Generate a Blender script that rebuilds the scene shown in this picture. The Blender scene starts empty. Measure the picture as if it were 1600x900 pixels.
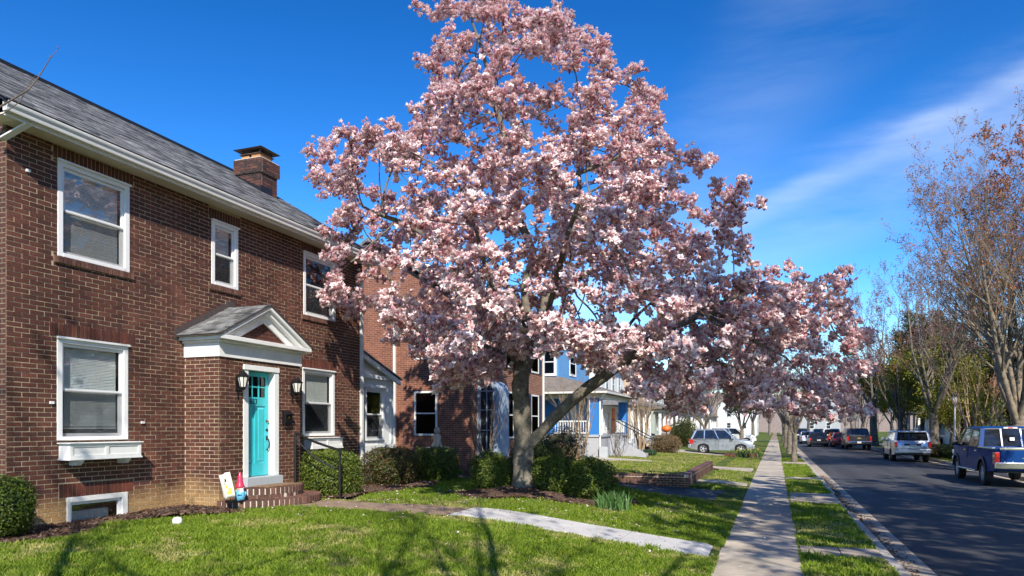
import bpy, bmesh, math, random
import numpy as np
from mathutils import Vector, Matrix, Quaternion
R = math.radians
rng = np.random.default_rng(7)
random.seed(7)
scn = bpy.context.scene
COL = scn.collection

# ------------------------------------------------------------------ camera, sky, sun, exposure
CAM_H = 2.0
YAW = math.atan(412 / 1100)
FWD = np.array([-math.sin(YAW), math.cos(YAW), 0.0])
RGT = np.array([math.cos(YAW), math.sin(YAW), 0.0])
UP = np.array([0, 0, 1.0])
cd = bpy.data.cameras.new('camera')
cam = bpy.data.objects.new('camera', cd)
COL.objects.link(cam)
cam.location = (0, 0, CAM_H)
cam.rotation_euler = (R(90), 0, YAW)
cd.sensor_width = 36.0
cd.lens = 36.0 * 1100 / 1600
cd.shift_y = (668 - 450) / 1600
cd.clip_end = 5000
cd.clip_start = 0.05
scn.camera = cam

SUN_TO = np.array([0.29, -0.507, 0.47]); SUN_TO = SUN_TO / np.linalg.norm(SUN_TO)
SUN_EL = math.asin(SUN_TO[2]); SUN_ROT = math.atan2(SUN_TO[0], SUN_TO[1])
sl = bpy.data.lights.new('sun', 'SUN')
sl.energy = 4.9; sl.angle = R(0.5); sl.color = (1.0, 0.93, 0.82)
so = bpy.data.objects.new('sun', sl); COL.objects.link(so)
so.rotation_euler = Vector(-SUN_TO).to_track_quat('-Z', 'Y').to_euler()
so.location = (20, -35, 30)

world = bpy.data.worlds.new('World'); scn.world = world
world.use_nodes = True
wn = world.node_tree.nodes; wl = world.node_tree.links
wn.clear()
w_out = wn.new('ShaderNodeOutputWorld'); w_bg = wn.new('ShaderNodeBackground')
sky = wn.new('ShaderNodeTexSky'); sky.sky_type = 'NISHITA'; sky.sun_disc = False
sky.sun_elevation = SUN_EL; sky.sun_rotation = SUN_ROT
sky.altitude = 0; sky.air_density = 1.0; sky.dust_density = 0.12; sky.ozone_density = 3.5
w_bg.inputs['Strength'].default_value = 0.125
hs = wn.new('ShaderNodeHueSaturation'); hs.inputs['Saturation'].default_value = 1.16; hs.inputs['Value'].default_value = 0.55
hs.inputs['Hue'].default_value = 0.502
gm = wn.new('ShaderNodeGamma'); gm.inputs['Gamma'].default_value = 1.5
wl.new(sky.outputs[0], gm.inputs['Color']); wl.new(gm.outputs[0], hs.inputs['Color'])

def pix_dir(px, py):
    v = RGT * (px - 800) / 1100 + FWD + UP * (668 - py) / 1100
    return v / np.linalg.norm(v)
# high cirrus: streaks lying along great circles of the sky
tc = wn.new('ShaderNodeTexCoord')
def cirrus(pa, pb, width, amp, nscale, seed, prev):
    n = np.cross(pix_dir(*pa), pix_dir(*pb)); n /= np.linalg.norm(n)
    nz = wn.new('ShaderNodeTexNoise'); nz.inputs['Scale'].default_value = nscale; nz.inputs['Detail'].default_value = 7
    nz.inputs['Roughness'].default_value = 0.6
    mp = wn.new('ShaderNodeMapping'); mp.inputs['Location'].default_value = (seed, seed * 2, 0)
    al = pix_dir(*pb) - pix_dir(*pa); al /= np.linalg.norm(al)
    mp.inputs['Rotation'].default_value = (0, math.asin(al[2]), -math.atan2(al[1], al[0]))
    mp.inputs['Scale'].default_value = (0.55, 3.2, 3.2)
    wl.new(tc.outputs['Generated'], mp.inputs['Vector']); wl.new(mp.outputs[0], nz.inputs['Vector'])
    dp = wn.new('ShaderNodeVectorMath'); dp.operation = 'DOT_PRODUCT'; dp.inputs[1].default_value = n
    wl.new(tc.outputs['Generated'], dp.inputs[0])
    wob = wn.new('ShaderNodeMath'); wob.operation = 'MULTIPLY_ADD'; wob.inputs[1].default_value = width * 1.2; 
    wl.new(nz.outputs['Fac'], wob.inputs[0]); wl.new(dp.outputs['Value'], wob.inputs[2])
    sh = wn.new('ShaderNodeMath'); sh.operation = 'SUBTRACT'; sh.inputs[1].default_value = width * 0.6
    wl.new(wob.outputs[0], sh.inputs[0])
    ab = wn.new('ShaderNodeMath'); ab.operation = 'ABSOLUTE'; wl.new(sh.outputs[0], ab.inputs[0])
    mr = wn.new('ShaderNodeMapRange'); mr.interpolation_type = 'SMOOTHERSTEP'
    mr.inputs['From Min'].default_value = 0; mr.inputs['From Max'].default_value = width
    mr.inputs['To Min'].default_value = amp; mr.inputs['To Max'].default_value = 0
    wl.new(ab.outputs[0], mr.inputs['Value'])
    n2 = wn.new('ShaderNodeMapRange'); n2.inputs['From Min'].default_value = 0.34; n2.inputs['From Max'].default_value = 0.70
    wl.new(nz.outputs['Fac'], n2.inputs['Value'])
    mu = wn.new('ShaderNodeMath'); mu.operation = 'MULTIPLY'; wl.new(mr.outputs[0], mu.inputs[0]); wl.new(n2.outputs[0], mu.inputs[1])
    mx = wn.new('ShaderNodeMix'); mx.data_type = 'RGBA'; mx.inputs['B'].default_value = (6.2, 6.9, 7.8, 1)
    wl.new(mu.outputs[0], mx.inputs['Factor']); wl.new(prev, mx.inputs['A'])
    return mx.outputs['Result']
o_ = cirrus((1180, 335), (1600, 120), 0.026, 0.30, 4.0, 1.3, hs.outputs[0])
o_ = cirrus((1180, 375), (1600, 200), 0.10, 0.30, 3.0, 4.1, o_)
o_ = cirrus((1060, 330), (1260, 40), 0.13, 0.16, 2.4, 7.7, o_)
wl.new(o_, w_bg.inputs['Color']); wl.new(w_bg.outputs[0], w_out.inputs['Surface'])

vs = scn.view_settings
vs.view_transform = 'Standard'; vs.look = 'None'; vs.gamma = 1.0; vs.use_curve_mapping = False
vs.exposure = 0.52
scn.cycles.use_denoising = True
scn.cycles.max_bounces = 6
scn.cycles.transparent_max_bounces = 12
scn.cycles.caustics_reflective = False; scn.cycles.caustics_refractive = False

# ------------------------------------------------------------------ measuring helpers
def on_x(px, py, X):
    """point of the plane X = const seen at photo pixel px,py"""
    k = (px - 800) / 1100
    Y = (k * X * -math.sin(YAW) - X * math.cos(YAW)) / (math.sin(YAW) - k * math.cos(YAW))
    d = -X * math.sin(YAW) + Y * math.cos(YAW)
    return np.array([X, Y, CAM_H + (668 - py) / 1100 * d])
def at_d(px, py, d):
    return np.array([0, 0, CAM_H]) + d * (FWD + RGT * (px - 800) / 1100 + UP * (668 - py) / 1100)
def on_z(px, py, z):
    return at_d(px, py, (CAM_H - z) * 1100 / (py - 668))
def dist(p): return float(np.dot(np.asarray(p)[:2], FWD[:2]))

# ------------------------------------------------------------------ materials
MATS = {}
def newmat(name):
    m = bpy.data.materials.new(name); m.use_nodes = True
    nt = m.node_tree; nt.nodes.clear()
    out = nt.nodes.new('ShaderNodeOutputMaterial')
    MATS[name] = m
    return m, nt.nodes, nt.links, out
def rgb(c): return (c[0], c[1], c[2], 1.0)
def pm(name, c, rough=0.6, var=0.18, scale=6.0, bump=0.0, bscale=60.0, metal=0.0, coat=0.0, c2=None, detail=5, spec=0.5, rnd=0.0):
    """plain procedural surface: two-tone noise colour, optional relief"""
    m, N, L, out = newmat(name)
    b = N.new('ShaderNodeBsdfPrincipled'); L.new(b.outputs[0], out.inputs['Surface'])
    g = N.new('ShaderNodeNewGeometry')
    nz = N.new('ShaderNodeTexNoise'); nz.inputs['Scale'].default_value = scale; nz.inputs['Detail'].default_value = detail
    nz.inputs['Roughness'].default_value = 0.65
    L.new(g.outputs['Position'], nz.inputs['Vector'])
    mr = N.new('ShaderNodeMapRange'); mr.inputs['From Min'].default_value = 0.3; mr.inputs['From Max'].default_value = 0.7
    L.new(nz.outputs['Fac'], mr.inputs['Value'])
    mx = N.new('ShaderNodeMix'); mx.data_type = 'RGBA'
    a = [x * (1 - var) for x in c]; bb = [min(1, x * (1 + var)) for x in c] if c2 is None else c2
    mx.inputs['A'].default_value = rgb(a); mx.inputs['B'].default_value = rgb(bb)
    L.new(mr.outputs[0], mx.inputs['Factor'])
    col = mx.outputs['Result']
    if rnd:
        oi = N.new('ShaderNodeObjectInfo')
        m2 = N.new('ShaderNodeMapRange'); m2.inputs['To Min'].default_value = 1 - rnd; m2.inputs['To Max'].default_value = 1 + rnd
        L.new(oi.outputs['Random'], m2.inputs['Value'])
        vm = N.new('ShaderNodeVectorMath'); vm.operation = 'SCALE'
        L.new(col, vm.inputs[0]); L.new(m2.outputs[0], vm.inputs['Scale']); col = vm.outputs[0]
    L.new(col, b.inputs['Base Color'])
    b.inputs['Roughness'].default_value = rough; b.inputs['Metallic'].default_value = metal
    b.inputs['Coat Weight'].default_value = coat; b.inputs['Coat Roughness'].default_value = 0.05
    b.inputs['Specular IOR Level'].default_value = spec
    if bump:
        n2 = N.new('ShaderNodeTexNoise'); n2.inputs['Scale'].default_value = bscale; n2.inputs['Detail'].default_value = 6
        L.new(g.outputs['Position'], n2.inputs['Vector'])
        bp = N.new('ShaderNodeBump'); bp.inputs['Strength'].default_value = bump; bp.inputs['Distance'].default_value = 0.02
        L.new(n2.outputs['Fac'], bp.inputs['Height']); L.new(bp.outputs[0], b.inputs['Normal'])
    return m
def ramp(N, stops):
    r = N.new('ShaderNodeValToRGB'); e = r.color_ramp.elements
    while len(e) < len(stops): e.new(0.5)
    for q, (p, c) in zip(e, stops): q.position = p; q.color = rgb(c)
    return r
def brick_mat(name, stops, tan=None, tan_z=None):
    """fired clay: one tone per brick (attribute or per object), speckle, optional earth-stained lowest courses"""
    m, N, L, out = newmat(name)
    b = N.new('ShaderNodeBsdfPrincipled'); L.new(b.outputs[0], out.inputs['Surface']); b.inputs['Roughness'].default_value = 0.75
    b.inputs['Specular IOR Level'].default_value = 0.35
    at = N.new('ShaderNodeAttribute'); at.attribute_name = 'tint'
    oi = N.new('ShaderNodeObjectInfo')
    ad = N.new('ShaderNodeMath'); L.new(at.outputs['Fac'], ad.inputs[0]); L.new(oi.outputs['Random'], ad.inputs[1])
    fr = N.new('ShaderNodeMath'); fr.operation = 'FRACT'; L.new(ad.outputs[0], fr.inputs[0])
    rp = ramp(N, stops); L.new(fr.outputs[0], rp.inputs[0])
    g = N.new('ShaderNodeNewGeometry')
    nz = N.new('ShaderNodeTexNoise'); nz.inputs['Scale'].default_value = 45; nz.inputs['Detail'].default_value = 6
    L.new(g.outputs['Position'], nz.inputs['Vector'])
    mr = N.new('ShaderNodeMapRange'); mr.inputs['To Min'].default_value = 0.55; mr.inputs['To Max'].default_value = 1.45
    mr.inputs['From Min'].default_value = 0.25; mr.inputs['From Max'].default_value = 0.75
    L.new(nz.outputs['Fac'], mr.inputs['Value'])
    vm = N.new('ShaderNodeVectorMath'); vm.operation = 'SCALE'; L.new(rp.outputs[0], vm.inputs[0]); L.new(mr.outputs[0], vm.inputs['Scale'])
    col = vm.outputs[0]
    # large weather patches
    n3 = N.new('ShaderNodeTexNoise'); n3.inputs['Scale'].default_value = 0.8; n3.inputs['Detail'].default_value = 4
    L.new(g.outputs['Position'], n3.inputs['Vector'])
    m3 = N.new('ShaderNodeMapRange'); m3.inputs['From Min'].default_value = 0.3; m3.inputs['From Max'].default_value = 0.7
    m3.inputs['To Min'].default_value = 0.66; m3.inputs['To Max'].default_value = 1.32
    L.new(n3.outputs['Fac'], m3.inputs['Value'])
    v3 = N.new('ShaderNodeVectorMath'); v3.operation = 'SCALE'; L.new(col, v3.inputs[0]); L.new(m3.outputs[0], v3.inputs['Scale']); col = v3.outputs[0]
    # rain streaks running down the wall
    mps = N.new('ShaderNodeMapping'); mps.inputs['Scale'].default_value = (5, 5, .45); L.new(g.outputs['Position'], mps.inputs['Vector'])
    n5 = N.new('ShaderNodeTexNoise'); n5.inputs['Scale'].default_value = 1.0; n5.inputs['Detail'].default_value = 4; L.new(mps.outputs[0], n5.inputs['Vector'])
    m5 = N.new('ShaderNodeMapRange'); m5.inputs['From Min'].default_value = .35; m5.inputs['From Max'].default_value = .65; m5.inputs['To Min'].default_value = .80; m5.inputs['To Max'].default_value = 1.12; L.new(n5.outputs['Fac'], m5.inputs['Value'])
    v5 = N.new('ShaderNodeVectorMath'); v5.operation = 'SCALE'; L.new(col, v5.inputs[0]); L.new(m5.outputs[0], v5.inputs['Scale']); col = v5.outputs[0]
    if tan:
        sp = N.new('ShaderNodeSeparateXYZ'); L.new(g.outputs['Position'], sp.inputs[0])
        n4 = N.new('ShaderNodeTexNoise'); n4.inputs['Scale'].default_value = 1.3; n4.inputs['Detail'].default_value = 5
        L.new(g.outputs['Position'], n4.inputs['Vector'])
        ma = N.new('ShaderNodeMath'); ma.operation = 'MULTIPLY_ADD'; ma.inputs[1].default_value = 0.9
        L.new(n4.outputs['Fac'], ma.inputs[0]); L.new(sp.outputs['Z'], ma.inputs[2])
        mf = N.new('ShaderNodeMapRange'); mf.inputs['From Min'].default_value = tan_z + 0.30; mf.inputs['From Max'].default_value = tan_z + 0.66
        mf.inputs['To Min'].default_value = 0.92; mf.inputs['To Max'].default_value = 0
        L.new(ma.outputs[0], mf.inputs['Value'])
        vt = N.new('ShaderNodeVectorMath'); vt.operation = 'SCALE'; vt.inputs[0].default_value = tan; L.new(mr.outputs[0], vt.inputs['Scale'])
        mx = N.new('ShaderNodeMix'); mx.data_type = 'RGBA'; L.new(mf.outputs[0], mx.inputs['Factor']); L.new(col, mx.inputs['A']); L.new(vt.outputs[0], mx.inputs['B'])
        col = mx.outputs['Result']
    L.new(col, b.inputs['Base Color'])
    bp = N.new('ShaderNodeBump'); bp.inputs['Strength'].default_value = 0.5; bp.inputs['Distance'].default_value = 0.004
    L.new(nz.outputs['Fac'], bp.inputs['Height']); L.new(bp.outputs[0], b.inputs['Normal'])
    return m
def flat_brick_mat(name, c1, c2, mortar, bw=0.228, bh=0.073, ms=0.01):
    m, N, L, out = newmat(name)
    b = N.new('ShaderNodeBsdfPrincipled'); L.new(b.outputs[0], out.inputs['Surface']); b.inputs['Roughness'].default_value = 0.8
    g = N.new('ShaderNodeNewGeometry'); sp = N.new('ShaderNodeSeparateXYZ'); L.new(g.outputs['Position'], sp.inputs[0])
    ad = N.new('ShaderNodeMath'); L.new(sp.outputs['X'], ad.inputs[0]); L.new(sp.outputs['Y'], ad.inputs[1])
    cb = N.new('ShaderNodeCombineXYZ'); L.new(ad.outputs[0], cb.inputs['X']); L.new(sp.outputs['Z'], cb.inputs['Y'])
    bt = N.new('ShaderNodeTexBrick'); L.new(cb.outputs[0], bt.inputs['Vector'])
    bt.inputs['Color1'].default_value = rgb(c1); bt.inputs['Color2'].default_value = rgb(c2); bt.inputs['Mortar'].default_value = rgb(mortar)
    bt.inputs['Scale'].default_value = 1.0; bt.inputs['Mortar Size'].default_value = ms * 0.5
    bt.inputs['Brick Width'].default_value = bw; bt.inputs['Row Height'].default_value = bh; bt.inputs['Mortar Smooth'].default_value = 0.1
    nz = N.new('ShaderNodeTexNoise'); nz.inputs['Scale'].default_value = 5; L.new(g.outputs['Position'], nz.inputs['Vector'])
    mr = N.new('ShaderNodeMapRange'); mr.inputs['To Min'].default_value = 0.6; mr.inputs['To Max'].default_value = 1.4; L.new(nz.outputs['Fac'], mr.inputs['Value'])
    vm = N.new('ShaderNodeVectorMath'); vm.operation = 'SCALE'; L.new(bt.outputs['Color'], vm.inputs[0]); L.new(mr.outputs[0], vm.inputs['Scale'])
    L.new(vm.outputs[0], b.inputs['Base Color'])
    bp = N.new('ShaderNodeBump'); bp.inputs['Strength'].default_value = 0.6; bp.inputs['Distance'].default_value = 0.008; bp.invert = True
    L.new(bt.outputs['Fac'], bp.inputs['Height']); L.new(bp.outputs[0], b.inputs['Normal'])
    return m
def attr_mat(name, rough=0.6, trans=0.0, spec=0.3, gain=1.0, trans_tint=(1, 1, 1)):
    """colour carried by the piece itself (attribute Col), with optional thin-leaf translucency"""
    m, N, L, out = newmat(name)
    at = N.new('ShaderNodeAttribute'); at.attribute_name = 'Col'
    b = N.new('ShaderNodeBsdfPrincipled'); b.inputs['Roughness'].default_value = rough; b.inputs['Specular IOR Level'].default_value = spec
    L.new(at.outputs['Color'], b.inputs['Base Color'])
    if trans:
        t = N.new('ShaderNodeBsdfTranslucent')
        mt = N.new('ShaderNodeMix'); mt.data_type = 'RGBA'; mt.blend_type = 'MULTIPLY'; mt.inputs['Factor'].default_value = 1
        L.new(at.outputs['Color'], mt.inputs['A']); mt.inputs['B'].default_value = rgb(trans_tint)
        L.new(mt.outputs['Result'], t.inputs['Color'])
        ms = N.new('ShaderNodeMixShader'); ms.inputs[0].default_value = trans
        L.new(b.outputs[0], ms.inputs[1]); L.new(t.outputs[0], ms.inputs[2]); L.new(ms.outputs[0], out.inputs['Surface'])
    else: L.new(b.outputs[0], out.inputs['Surface'])
    return m
def glass_mat(name, tint=(0.9, 0.95, 0.95), refl=1.0, dark=0.0):
    m, N, L, out = newmat(name)
    tr = N.new('ShaderNodeBsdfTransparent'); tr.inputs[0].default_value = rgb(tint)
    gl = N.new('ShaderNodeBsdfGlossy'); gl.inputs['Roughness'].default_value = 0.015
    g = N.new('ShaderNodeNewGeometry'); nz = N.new('ShaderNodeTexNoise'); nz.inputs['Scale'].default_value = 1.5
    L.new(g.outputs['Position'], nz.inputs['Vector'])
    bp = N.new('ShaderNodeBump'); bp.inputs['Strength'].default_value = 0.04; L.new(nz.outputs['Fac'], bp.inputs['Height']); L.new(bp.outputs[0], gl.inputs['Normal'])
    fr = N.new('ShaderNodeFresnel'); fr.inputs[0].default_value = 1.75
    mu = N.new('ShaderNodeMath'); mu.operation = 'MULTIPLY'; mu.inputs[1].default_value = refl; mu.use_clamp = True; L.new(fr.outputs[0], mu.inputs[0])
    bf = N.new('ShaderNodeMath'); bf.operation = 'SUBTRACT'; bf.inputs[0].default_value = 1; L.new(g.outputs['Backfacing'], bf.inputs[1])
    m2 = N.new('ShaderNodeMath'); m2.operation = 'MULTIPLY'; L.new(mu.outputs[0], m2.inputs[0]); L.new(bf.outputs[0], m2.inputs[1]); mu = m2
    ms = N.new('ShaderNodeMixShader'); L.new(mu.outputs[0], ms.inputs[0]); L.new(tr.outputs[0], ms.inputs[1]); L.new(gl.outputs[0], ms.inputs[2])
    L.new(ms.outputs[0], out.inputs['Surface'])
    return m

BR = [(0.0, (0.070, 0.027, 0.019)), (0.22, (0.104, 0.037, 0.025)), (0.45, (0.082, 0.030, 0.022)), (0.62, (0.122, 0.044, 0.030)), (0.8, (0.074, 0.031, 0.025)), (0.93, (0.132, 0.048, 0.033))]
brick_mat('brick_clay', BR, tan=(0.38, 0.235, 0.10), tan_z=0.78)
brick_mat('brick_step', [(0.0, (0.095, 0.048, 0.036)), (0.3, (0.15, 0.072, 0.05)), (0.6, (0.12, 0.062, 0.05)), (0.9, (0.18, 0.09, 0.065))])
brick_mat('brick_chimney', [(0.0, (0.075, 0.035, 0.028)), (0.4, (0.13, 0.055, 0.038)), (0.8, (0.05, 0.03, 0.027))])
pm('vestibule_shaded_white', (0.30, 0.37, 0.46), 0.5, 0.08, 3)  # white paint with the magnolia's shade mixed into a blue-grey tone
brick_mat('brick_soldier', [(0.0, (0.10, 0.030, 0.020)), (0.4, (0.15, 0.045, 0.028)), (0.8, (0.08, 0.028, 0.02))], tan=(0.28, 0.15, 0.06), tan_z=0.62)
brick_mat('brick_red', [(0.0, (0.14, 0.05, 0.035)), (0.4, (0.2, 0.075, 0.05)), (0.8, (0.11, 0.045, 0.035))])
brick_mat('shingle', [(0.0, (0.075, 0.076, 0.075)), (0.2, (0.17, 0.17, 0.166)), (0.4, (0.11, 0.111, 0.109)), (0.6, (0.24, 0.24, 0.234)), (0.8, (0.15, 0.15, 0.147)), (0.95, (0.06, 0.061, 0.061))])
flat_brick_mat('brickwork_far', (0.26, 0.085, 0.045), (0.17, 0.055, 0.032), (0.42, 0.33, 0.24))
flat_brick_mat('brickwork_side', (0.10, 0.032, 0.02), (0.065, 0.022, 0.015), (0.3, 0.24, 0.15))
pm('mortar', (0.48, 0.39, 0.25), 0.9, 0.2, 12, 0.3, 90)
pm('mortar_grey', (0.60, 0.53, 0.42), 0.9, 0.25, 12, 0.3, 90)
pm('white_paint', (0.77, 0.77, 0.74), 0.45, 0.07, 4)
pm('white_vinyl', (0.80, 0.80, 0.79), 0.35, 0.03, 2)
pm('cream_soffit', (0.68, 0.63, 0.50), 0.5, 0.05, 3)
pm('gutter_white', (0.72, 0.71, 0.67), 0.3, 0.06, 5)
pm('grey_paint', (0.42, 0.45, 0.47), 0.5, 0.06, 5)
pm('flashing', (0.075, 0.06, 0.055), 0.5, 0.2, 6)
pm('black_flashing', (0.010, 0.010, 0.012), 0.5, 0.2, 6)
pm('teal_paint', (0.045, 0.50, 0.55), 0.38, 0.10, 3, coat=0.2)
pm('black_iron', (0.008, 0.008, 0.009), 0.35, 0.2, 9)
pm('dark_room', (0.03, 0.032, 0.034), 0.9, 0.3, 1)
pm('blind_white', (0.82, 0.83, 0.78), 0.6, 0.04, 4)
pm('curtain', (0.5, 0.52, 0.56), 0.8, 0.1, 4)
pm('brass', (0.55, 0.36, 0.12), 0.25, 0.1, 9, metal=1.0)
pm('flue_clay', (0.48, 0.23, 0.09), 0.8, 0.2, 9)
pm('rust_metal', (0.12, 0.085, 0.07), 0.6, 0.35, 9, metal=0.4)
pm('frosted_lamp', (0.70, 0.68, 0.60), 0.3, 0.05, 5)
pm('mulch', (0.085, 0.050, 0.035), 0.95, 0.5, 25, 1.0, 60, c2=(0.17, 0.105, 0.075))
pm('concrete', (0.43, 0.37, 0.285), 0.85, 0.30, 1.6, 0.25, 120, rnd=0.10)
pm('concrete_pale', (0.50, 0.49, 0.47), 0.85, 0.15, 2.5, 0.25, 120)
pm('concrete_tan', (0.40, 0.33, 0.25), 0.9, 0.25, 2.2, 0.3, 90, rnd=0.12)
pm('kerb_stone', (0.42, 0.38, 0.32), 0.85, 0.25, 3.5, 0.3, 90, rnd=0.12)
pm('path_earth', (0.27, 0.19, 0.13), 0.95, 0.3, 7, 0.6, 70)
pm('bark_magnolia', (0.085, 0.070, 0.052), 0.9, 0.3, 7, 1.0, 24, c2=(0.25, 0.22, 0.17))
pm('bark_grey', (0.10, 0.08, 0.062), 0.9, 0.3, 5, 1.0, 20, c2=(0.27, 0.225, 0.165))
pm('bark_maple', (0.15, 0.115, 0.08), 0.9, 0.3, 5, 1.0, 20, c2=(0.36, 0.285, 0.195))
pm('bark_tan', (0.32, 0.20, 0.11), 0.85, 0.35, 6, 0.6, 22, c2=(0.50, 0.36, 0.22))
pm('twig', (0.115, 0.085, 0.066), 0.85, 0.3, 9)
pm('tyre', (0.012, 0.012, 0.013), 0.8, 0.2, 12)
pm('alloy', (0.55, 0.56, 0.58), 0.35, 0.05, 9, metal=0.25)
pm('chrome', (0.75, 0.76, 0.78), 0.12, 0.03, 9, metal=1.0)
pm('black_plastic', (0.015, 0.015, 0.016), 0.5, 0.15, 9)
pm('paint_blue', (0.004, 0.045, 0.18), 0.5, 0.05, 3, metal=0.0, coat=0.06, spec=0.12)
pm('paint_dark', (0.018, 0.020, 0.024), 0.25, 0.1, 3, metal=0.3, coat=1.0)
pm('paint_silver', (0.50, 0.53, 0.58), 0.28, 0.04, 3, metal=0.65, coat=1.0)
pm('paint_lavender_silver', (0.46, 0.50, 0.60), 0.28, 0.04, 3, metal=0.55, coat=1.0)
pm('paint_white', (0.75, 0.76, 0.78), 0.3, 0.03, 3, coat=1.0)
pm('paint_red', (0.22, 0.02, 0.02), 0.3, 0.05, 3, coat=1.0)
pm('paint_graphite', (0.045, 0.045, 0.05), 0.3, 0.06, 3, metal=0.4, coat=0.8)
pm('tail_red', (0.55, 0.015, 0.012), 0.2, 0.1, 20, coat=1.0)
pm('lamp_clear', (0.75, 0.77, 0.8), 0.12, 0.05, 20, coat=1.0)
pm('plate_white', (0.72, 0.72, 0.68), 0.4, 0.05, 20)
pm('orange', (0.75, 0.16, 0.02), 0.5, 0.12, 9)
pm('gold', (0.65, 0.45, 0.12), 0.3, 0.05, 9, metal=0.7)
pm('gnome_hat', (0.62, 0.03, 0.09), 0.35, 0.06, 9, coat=0.4)
pm('gnome_blue', (0.12, 0.42, 0.62), 0.35, 0.06, 9, coat=0.4)
pm('gnome_skin', (0.62, 0.40, 0.28), 0.5, 0.06, 9)
pm('gnome_beard', (0.74, 0.76, 0.78), 0.5, 0.06, 9)
pm('flag_cream', (0.74, 0.70, 0.58), 0.8, 0.06, 9)
pm('flag_black', (0.03, 0.03, 0.03), 0.8, 0.1, 9)
pm('flag_yellow', (0.66, 0.52, 0.08), 0.8, 0.1, 9)
pm('mat_brown', (0.19, 0.11, 0.055), 0.95, 0.5, 30, 0.5, 90, c2=(0.34, 0.22, 0.12))
pm('siding_blue', (0.035, 0.20, 0.55), 0.55, 0.06, 3)
pm('siding_sunlit_blue', (0.13, 0.33, 0.60), 0.55, 0.06, 3)  # same blue siding, made paler to carry sunlight on the upper wall
pm('siding_white', (0.72, 0.73, 0.72), 0.6, 0.05, 3)
pm('siding_beige', (0.55, 0.42, 0.30), 0.6, 0.06, 3)
pm('siding_green', (0.36, 0.42, 0.38), 0.6, 0.06, 3)
pm('siding_grey', (0.36, 0.37, 0.37), 0.6, 0.06, 3)
pm('stucco_grey', (0.40, 0.40, 0.42), 0.9, 0.08, 3, 0.2, 60)
pm('stucco_white', (0.70, 0.70, 0.68), 0.9, 0.06, 3, 0.2, 60)
pm('roof_brown', (0.165, 0.14, 0.12), 0.9, 0.3, 5, 0.5, 25)
pm('roof_grey', (0.17, 0.17, 0.175), 0.9, 0.3, 5, 0.5, 25)
pm('shutter_navy', (0.02, 0.03, 0.06), 0.5, 0.1, 5)
pm('green_bin', (0.015, 0.02, 0.016), 0.5, 0.1, 9)
pm('blue_plastic', (0.03, 0.08, 0.45), 0.4, 0.1, 9)
pm('stone_pale', (0.38, 0.36, 0.33), 0.85, 0.25, 9, 0.4, 50)
pm('clutter_yellow', (0.6, 0.5, 0.05), 0.6, 0.1, 9)
pm('far_brown', (0.21, 0.165, 0.14), 0.95, 0.4, 3)
glass_mat('window_glass', (0.95, 0.97, 0.97), 2.3)
glass_mat('dark_glass', (0.10, 0.11, 0.12), 1.0)
def screen_mat():
    m, N, L, out = newmat('insect_screen'); tr = N.new('ShaderNodeBsdfTransparent'); b = N.new('ShaderNodeBsdfDiffuse'); b.inputs[0].default_value = (.05, .055, .06, 1)
    ms = N.new('ShaderNodeMixShader'); ms.inputs[0].default_value = .38; L.new(tr.outputs[0], ms.inputs[1]); L.new(b.outputs[0], ms.inputs[2]); L.new(ms.outputs[0], out.inputs['Surface'])
screen_mat()
attr_mat('petal', 0.5, 0.24, 0.3, 1, (1, 0.86, 0.86))
attr_mat('leaf', 0.45, 0.25, 0.4, 1, (0.9, 1.0, 0.4))
attr_mat('grass_blade', 0.6, 0.35, 0.25, 1, (0.9, 1.0, 0.35))
attr_mat('bud', 0.6, 0.3, 0.3)

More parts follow.
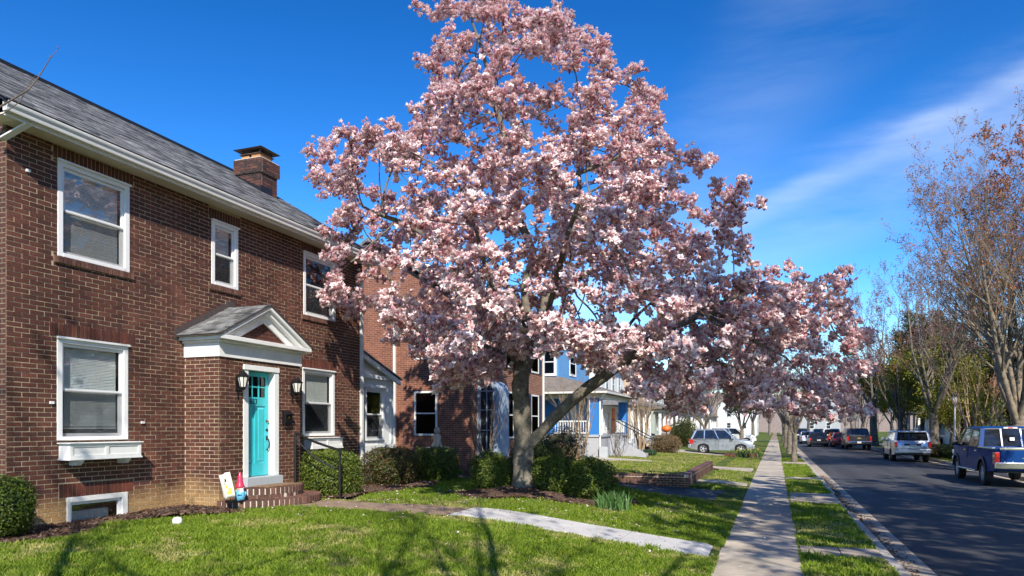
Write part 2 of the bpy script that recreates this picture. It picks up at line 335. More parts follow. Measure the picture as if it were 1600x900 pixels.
# road, lawn, etc.
def asphalt():
    m, N, L, out = newmat('asphalt')
    b = N.new('ShaderNodeBsdfPrincipled'); L.new(b.outputs[0], out.inputs['Surface'])
    g = N.new('ShaderNodeNewGeometry')
    n1 = N.new('ShaderNodeTexNoise'); n1.inputs['Scale'].default_value = 140; n1.inputs['Detail'].default_value = 3; L.new(g.outputs['Position'], n1.inputs['Vector'])
    mp = N.new('ShaderNodeMapping'); mp.inputs['Scale'].default_value = (0.9, 0.05, 1); L.new(g.outputs['Position'], mp.inputs['Vector'])
    n2 = N.new('ShaderNodeTexNoise'); n2.inputs['Scale'].default_value = 1.0; n2.inputs['Detail'].default_value = 5; L.new(mp.outputs[0], n2.inputs['Vector'])
    r2 = ramp(N, [(0.28, (0.024, 0.024, 0.026)), (0.5, (0.042, 0.042, 0.044)), (0.72, (0.072, 0.071, 0.071))]); L.new(n2.outputs['Fac'], r2.inputs[0])
    mr = N.new('ShaderNodeMapRange'); mr.inputs['To Min'].default_value = 0.55; mr.inputs['To Max'].default_value = 1.5; L.new(n1.outputs['Fac'], mr.inputs['Value'])
    vm = N.new('ShaderNodeVectorMath'); vm.operation = 'SCALE'; L.new(r2.outputs[0], vm.inputs[0]); L.new(mr.outputs[0], vm.inputs['Scale'])
    # thin tar-sealed cracks
    vo = N.new('ShaderNodeTexVoronoi'); vo.feature = 'DISTANCE_TO_EDGE'; vo.inputs['Scale'].default_value = 0.22
    n3 = N.new('ShaderNodeTexNoise'); n3.inputs['Scale'].default_value = 1.4; n3.inputs['Detail'].default_value = 4; L.new(g.outputs['Position'], n3.inputs['Vector'])
    va = N.new('ShaderNodeVectorMath'); va.operation = 'ADD'; L.new(g.outputs['Position'], va.inputs[0]); L.new(n3.outputs['Color'], va.inputs[1]); L.new(va.outputs[0], vo.inputs['Vector'])
    cr = N.new('ShaderNodeMapRange'); cr.inputs['From Min'].default_value = 0.0; cr.inputs['From Max'].default_value = 0.009; cr.inputs['To Min'].default_value = 0.30; cr.inputs['To Max'].default_value = 1
    L.new(vo.outputs['Distance'], cr.inputs['Value'])
    v2 = N.new('ShaderNodeVectorMath'); v2.operation = 'SCALE'; L.new(vm.outputs[0], v2.inputs[0]); L.new(cr.outputs[0], v2.inputs['Scale'])
    L.new(v2.outputs[0], b.inputs['Base Color']); b.inputs['Roughness'].default_value = 0.82
    bp = N.new('ShaderNodeBump'); bp.inputs['Strength'].default_value = 0.5; bp.inputs['Distance'].default_value = 0.006
    L.new(n1.outputs['Fac'], bp.inputs['Height']); L.new(bp.outputs[0], b.inputs['Normal'])
asphalt()
def lawn_mat():
    m, N, L, out = newmat('lawn_soil')
    b = N.new('ShaderNodeBsdfPrincipled'); L.new(b.outputs[0], out.inputs['Surface']); b.inputs['Roughness'].default_value = 0.95
    b.inputs['Specular IOR Level'].default_value = 0.1
    g = N.new('ShaderNodeNewGeometry')
    n1 = N.new('ShaderNodeTexNoise'); n1.inputs['Scale'].default_value = 1.1; n1.inputs['Detail'].default_value = 6; n1.inputs['Roughness'].default_value = 0.7; L.new(g.outputs['Position'], n1.inputs['Vector'])
    r1 = ramp(N, [(0.30, (0.035, 0.060, 0.010)), (0.48, (0.075, 0.115, 0.018)), (0.58, (0.15, 0.16, 0.045)), (0.72, (0.34, 0.28, 0.13))]); L.new(n1.outputs['Fac'], r1.inputs[0])
    n2 = N.new('ShaderNodeTexNoise'); n2.inputs['Scale'].default_value = 30; n2.inputs['Detail'].default_value = 5; L.new(g.outputs['Position'], n2.inputs['Vector'])
    mr = N.new('ShaderNodeMapRange'); mr.inputs['To Min'].default_value = 0.4; mr.inputs['To Max'].default_value = 1.6; L.new(n2.outputs['Fac'], mr.inputs['Value'])
    vm = N.new('ShaderNodeVectorMath'); vm.operation = 'SCALE'; L.new(r1.outputs[0], vm.inputs[0]); L.new(mr.outputs[0], vm.inputs['Scale'])
    L.new(vm.outputs[0], b.inputs['Base Color'])
    bp = N.new('ShaderNodeBump'); bp.inputs['Strength'].default_value = 1; bp.inputs['Distance'].default_value = 0.03
    L.new(n2.outputs['Fac'], bp.inputs['Height']); L.new(bp.outputs[0], b.inputs['Normal'])
lawn_mat()
# ------------------------------------------------------------------ mesh helpers
def M(n): return MATS[n]
def tag(o, label=None, cat=None, group=None, kind=None):
    if label: o['label'] = label
    if cat: o['category'] = cat
    if group: o['group'] = group
    if kind: o['kind'] = kind
    return o
def link(o, parent=None, name=None):
    COL.objects.link(o)
    if parent is not None: o.parent = parent
    return o
def thing(name, label, cat, loc=(0, 0, 0), rz=0.0, group=None):
    o = bpy.data.objects.new(name, None); COL.objects.link(o)
    o.location = tuple(float(v) for v in loc); o.rotation_euler = (0, 0, rz); o.empty_display_size = 0.2
    return tag(o, label, cat, group)
def org(parent):
    """world origin of an un-rotated chain of parents"""
    p = np.zeros(3)
    while parent is not None:
        p = p + np.array(parent.location); parent = parent.parent
    return p
def mesh_np(name, verts, quads=None, tris=None, mats=(), attrs=None, smooth=False, midx=None):
    """mesh from arrays (fast)"""
    me = bpy.data.meshes.new(name)
    verts = np.asarray(verts, dtype=np.float32).reshape(-1, 3)
    q = np.zeros((0, 4), np.int32) if quads is None else np.asarray(quads, np.int32).reshape(-1, 4)
    t = np.zeros((0, 3), np.int32) if tris is None else np.asarray(tris, np.int32).reshape(-1, 3)
    nf = len(q) + len(t); nl = len(q) * 4 + len(t) * 3
    me.vertices.add(len(verts)); me.vertices.foreach_set('co', verts.ravel())
    me.loops.add(nl); me.loops.foreach_set('vertex_index', np.concatenate([q.ravel(), t.ravel()]))
    me.polygons.add(nf)
    st = np.concatenate([np.arange(len(q)) * 4, len(q) * 4 + np.arange(len(t)) * 3]).astype(np.int32)
    me.polygons.foreach_set('loop_start', st)
    if midx is not None: me.polygons.foreach_set('material_index', np.asarray(midx, np.int32))
    me.polygons.foreach_set('use_smooth', np.full(nf, smooth, dtype=bool))
    for m in mats: me.materials.append(M(m))
    for k, v in (attrs or {}).items():
        v = np.asarray(v, np.float32)
        if v.ndim == 1:
            a = me.attributes.new(k, 'FLOAT', 'POINT'); a.data.foreach_set('value', v)
        else:
            if v.shape[1] == 3: v = np.concatenate([v, np.ones((len(v), 1), np.float32)], 1)
            a = me.attributes.new(k, 'FLOAT_COLOR', 'POINT'); a.data.foreach_set('color', v.ravel())
    me.update(); me.validate(verbose=False)
    return me
def onp(name, parent, *a, **k):
    return link(bpy.data.objects.new(name, mesh_np(name, *a, **k)), parent)
class MB:
    """collects shapes in world (or local) space; build() links them as one mesh object"""
    def __init__(s): s.v = []; s.f = []; s.mi = []; s.mats = []
    def _m(s, m):
        if m not in s.mats: s.mats.append(m)
        return s.mats.index(m)
    def poly(s, pts, m):
        i = len(s.v); s.v += [tuple(float(c) for c in p) for p in pts]; s.f.append(tuple(range(i, i + len(pts)))); s.mi.append(s._m(m)); return s
    def mesh(s, pts, faces, m):
        i = len(s.v); s.v += [tuple(float(c) for c in p) for p in pts]
        k = s._m(m)
        for f in faces: s.f.append(tuple(i + a for a in f)); s.mi.append(k)
        return s
    def box(s, lo, hi, m):
        x0, y0, z0 = [min(a, b) for a, b in zip(lo, hi)]; x1, y1, z1 = [max(a, b) for a, b in zip(lo, hi)]
        p = [(x0, y0, z0), (x1, y0, z0), (x1, y1, z0), (x0, y1, z0), (x0, y0, z1), (x1, y0, z1), (x1, y1, z1), (x0, y1, z1)]
        s.mesh(p, [(0, 3, 2, 1), (4, 5, 6, 7), (0, 1, 5, 4), (1, 2, 6, 5), (2, 3, 7, 6), (3, 0, 4, 7)], m)
        return s
    def hexa(s, p, m):
        """eight corners: four low (anticlockwise), four high"""
        s.mesh(p, [(0, 3, 2, 1), (4, 5, 6, 7), (0, 1, 5, 4), (1, 2, 6, 5), (2, 3, 7, 6), (3, 0, 4, 7)], m); return s
    def prism(s, loop, ext, m):
        """closed loop (3-D points) swept by the vector ext, capped"""
        n = len(loop); ext = np.asarray(ext, float)
        a = [np.asarray(p, float) for p in loop]; b = [p + ext for p in a]
        s.mesh(a + b, [tuple(range(n))[::-1], tuple(range(n, 2 * n))] + [(i, (i + 1) % n, n + (i + 1) % n, n + i) for i in range(n)], m); return s
    def tube(s, pts, rad, m, sides=8, cap=True):
        P = np.asarray(pts, float); n = len(P); rad = np.broadcast_to(np.asarray(rad, float), (n,))
        V, F = tube_arrays(P, rad, sides)
        f = [tuple(x) for x in F]
        if cap: f += [tuple(range(sides))[::-1], tuple(range((n - 1) * sides, n * sides))]
        s.mesh(V, f, m); return s
    def lathe(s, prof, c, m, sides=14, axis='z', cap=True):
        """profile [(radius, height)] turned round a vertical (or x / y) axis through c"""
        V = []; n = len(prof)
        for r, h in prof:
            for k in range(sides):
                a = 2 * math.pi * k / sides
                q = (r * math.cos(a), r * math.sin(a), h)
                if axis == 'y': q = (q[0], q[2], q[1])
                if axis == 'x': q = (q[2], q[0], q[1])
                V.append((c[0] + q[0], c[1] + q[1], c[2] + q[2]))
        F = [(i * sides + k, i * sides + (k + 1) % sides, (i + 1) * sides + (k + 1) % sides, (i + 1) * sides + k) for i in range(n - 1) for k in range(sides)]
        if cap: F += [tuple(range(sides))[::-1], tuple(range((n - 1) * sides, n * sides))]
        s.mesh(V, F, m); return s
    def build(s, name, parent=None, bevel=0.0, smooth=0.0, local=False, loc=None):
        o0 = np.zeros(3) if local else org(parent)
        if loc is not None: o0 = o0 + np.asarray(loc)
        me = bpy.data.meshes.new(name)
        me.from_pydata([(v[0] - o0[0], v[1] - o0[1], v[2] - o0[2]) for v in s.v], [], s.f)
        for m in s.mats: me.materials.append(M(m))
        me.polygons.foreach_set('material_index', s.mi)
        bm = bmesh.new(); bm.from_mesh(me)
        bmesh.ops.recalc_face_normals(bm, faces=bm.faces)
        if smooth:
            for f in bm.faces: f.smooth = True
            for e in bm.edges:
                e.smooth = not (len(e.link_faces) == 2 and e.calc_face_angle(0) > R(smooth))
        bm.to_mesh(me); bm.free()
        o = bpy.data.objects.new(name, me)
        if loc is not None: o.location = tuple(loc)
        link(o, parent)
        if bevel:
            md = o.modifiers.new('edge', 'BEVEL'); md.width = bevel; md.segments = 2; md.limit_method = 'ANGLE'; md.angle_limit = R(40)
        return o
def frames(P):
    T = np.gradient(P, axis=0) if len(P) > 2 else np.repeat((P[-1] - P[0])[None], len(P), 0)
    T = T / (np.linalg.norm(T, axis=1, keepdims=True) + 1e-9)
    a = np.array([1, 0, 0.0]) if abs(T[0][0]) < 0.8 else np.array([0, 1, 0.0])
    U = np.zeros_like(P); u = np.cross(T[0], a); u /= np.linalg.norm(u)
    for i in range(len(P)):
        u = u - T[i] * np.dot(u, T[i]); u /= (np.linalg.norm(u) + 1e-9); U[i] = u
    return T, U, np.cross(T, U)
_TF = {}
def tube_arrays(P, rad, sides):
    T, U, W = frames(P); n = len(P)
    a = np.arange(sides) * 2 * math.pi / sides
    V = P[:, None] + rad[:, None, None] * (U[:, None] * np.cos(a)[None, :, None] + W[:, None] * np.sin(a)[None, :, None])
    key = (n, sides)
    if key not in _TF:
        i = np.arange(n - 1)[:, None] * sides; k = np.arange(sides)[None]; k2 = (k + 1) % sides
        _TF[key] = np.stack([i + k, i + k2, i + sides + k2, i + sides + k], -1).reshape(-1, 4)
    return V.reshape(-1, 3), _TF[key]
def tubes(chains):
    """many limbs (points, radii, sides) into one vertex / quad array"""
    VV = []; FF = []; o = 0
    for P, r, s in chains:
        V, F = tube_arrays(np.asarray(P, float), np.asarray(r, float), s)
        VV.append(V); FF.append(F + o); o += len(V)
    return np.concatenate(VV), np.concatenate(FF)
BOXF = np.array([(0, 3, 2, 1), (4, 5, 6, 7), (0, 1, 5, 4), (1, 2, 6, 5), (2, 3, 7, 6), (3, 0, 4, 7)])
BOXV = np.array([(-.5, -.5, -.5), (.5, -.5, -.5), (.5, .5, -.5), (-.5, .5, -.5), (-.5, -.5, .5), (.5, -.5, .5), (.5, .5, .5), (-.5, .5, .5)])
UNIT = {}
def unit_box(mat):
    """one shared unit box per material, its long edges slightly eased"""
    if mat not in UNIT:
        v = BOXV.copy()
        UNIT[mat] = mesh_np('piece_' + mat, v, BOXF, mats=[mat])
    return UNIT[mat]
def pieces(parent, name, mat, P, S, RZ=None, ROT=None, keep=300, rest='remaining_pieces', score=None):
    """alike pieces: the `keep` that show largest as objects sharing one mesh, the rest joined as one 'stuff' part.
    P centres (world), S sizes, RZ turn about z, or ROT full 3x3 matrices"""
    P = np.asarray(P, float); S = np.asarray(S, float); n = len(P)
    if ROT is None:
        rz = np.zeros(n) if RZ is None else np.asarray(RZ, float)
        ROT = np.zeros((n, 3, 3)); ROT[:, 0, 0] = np.cos(rz); ROT[:, 0, 1] = -np.sin(rz); ROT[:, 1, 0] = np.sin(rz); ROT[:, 1, 1] = np.cos(rz); ROT[:, 2, 2] = 1
    ROT = np.asarray(ROT)
    d = np.linalg.norm(P - np.array([0, 0, CAM_H]), axis=1) if score is None else score
    order = np.argsort(d); o0 = org(parent); me = unit_box(mat)
    for i in order[:keep]:
        o = bpy.data.objects.new(name, me); COL.objects.link(o); o.parent = parent
        m = np.eye(4); m[:3, :3] = ROT[i] * S[i][None, :]; m[:3, 3] = P[i] - o0
        o.matrix_local = Matrix(m.tolist())
    r = order[keep:]
    if len(r):
        V = np.einsum('nij,nkj->nki', ROT[r], BOXV[None] * S[r][:, None]) + (P[r] - o0)[:, None]
        F = BOXF[None] + (np.arange(len(r)) * 8)[:, None, None]
        t = np.repeat(rng.random(len(r)), 8)
        o = onp(rest, parent, V.reshape(-1, 3), F.reshape(-1, 4), mats=[mat], attrs={'tint': t})
        o['kind'] = 'stuff'
def wall_holes(mb, u0, u1, z0, z1, holes, fn, m, reveal=0.12, rm=None):
    """front face of a wall with openings; fn(u, z, depth) -> world point; reveals go inwards"""
    us = sorted({u0, u1, *[min(max(h[i], u0), u1) for h in holes for i in (0, 1)]}); zs = sorted({z0, z1, *[min(max(h[i], z0), z1) for h in holes for i in (2, 3)]})
    for a, b in zip(us, us[1:]):
        for c, d in zip(zs, zs[1:]):
            if b - a < 1e-6 or d - c < 1e-6: continue
            mu, mz = (a + b) / 2, (c + d) / 2
            if any(h[0] < mu < h[1] and h[2] < mz < h[3] for h in holes): continue
            mb.poly([fn(a, c, 0), fn(b, c, 0), fn(b, d, 0), fn(a, d, 0)], m)
    for h in holes:
        a, b, c, d = h[:4]; k = rm or m
        for (p, q) in (((a, c), (b, c)), ((b, c), (b, d)), ((b, d), (a, d)), ((a, d), (a, c))):
            mb.poly([fn(*p, 0), fn(*q, 0), fn(*q, reveal), fn(*p, reveal)], k)
def free_spans(u0, u1, z0, z1, holes):
    cuts = sorted([(h[0], h[1]) for h in holes if h[2] < z1 - 1e-3 and h[3] > z0 + 1e-3])
    out = []; u = u0
    for a, b in cuts:
        if a > u: out.append((u, min(a, u1)))
        u = max(u, b)
    if u < u1: out.append((u, u1))
    return out
def lay_bricks(u0, u1, z0, z1, holes, phase=0.0, L=0.228, H=0.073, j=0.0115):
    out = []; i = 0; z = z0
    while z + H * 0.3 < z1:
        zt = min(z + H, z1 + .02)
        cuts = sorted({z, zt, *[e for h in holes for e in (h[2], h[3]) if z < e < zt and h[0] < u1 and h[1] > u0]})
        off = (0.5 * (i % 2) + phase) * L
        ref = free_spans(u0, u1, z, zt, holes)
        for ca, cb in zip(cuts, cuts[1:]):
            if cb - ca < .022: continue
            whole = cb - ca > H - .004
            for a, b in free_spans(u0, u1, ca, cb, holes):
                spans = [(a, b)]
                if not whole:      # only the cut bits beside an opening's head or sill; elsewhere the full course is laid
                    spans = []; u = a
                    for ra, rb in ref:
                        if ra >= b or rb <= a: continue
                        if ra > u: spans.append((u, ra))
                        u = max(u, rb)
                    if u < b: spans.append((u, b))
                for a2, b2 in spans:
                    k = math.floor((a2 - u0 - off) / L)
                    while True:
                        s = u0 + off + k * L; e = s + L; k += 1
                        if s >= b2 - 1e-6: break
                        s2, e2 = max(s, a2), min(e, b2)
                        if e2 - s2 > 0.03: out.append(((s2 + e2) / 2, (ca + cb) / 2, e2 - s2 - j, cb - ca - j * .9))
        if len(cuts) > 2:
            for a, b in ref:
                k = math.floor((a - u0 - off) / L)
                while True:
                    s = u0 + off + k * L; e = s + L; k += 1
                    if s >= b - 1e-6: break
                    s2, e2 = max(s, a), min(e, b)
                    if e2 - s2 > 0.03: out.append(((s2 + e2) / 2, (z + zt) / 2, e2 - s2 - j, zt - z - j * .9))
        z += H; i += 1
    return out
def text_mesh(name, txt, size, depth, mat, parent, loc, rot):
    cu = bpy.data.curves.new(name, 'FONT'); cu.body = txt; cu.size = size; cu.extrude = depth; cu.align_x = 'CENTER'; cu.align_y = 'CENTER'
    t = bpy.data.objects.new('tmp', cu); COL.objects.link(t)
    dg = bpy.context.evaluated_depsgraph_get(); me = bpy.data.meshes.new_from_object(t.evaluated_get(dg))
    bpy.data.objects.remove(t); me.name = name
    me.materials.clear(); me.materials.append(M(mat))
    o = link(bpy.data.objects.new(name, me), parent); o.location = tuple(loc); o.rotation_euler = rot
    return o
def copy_tree(o, parent=None):
    c = o.copy(); COL.objects.link(c)
    if parent is not None: c.parent = parent
    for ch in o.children: copy_tree(ch, c)
    return c
def smooth01(t): t = np.clip(t, 0, 1); return t * t * (3 - 2 * t)
def vnoise(x, y, s=1.0, seed=0):
    """cheap smooth 2-D value noise"""
    x = np.asarray(x, float) * s + seed * 17.3; y = np.asarray(y, float) * s + seed * 9.1
    xi = np.floor(x); yi = np.floor(y); fx = smooth01(x - xi); fy = smooth01(y - yi)
    h = lambda a, b: np.modf(np.abs(np.sin(a * 127.1 + b * 311.7 + seed * 3.3) * 43758.5453))[0]
    return (h(xi, yi) * (1 - fx) + h(xi + 1, yi) * fx) * (1 - fy) + (h(xi, yi + 1) * (1 - fx) + h(xi + 1, yi + 1) * fx) * fy
# ------------------------------------------------------------------ terrain
WX0, WX1 = -0.84, 0.37          # near sidewalk
KX0, KX1, GX1 = 1.55, 1.70, 2.18  # kerb, gutter
RX0, RX1 = GX1, 8.95            # asphalt
FG1, FK1 = 9.35, 9.52           # far gutter, far kerb
FW0, FW1 = 11.0, 12.2           # far sidewalk
FX = -10.4                      # brick front
def gz(X, Y):
    X = np.asarray(X, float); Y = np.asarray(Y, float)
    t = WX0 - X
    A = 0.46 * (.25 * smooth01(t / 4.2) + .75 * np.clip(t / 4.2, 0, 1)) + 0.03 * smooth01((t - 3.8) / 4)
    D = 0.30 * smooth01(t / 7.5)
    B = np.where(X < -2.75, 0.42, 0.10 * smooth01(t / 1.2))
    C = 0.42 * smooth01(t / 8.0)
    zl = A + (D - A) * smooth01((Y - 19.0) / 0.8)
    zl = zl + (B - zl) * (Y > 23.44)
    zl = zl + (C - zl) * smooth01((Y - 33.0) / 0.8)
    zl = np.where(X < FX - 8, zl * 1.0, zl)
    zr = 0.45 * smooth01((X - FW1) / 5)
    z = np.where(X < WX0, zl, np.where(X > FW1, zr, 0.0))
    z = z + np.where((X < WX0 - 0.1) | (X > FW1 + .1), 0.018 * (vnoise(X, Y, 0.9, 3) - 0.5), 0)
    pav = ((X > WX0 - 0.02) & (X < WX1 + 0.02)) | ((X > FW0 - .02) & (X < FW1 + .02))
    z = np.where(pav, -0.06, z)
    strip = (X >= WX1 + 0.02) & (X <= KX0 + 0.02)
    z = np.where(strip, -0.012 + 0.02 * vnoise(X, Y, 1.5, 5), z)
    z = np.where((X > KX0 + 0.02) & (X < FK1 - 0.02), -0.30, z)
    return z
def gz1(x, y): return float(gz(np.array([x]), np.array([y]))[0])
xs = np.unique(np.concatenate([[-1500, -600, -200, -80, -50, -35, -25, -18, -14], np.arange(-12, 1.6, 0.22), [WX0 - .03, WX0 + .01, WX1 - 0.01, WX1 + .03, -2.76, -2.73, KX0, KX0 + .04, FK1 - .04, FK1, FW0 - .03, FW0, FW1, FW1 + .03], np.arange(2.5, 13, 0.7), [14, 15.5, 17, 18.5, 22, 30, 45, 80, 200, 600, 1500]]))
ys = np.unique(np.concatenate([[-1500, -400, -100, -40, -20, -10, -5], np.arange(0, 36, 0.3), [23.43, 23.455], np.arange(36, 80, 1.5), [85, 95, 110, 130, 160, 200, 260, 400, 800, 1500, 3000]]))
XX, YY = np.meshgrid(xs, ys, indexing='ij')
ZZ = gz(XX, YY)
nx, ny = len(xs), len(ys)
I = (np.arange(nx - 1)[:, None] * ny + np.arange(ny - 1)[None]).ravel()
tag(onp('ground', None, np.stack([XX, YY, ZZ], -1).reshape(-1, 3), np.stack([I, I + ny, I + ny + 1, I + 1], -1), mats=['lawn_soil'], smooth=True), kind='structure')

# wooded ridge that closes the horizon
hx = np.linspace(-900, 900, 120); hy = np.array([290, 300, 312, 340, 420, 600.0])
HX, HY = np.meshgrid(hx, hy, indexing='ij')
hh = np.array([-.5, .75, .95, 1.0, .9, -.5])[None] * (13 + 6 * vnoise(HX, HY * 0, .03, 3) + 3 * vnoise(HX, HY * 0, .15, 4))
hi_ = (np.arange(119)[:, None] * 6 + np.arange(5)[None]).ravel()
tag(onp('hill', None, np.stack([HX, HY, hh], -1).reshape(-1, 3), np.stack([hi_, hi_ + 6, hi_ + 7, hi_ + 1], -1), mats=['far_brown'], smooth=True), kind='structure')
def sheet(name, xa, ya, zf, mat, parent=None, kind='structure'):
    X, Y = np.meshgrid(xa, ya, indexing='ij'); Z = zf(X, Y); n, m = len(xa), len(ya)
    i = (np.arange(n - 1)[:, None] * m + np.arange(m - 1)[None]).ravel()
    o = onp(name, parent, np.stack([X, Y, Z], -1).reshape(-1, 3), np.stack([i, i + m, i + m + 1, i + 1], -1), mats=[mat], smooth=True)
    if kind: o['kind'] = kind
    return o
road_z = lambda X, Y: -0.135 + 0.07 * (1 - ((X - (RX0 + RX1) / 2) / ((RX1 - RX0) / 2)) ** 2)
road = sheet('road', np.linspace(RX0, RX1, 15), np.array([-60, -20, 0, 5, 10, 15, 20, 30, 50, 80, 130, 200, 320]), road_z, 'asphalt')
# gutters and kerbs, stone by stone
for nm, x0, x1, za, zb in (('gutter', KX1 - 0.01, GX1, -0.150, -0.128), ('gutter', RX1, FG1 + 0.01, -0.128, -0.150)):
    mb = MB(); mb.hexa([(x0, -60, -0.4), (x1, -60, -0.4), (x1, 320, -0.4), (x0, 320, -0.4), (x0, -60, za), (x1, -60, zb), (x1, 320, zb), (x0, 320, za)], 'concrete_tan')
    tag(mb.build(nm), kind='structure')
def kerb(x0, x1, y_first, n):
    base = MB().box((x0 + 0.03, -60, -0.4), (x1 - 0.03, 320, -0.16), 'concrete_tan').build('kerb'); tag(base, kind='structure')
    P = []; S = []; RZ = []
    y = y_first
    for i in range(n):
        L = 1.8; cut = (18.7 < y + .9 < 23.3) and x0 < 3
        h = 0.19 if not cut else 0.10
        top = 0.012 + random.uniform(-.012, .012) if not cut else -0.08
        P.append(((x0 + x1) / 2 + random.uniform(-.008, .008), y + L / 2, top - h)); S.append((x1 - x0, L - 0.02, h * 2)); RZ.append(random.uniform(-.006, .006)); y += L
    pieces(base, 'kerbstone', 'kerb_stone', P, S, RZ, keep=300)
kerb(KX0, KX1, 2.2, 70); kerb(FG1, FK1, 10.0, 66)
# sidewalks: a bed with separate slabs
def sidewalk(name, x0, x1, ya, n, mat):
    bed = MB().box((x0 + 0.02, -60, -0.5), (x1 - 0.02, 320, -0.035), 'path_earth').build(name); tag(bed, kind='structure')
    y = ya; P = []; S = []; RZ = []; 
    for i in range(n):
        L = 1.52
        P.append(((x0 + x1) / 2, y + L / 2, -0.05 + random.uniform(-.009, .006))); S.append((x1 - x0, L - 0.016, 0.1)); RZ.append(random.uniform(-.004, .004)); y += L
    pieces(bed, 'slab', mat, P, S, RZ, keep=300)
sidewalk('sidewalk', WX0, WX1, 3.95, 75, 'concrete'); sidewalk('sidewalk', FW0, FW1, 14.0, 66, 'concrete')
# concrete crossings of the planting strip
for (ya, yb, xa, xb) in ((12.05, 12.75, WX1, KX0), (20.1, 23.0, WX1, KX0), (29.2, 30.3, WX1, KX0), (41, 43.5, WX1, KX0), (33.6, 36.4, FK1, FW0)):
    P = []; S = []; k = max(1, round((xb - xa) / 0.62)); w = (xb - xa) / k
    base = MB().box((xa + .02, ya + .02, -.3), (xb - .02, yb - .02, -.02), 'path_earth').build('pavement'); tag(base, kind='structure')
    for i in range(k): P.append((xa + (i + .5) * w, (ya + yb) / 2, -0.03 + random.uniform(0, .01))); S.append((w - .014, yb - ya, 0.1))
    pieces(base, 'slab', 'concrete_tan', P, S)
# front walk of the brick house: pale slabs, then an earth-stained stretch to the steps
def walk(name, x0, x1, y0, y1, n, mat, dz=0.03):
    o = sheet(name, np.linspace(x0, x1, 8), np.linspace(y0, y1, 3), lambda X, Y: gz(X, Y) + dz - 0.045, 'path_earth')
    w = (x1 - x0) / n
    for i in range(n):
        a, b = x0 + i * w + .006, x0 + (i + 1) * w - .006
        za, zb = gz1(a, (y0 + y1) / 2) + dz, gz1(b, (y0 + y1) / 2) + dz
        xx = np.linspace(a, b, 7); zz = [gz1(x, (y0 + y1) / 2) + dz for x in xx]; m = MB()
        m.prism([(x, y0, z) for x, z in zip(xx, zz)] + [(x, y0, z - .1) for x, z in list(zip(xx, zz))[::-1]], (0, y1 - y0, 0), mat)
        m.build('slab', o)
    return o
walk('front_walk', -5.35, WX0 - 0.01, 11.15, 12.25, 3, 'concrete_pale')
sheet('earth_path', np.linspace(-9.3, -5.36, 14), np.linspace(10.95, 12.2, 5), lambda X, Y: gz(X, Y) + 0.012 + 0.02 * vnoise(X, Y, 2.5, 2), 'path_earth')
# driveway between the two brick houses
sheet('driveway', np.linspace(-22, WX0 - .01, 20), np.linspace(19.6, 23.1, 5), lambda X, Y: gz(X, Y) + 0.02, 'asphalt')
walk('garden_walk', -2.6, WX0 - .01, 25.2, 26.2, 2, 'concrete')
walk('garden_walk', -9.0, WX0 - .01, 33.4, 36.2, 6, 'concrete', 0.02)
walk('far_driveway', -12, WX0 - .01, 49.5, 53.5, 6, 'concrete', 0.02)
# ------------------------------------------------------------------ mulch beds with loose chips
def bed(inside, x0, x1, y0, y1, zf, nchip, st=0.12):
    xa = np.arange(x0, x1 + st, st); ya = np.arange(y0, y1 + st, st)
    X, Y = np.meshgrid(xa, ya, indexing='ij'); n, m = X.shape
    Z = gz(X, Y) + zf(X, Y)
    ok = inside(X, Y)
    i = (np.arange(n - 1)[:, None] * m + np.arange(m - 1)[None]); okc = (ok[:-1, :-1] & ok[1:, :-1] & ok[:-1, 1:] & ok[1:, 1:]).ravel(); i = i.ravel()[okc]
    o = onp('mulch_bed', None, np.stack([X, Y, Z], -1).reshape(-1, 3), np.stack([i, i + m, i + m + 1, i + 1], -1), mats=['mulch'], smooth=True); o['kind'] = 'structure'
    x = rng.uniform(x0, x1, nchip * 3); y = rng.uniform(y0, y1, nchip * 3); k = inside(x, y); x = x[k][:nchip]; y = y[k][:nchip]
    z = gz(x, y) + zf(x, y) + 0.006; c = len(x)
    a = rng.uniform(0, 6.28, c); L = rng.uniform(.015, .05, c); w = rng.uniform(.006, .014, c); ti = rng.normal(0, .35, c)
    dx = np.stack([np.cos(a), np.sin(a), ti], -1) * L[:, None]; dy = np.stack([-np.sin(a), np.cos(a), rng.normal(0, .5, c)], -1) * w[:, None]
    p = np.stack([x, y, z], -1)
    V = np.stack([p - dx - dy, p + dx - dy, p + dx + dy, p - dx + dy], 1).reshape(-1, 3)
    cb = np.array([[.15, .085, .055], [.08, .045, .03], [.24, .155, .11]])[rng.integers(0, 3, c)]
    q = onp('mulch_chips', o, V, np.arange(c * 4).reshape(-1, 4), mats=['bud'], attrs={'Col': np.repeat(cb, 4, 0)}); q['kind'] = 'stuff'
    return o
def inA(X, Y): return (X > FX - .05) & (X < -9.35 + 0.25 * np.sin(Y * 2.1) + 0.40 * smooth01((Y - 8.9) / 1.3)) & (Y < 10.16)
bed(inA, FX - .1, -8.0, 5.6, 10.4, lambda X, Y: 0.02 + 0.12 * np.exp(-((X + 9.7) / .6) ** 2 - ((Y - 9.5) / .6) ** 2), 2600)
def inB(X, Y): return (X > FX - .05) & (X < -8.35 + 0.2 * np.sin(Y * 1.7)) & (Y > 12.45) & (Y < 18.9) & ((X > -9.5) | (Y > 12.7))
bed(inB, FX, -8.0, 12.4, 19.0, lambda X, Y: 0.02 + 0.05 * vnoise(X, Y, 1.3, 4), 2200)
TX, TY = -5.5, 15.4
def inC(X, Y):
    u = (X - TX - 0.5) * RGT[0] + (Y - TY + .1) * RGT[1]; v = (X - TX - 0.5) * FWD[0] + (Y - TY + .1) * FWD[1]
    return (u / 2.45) ** 2 + (v / 1.1) ** 2 < 1 + 0.25 * np.sin(X * 3) 
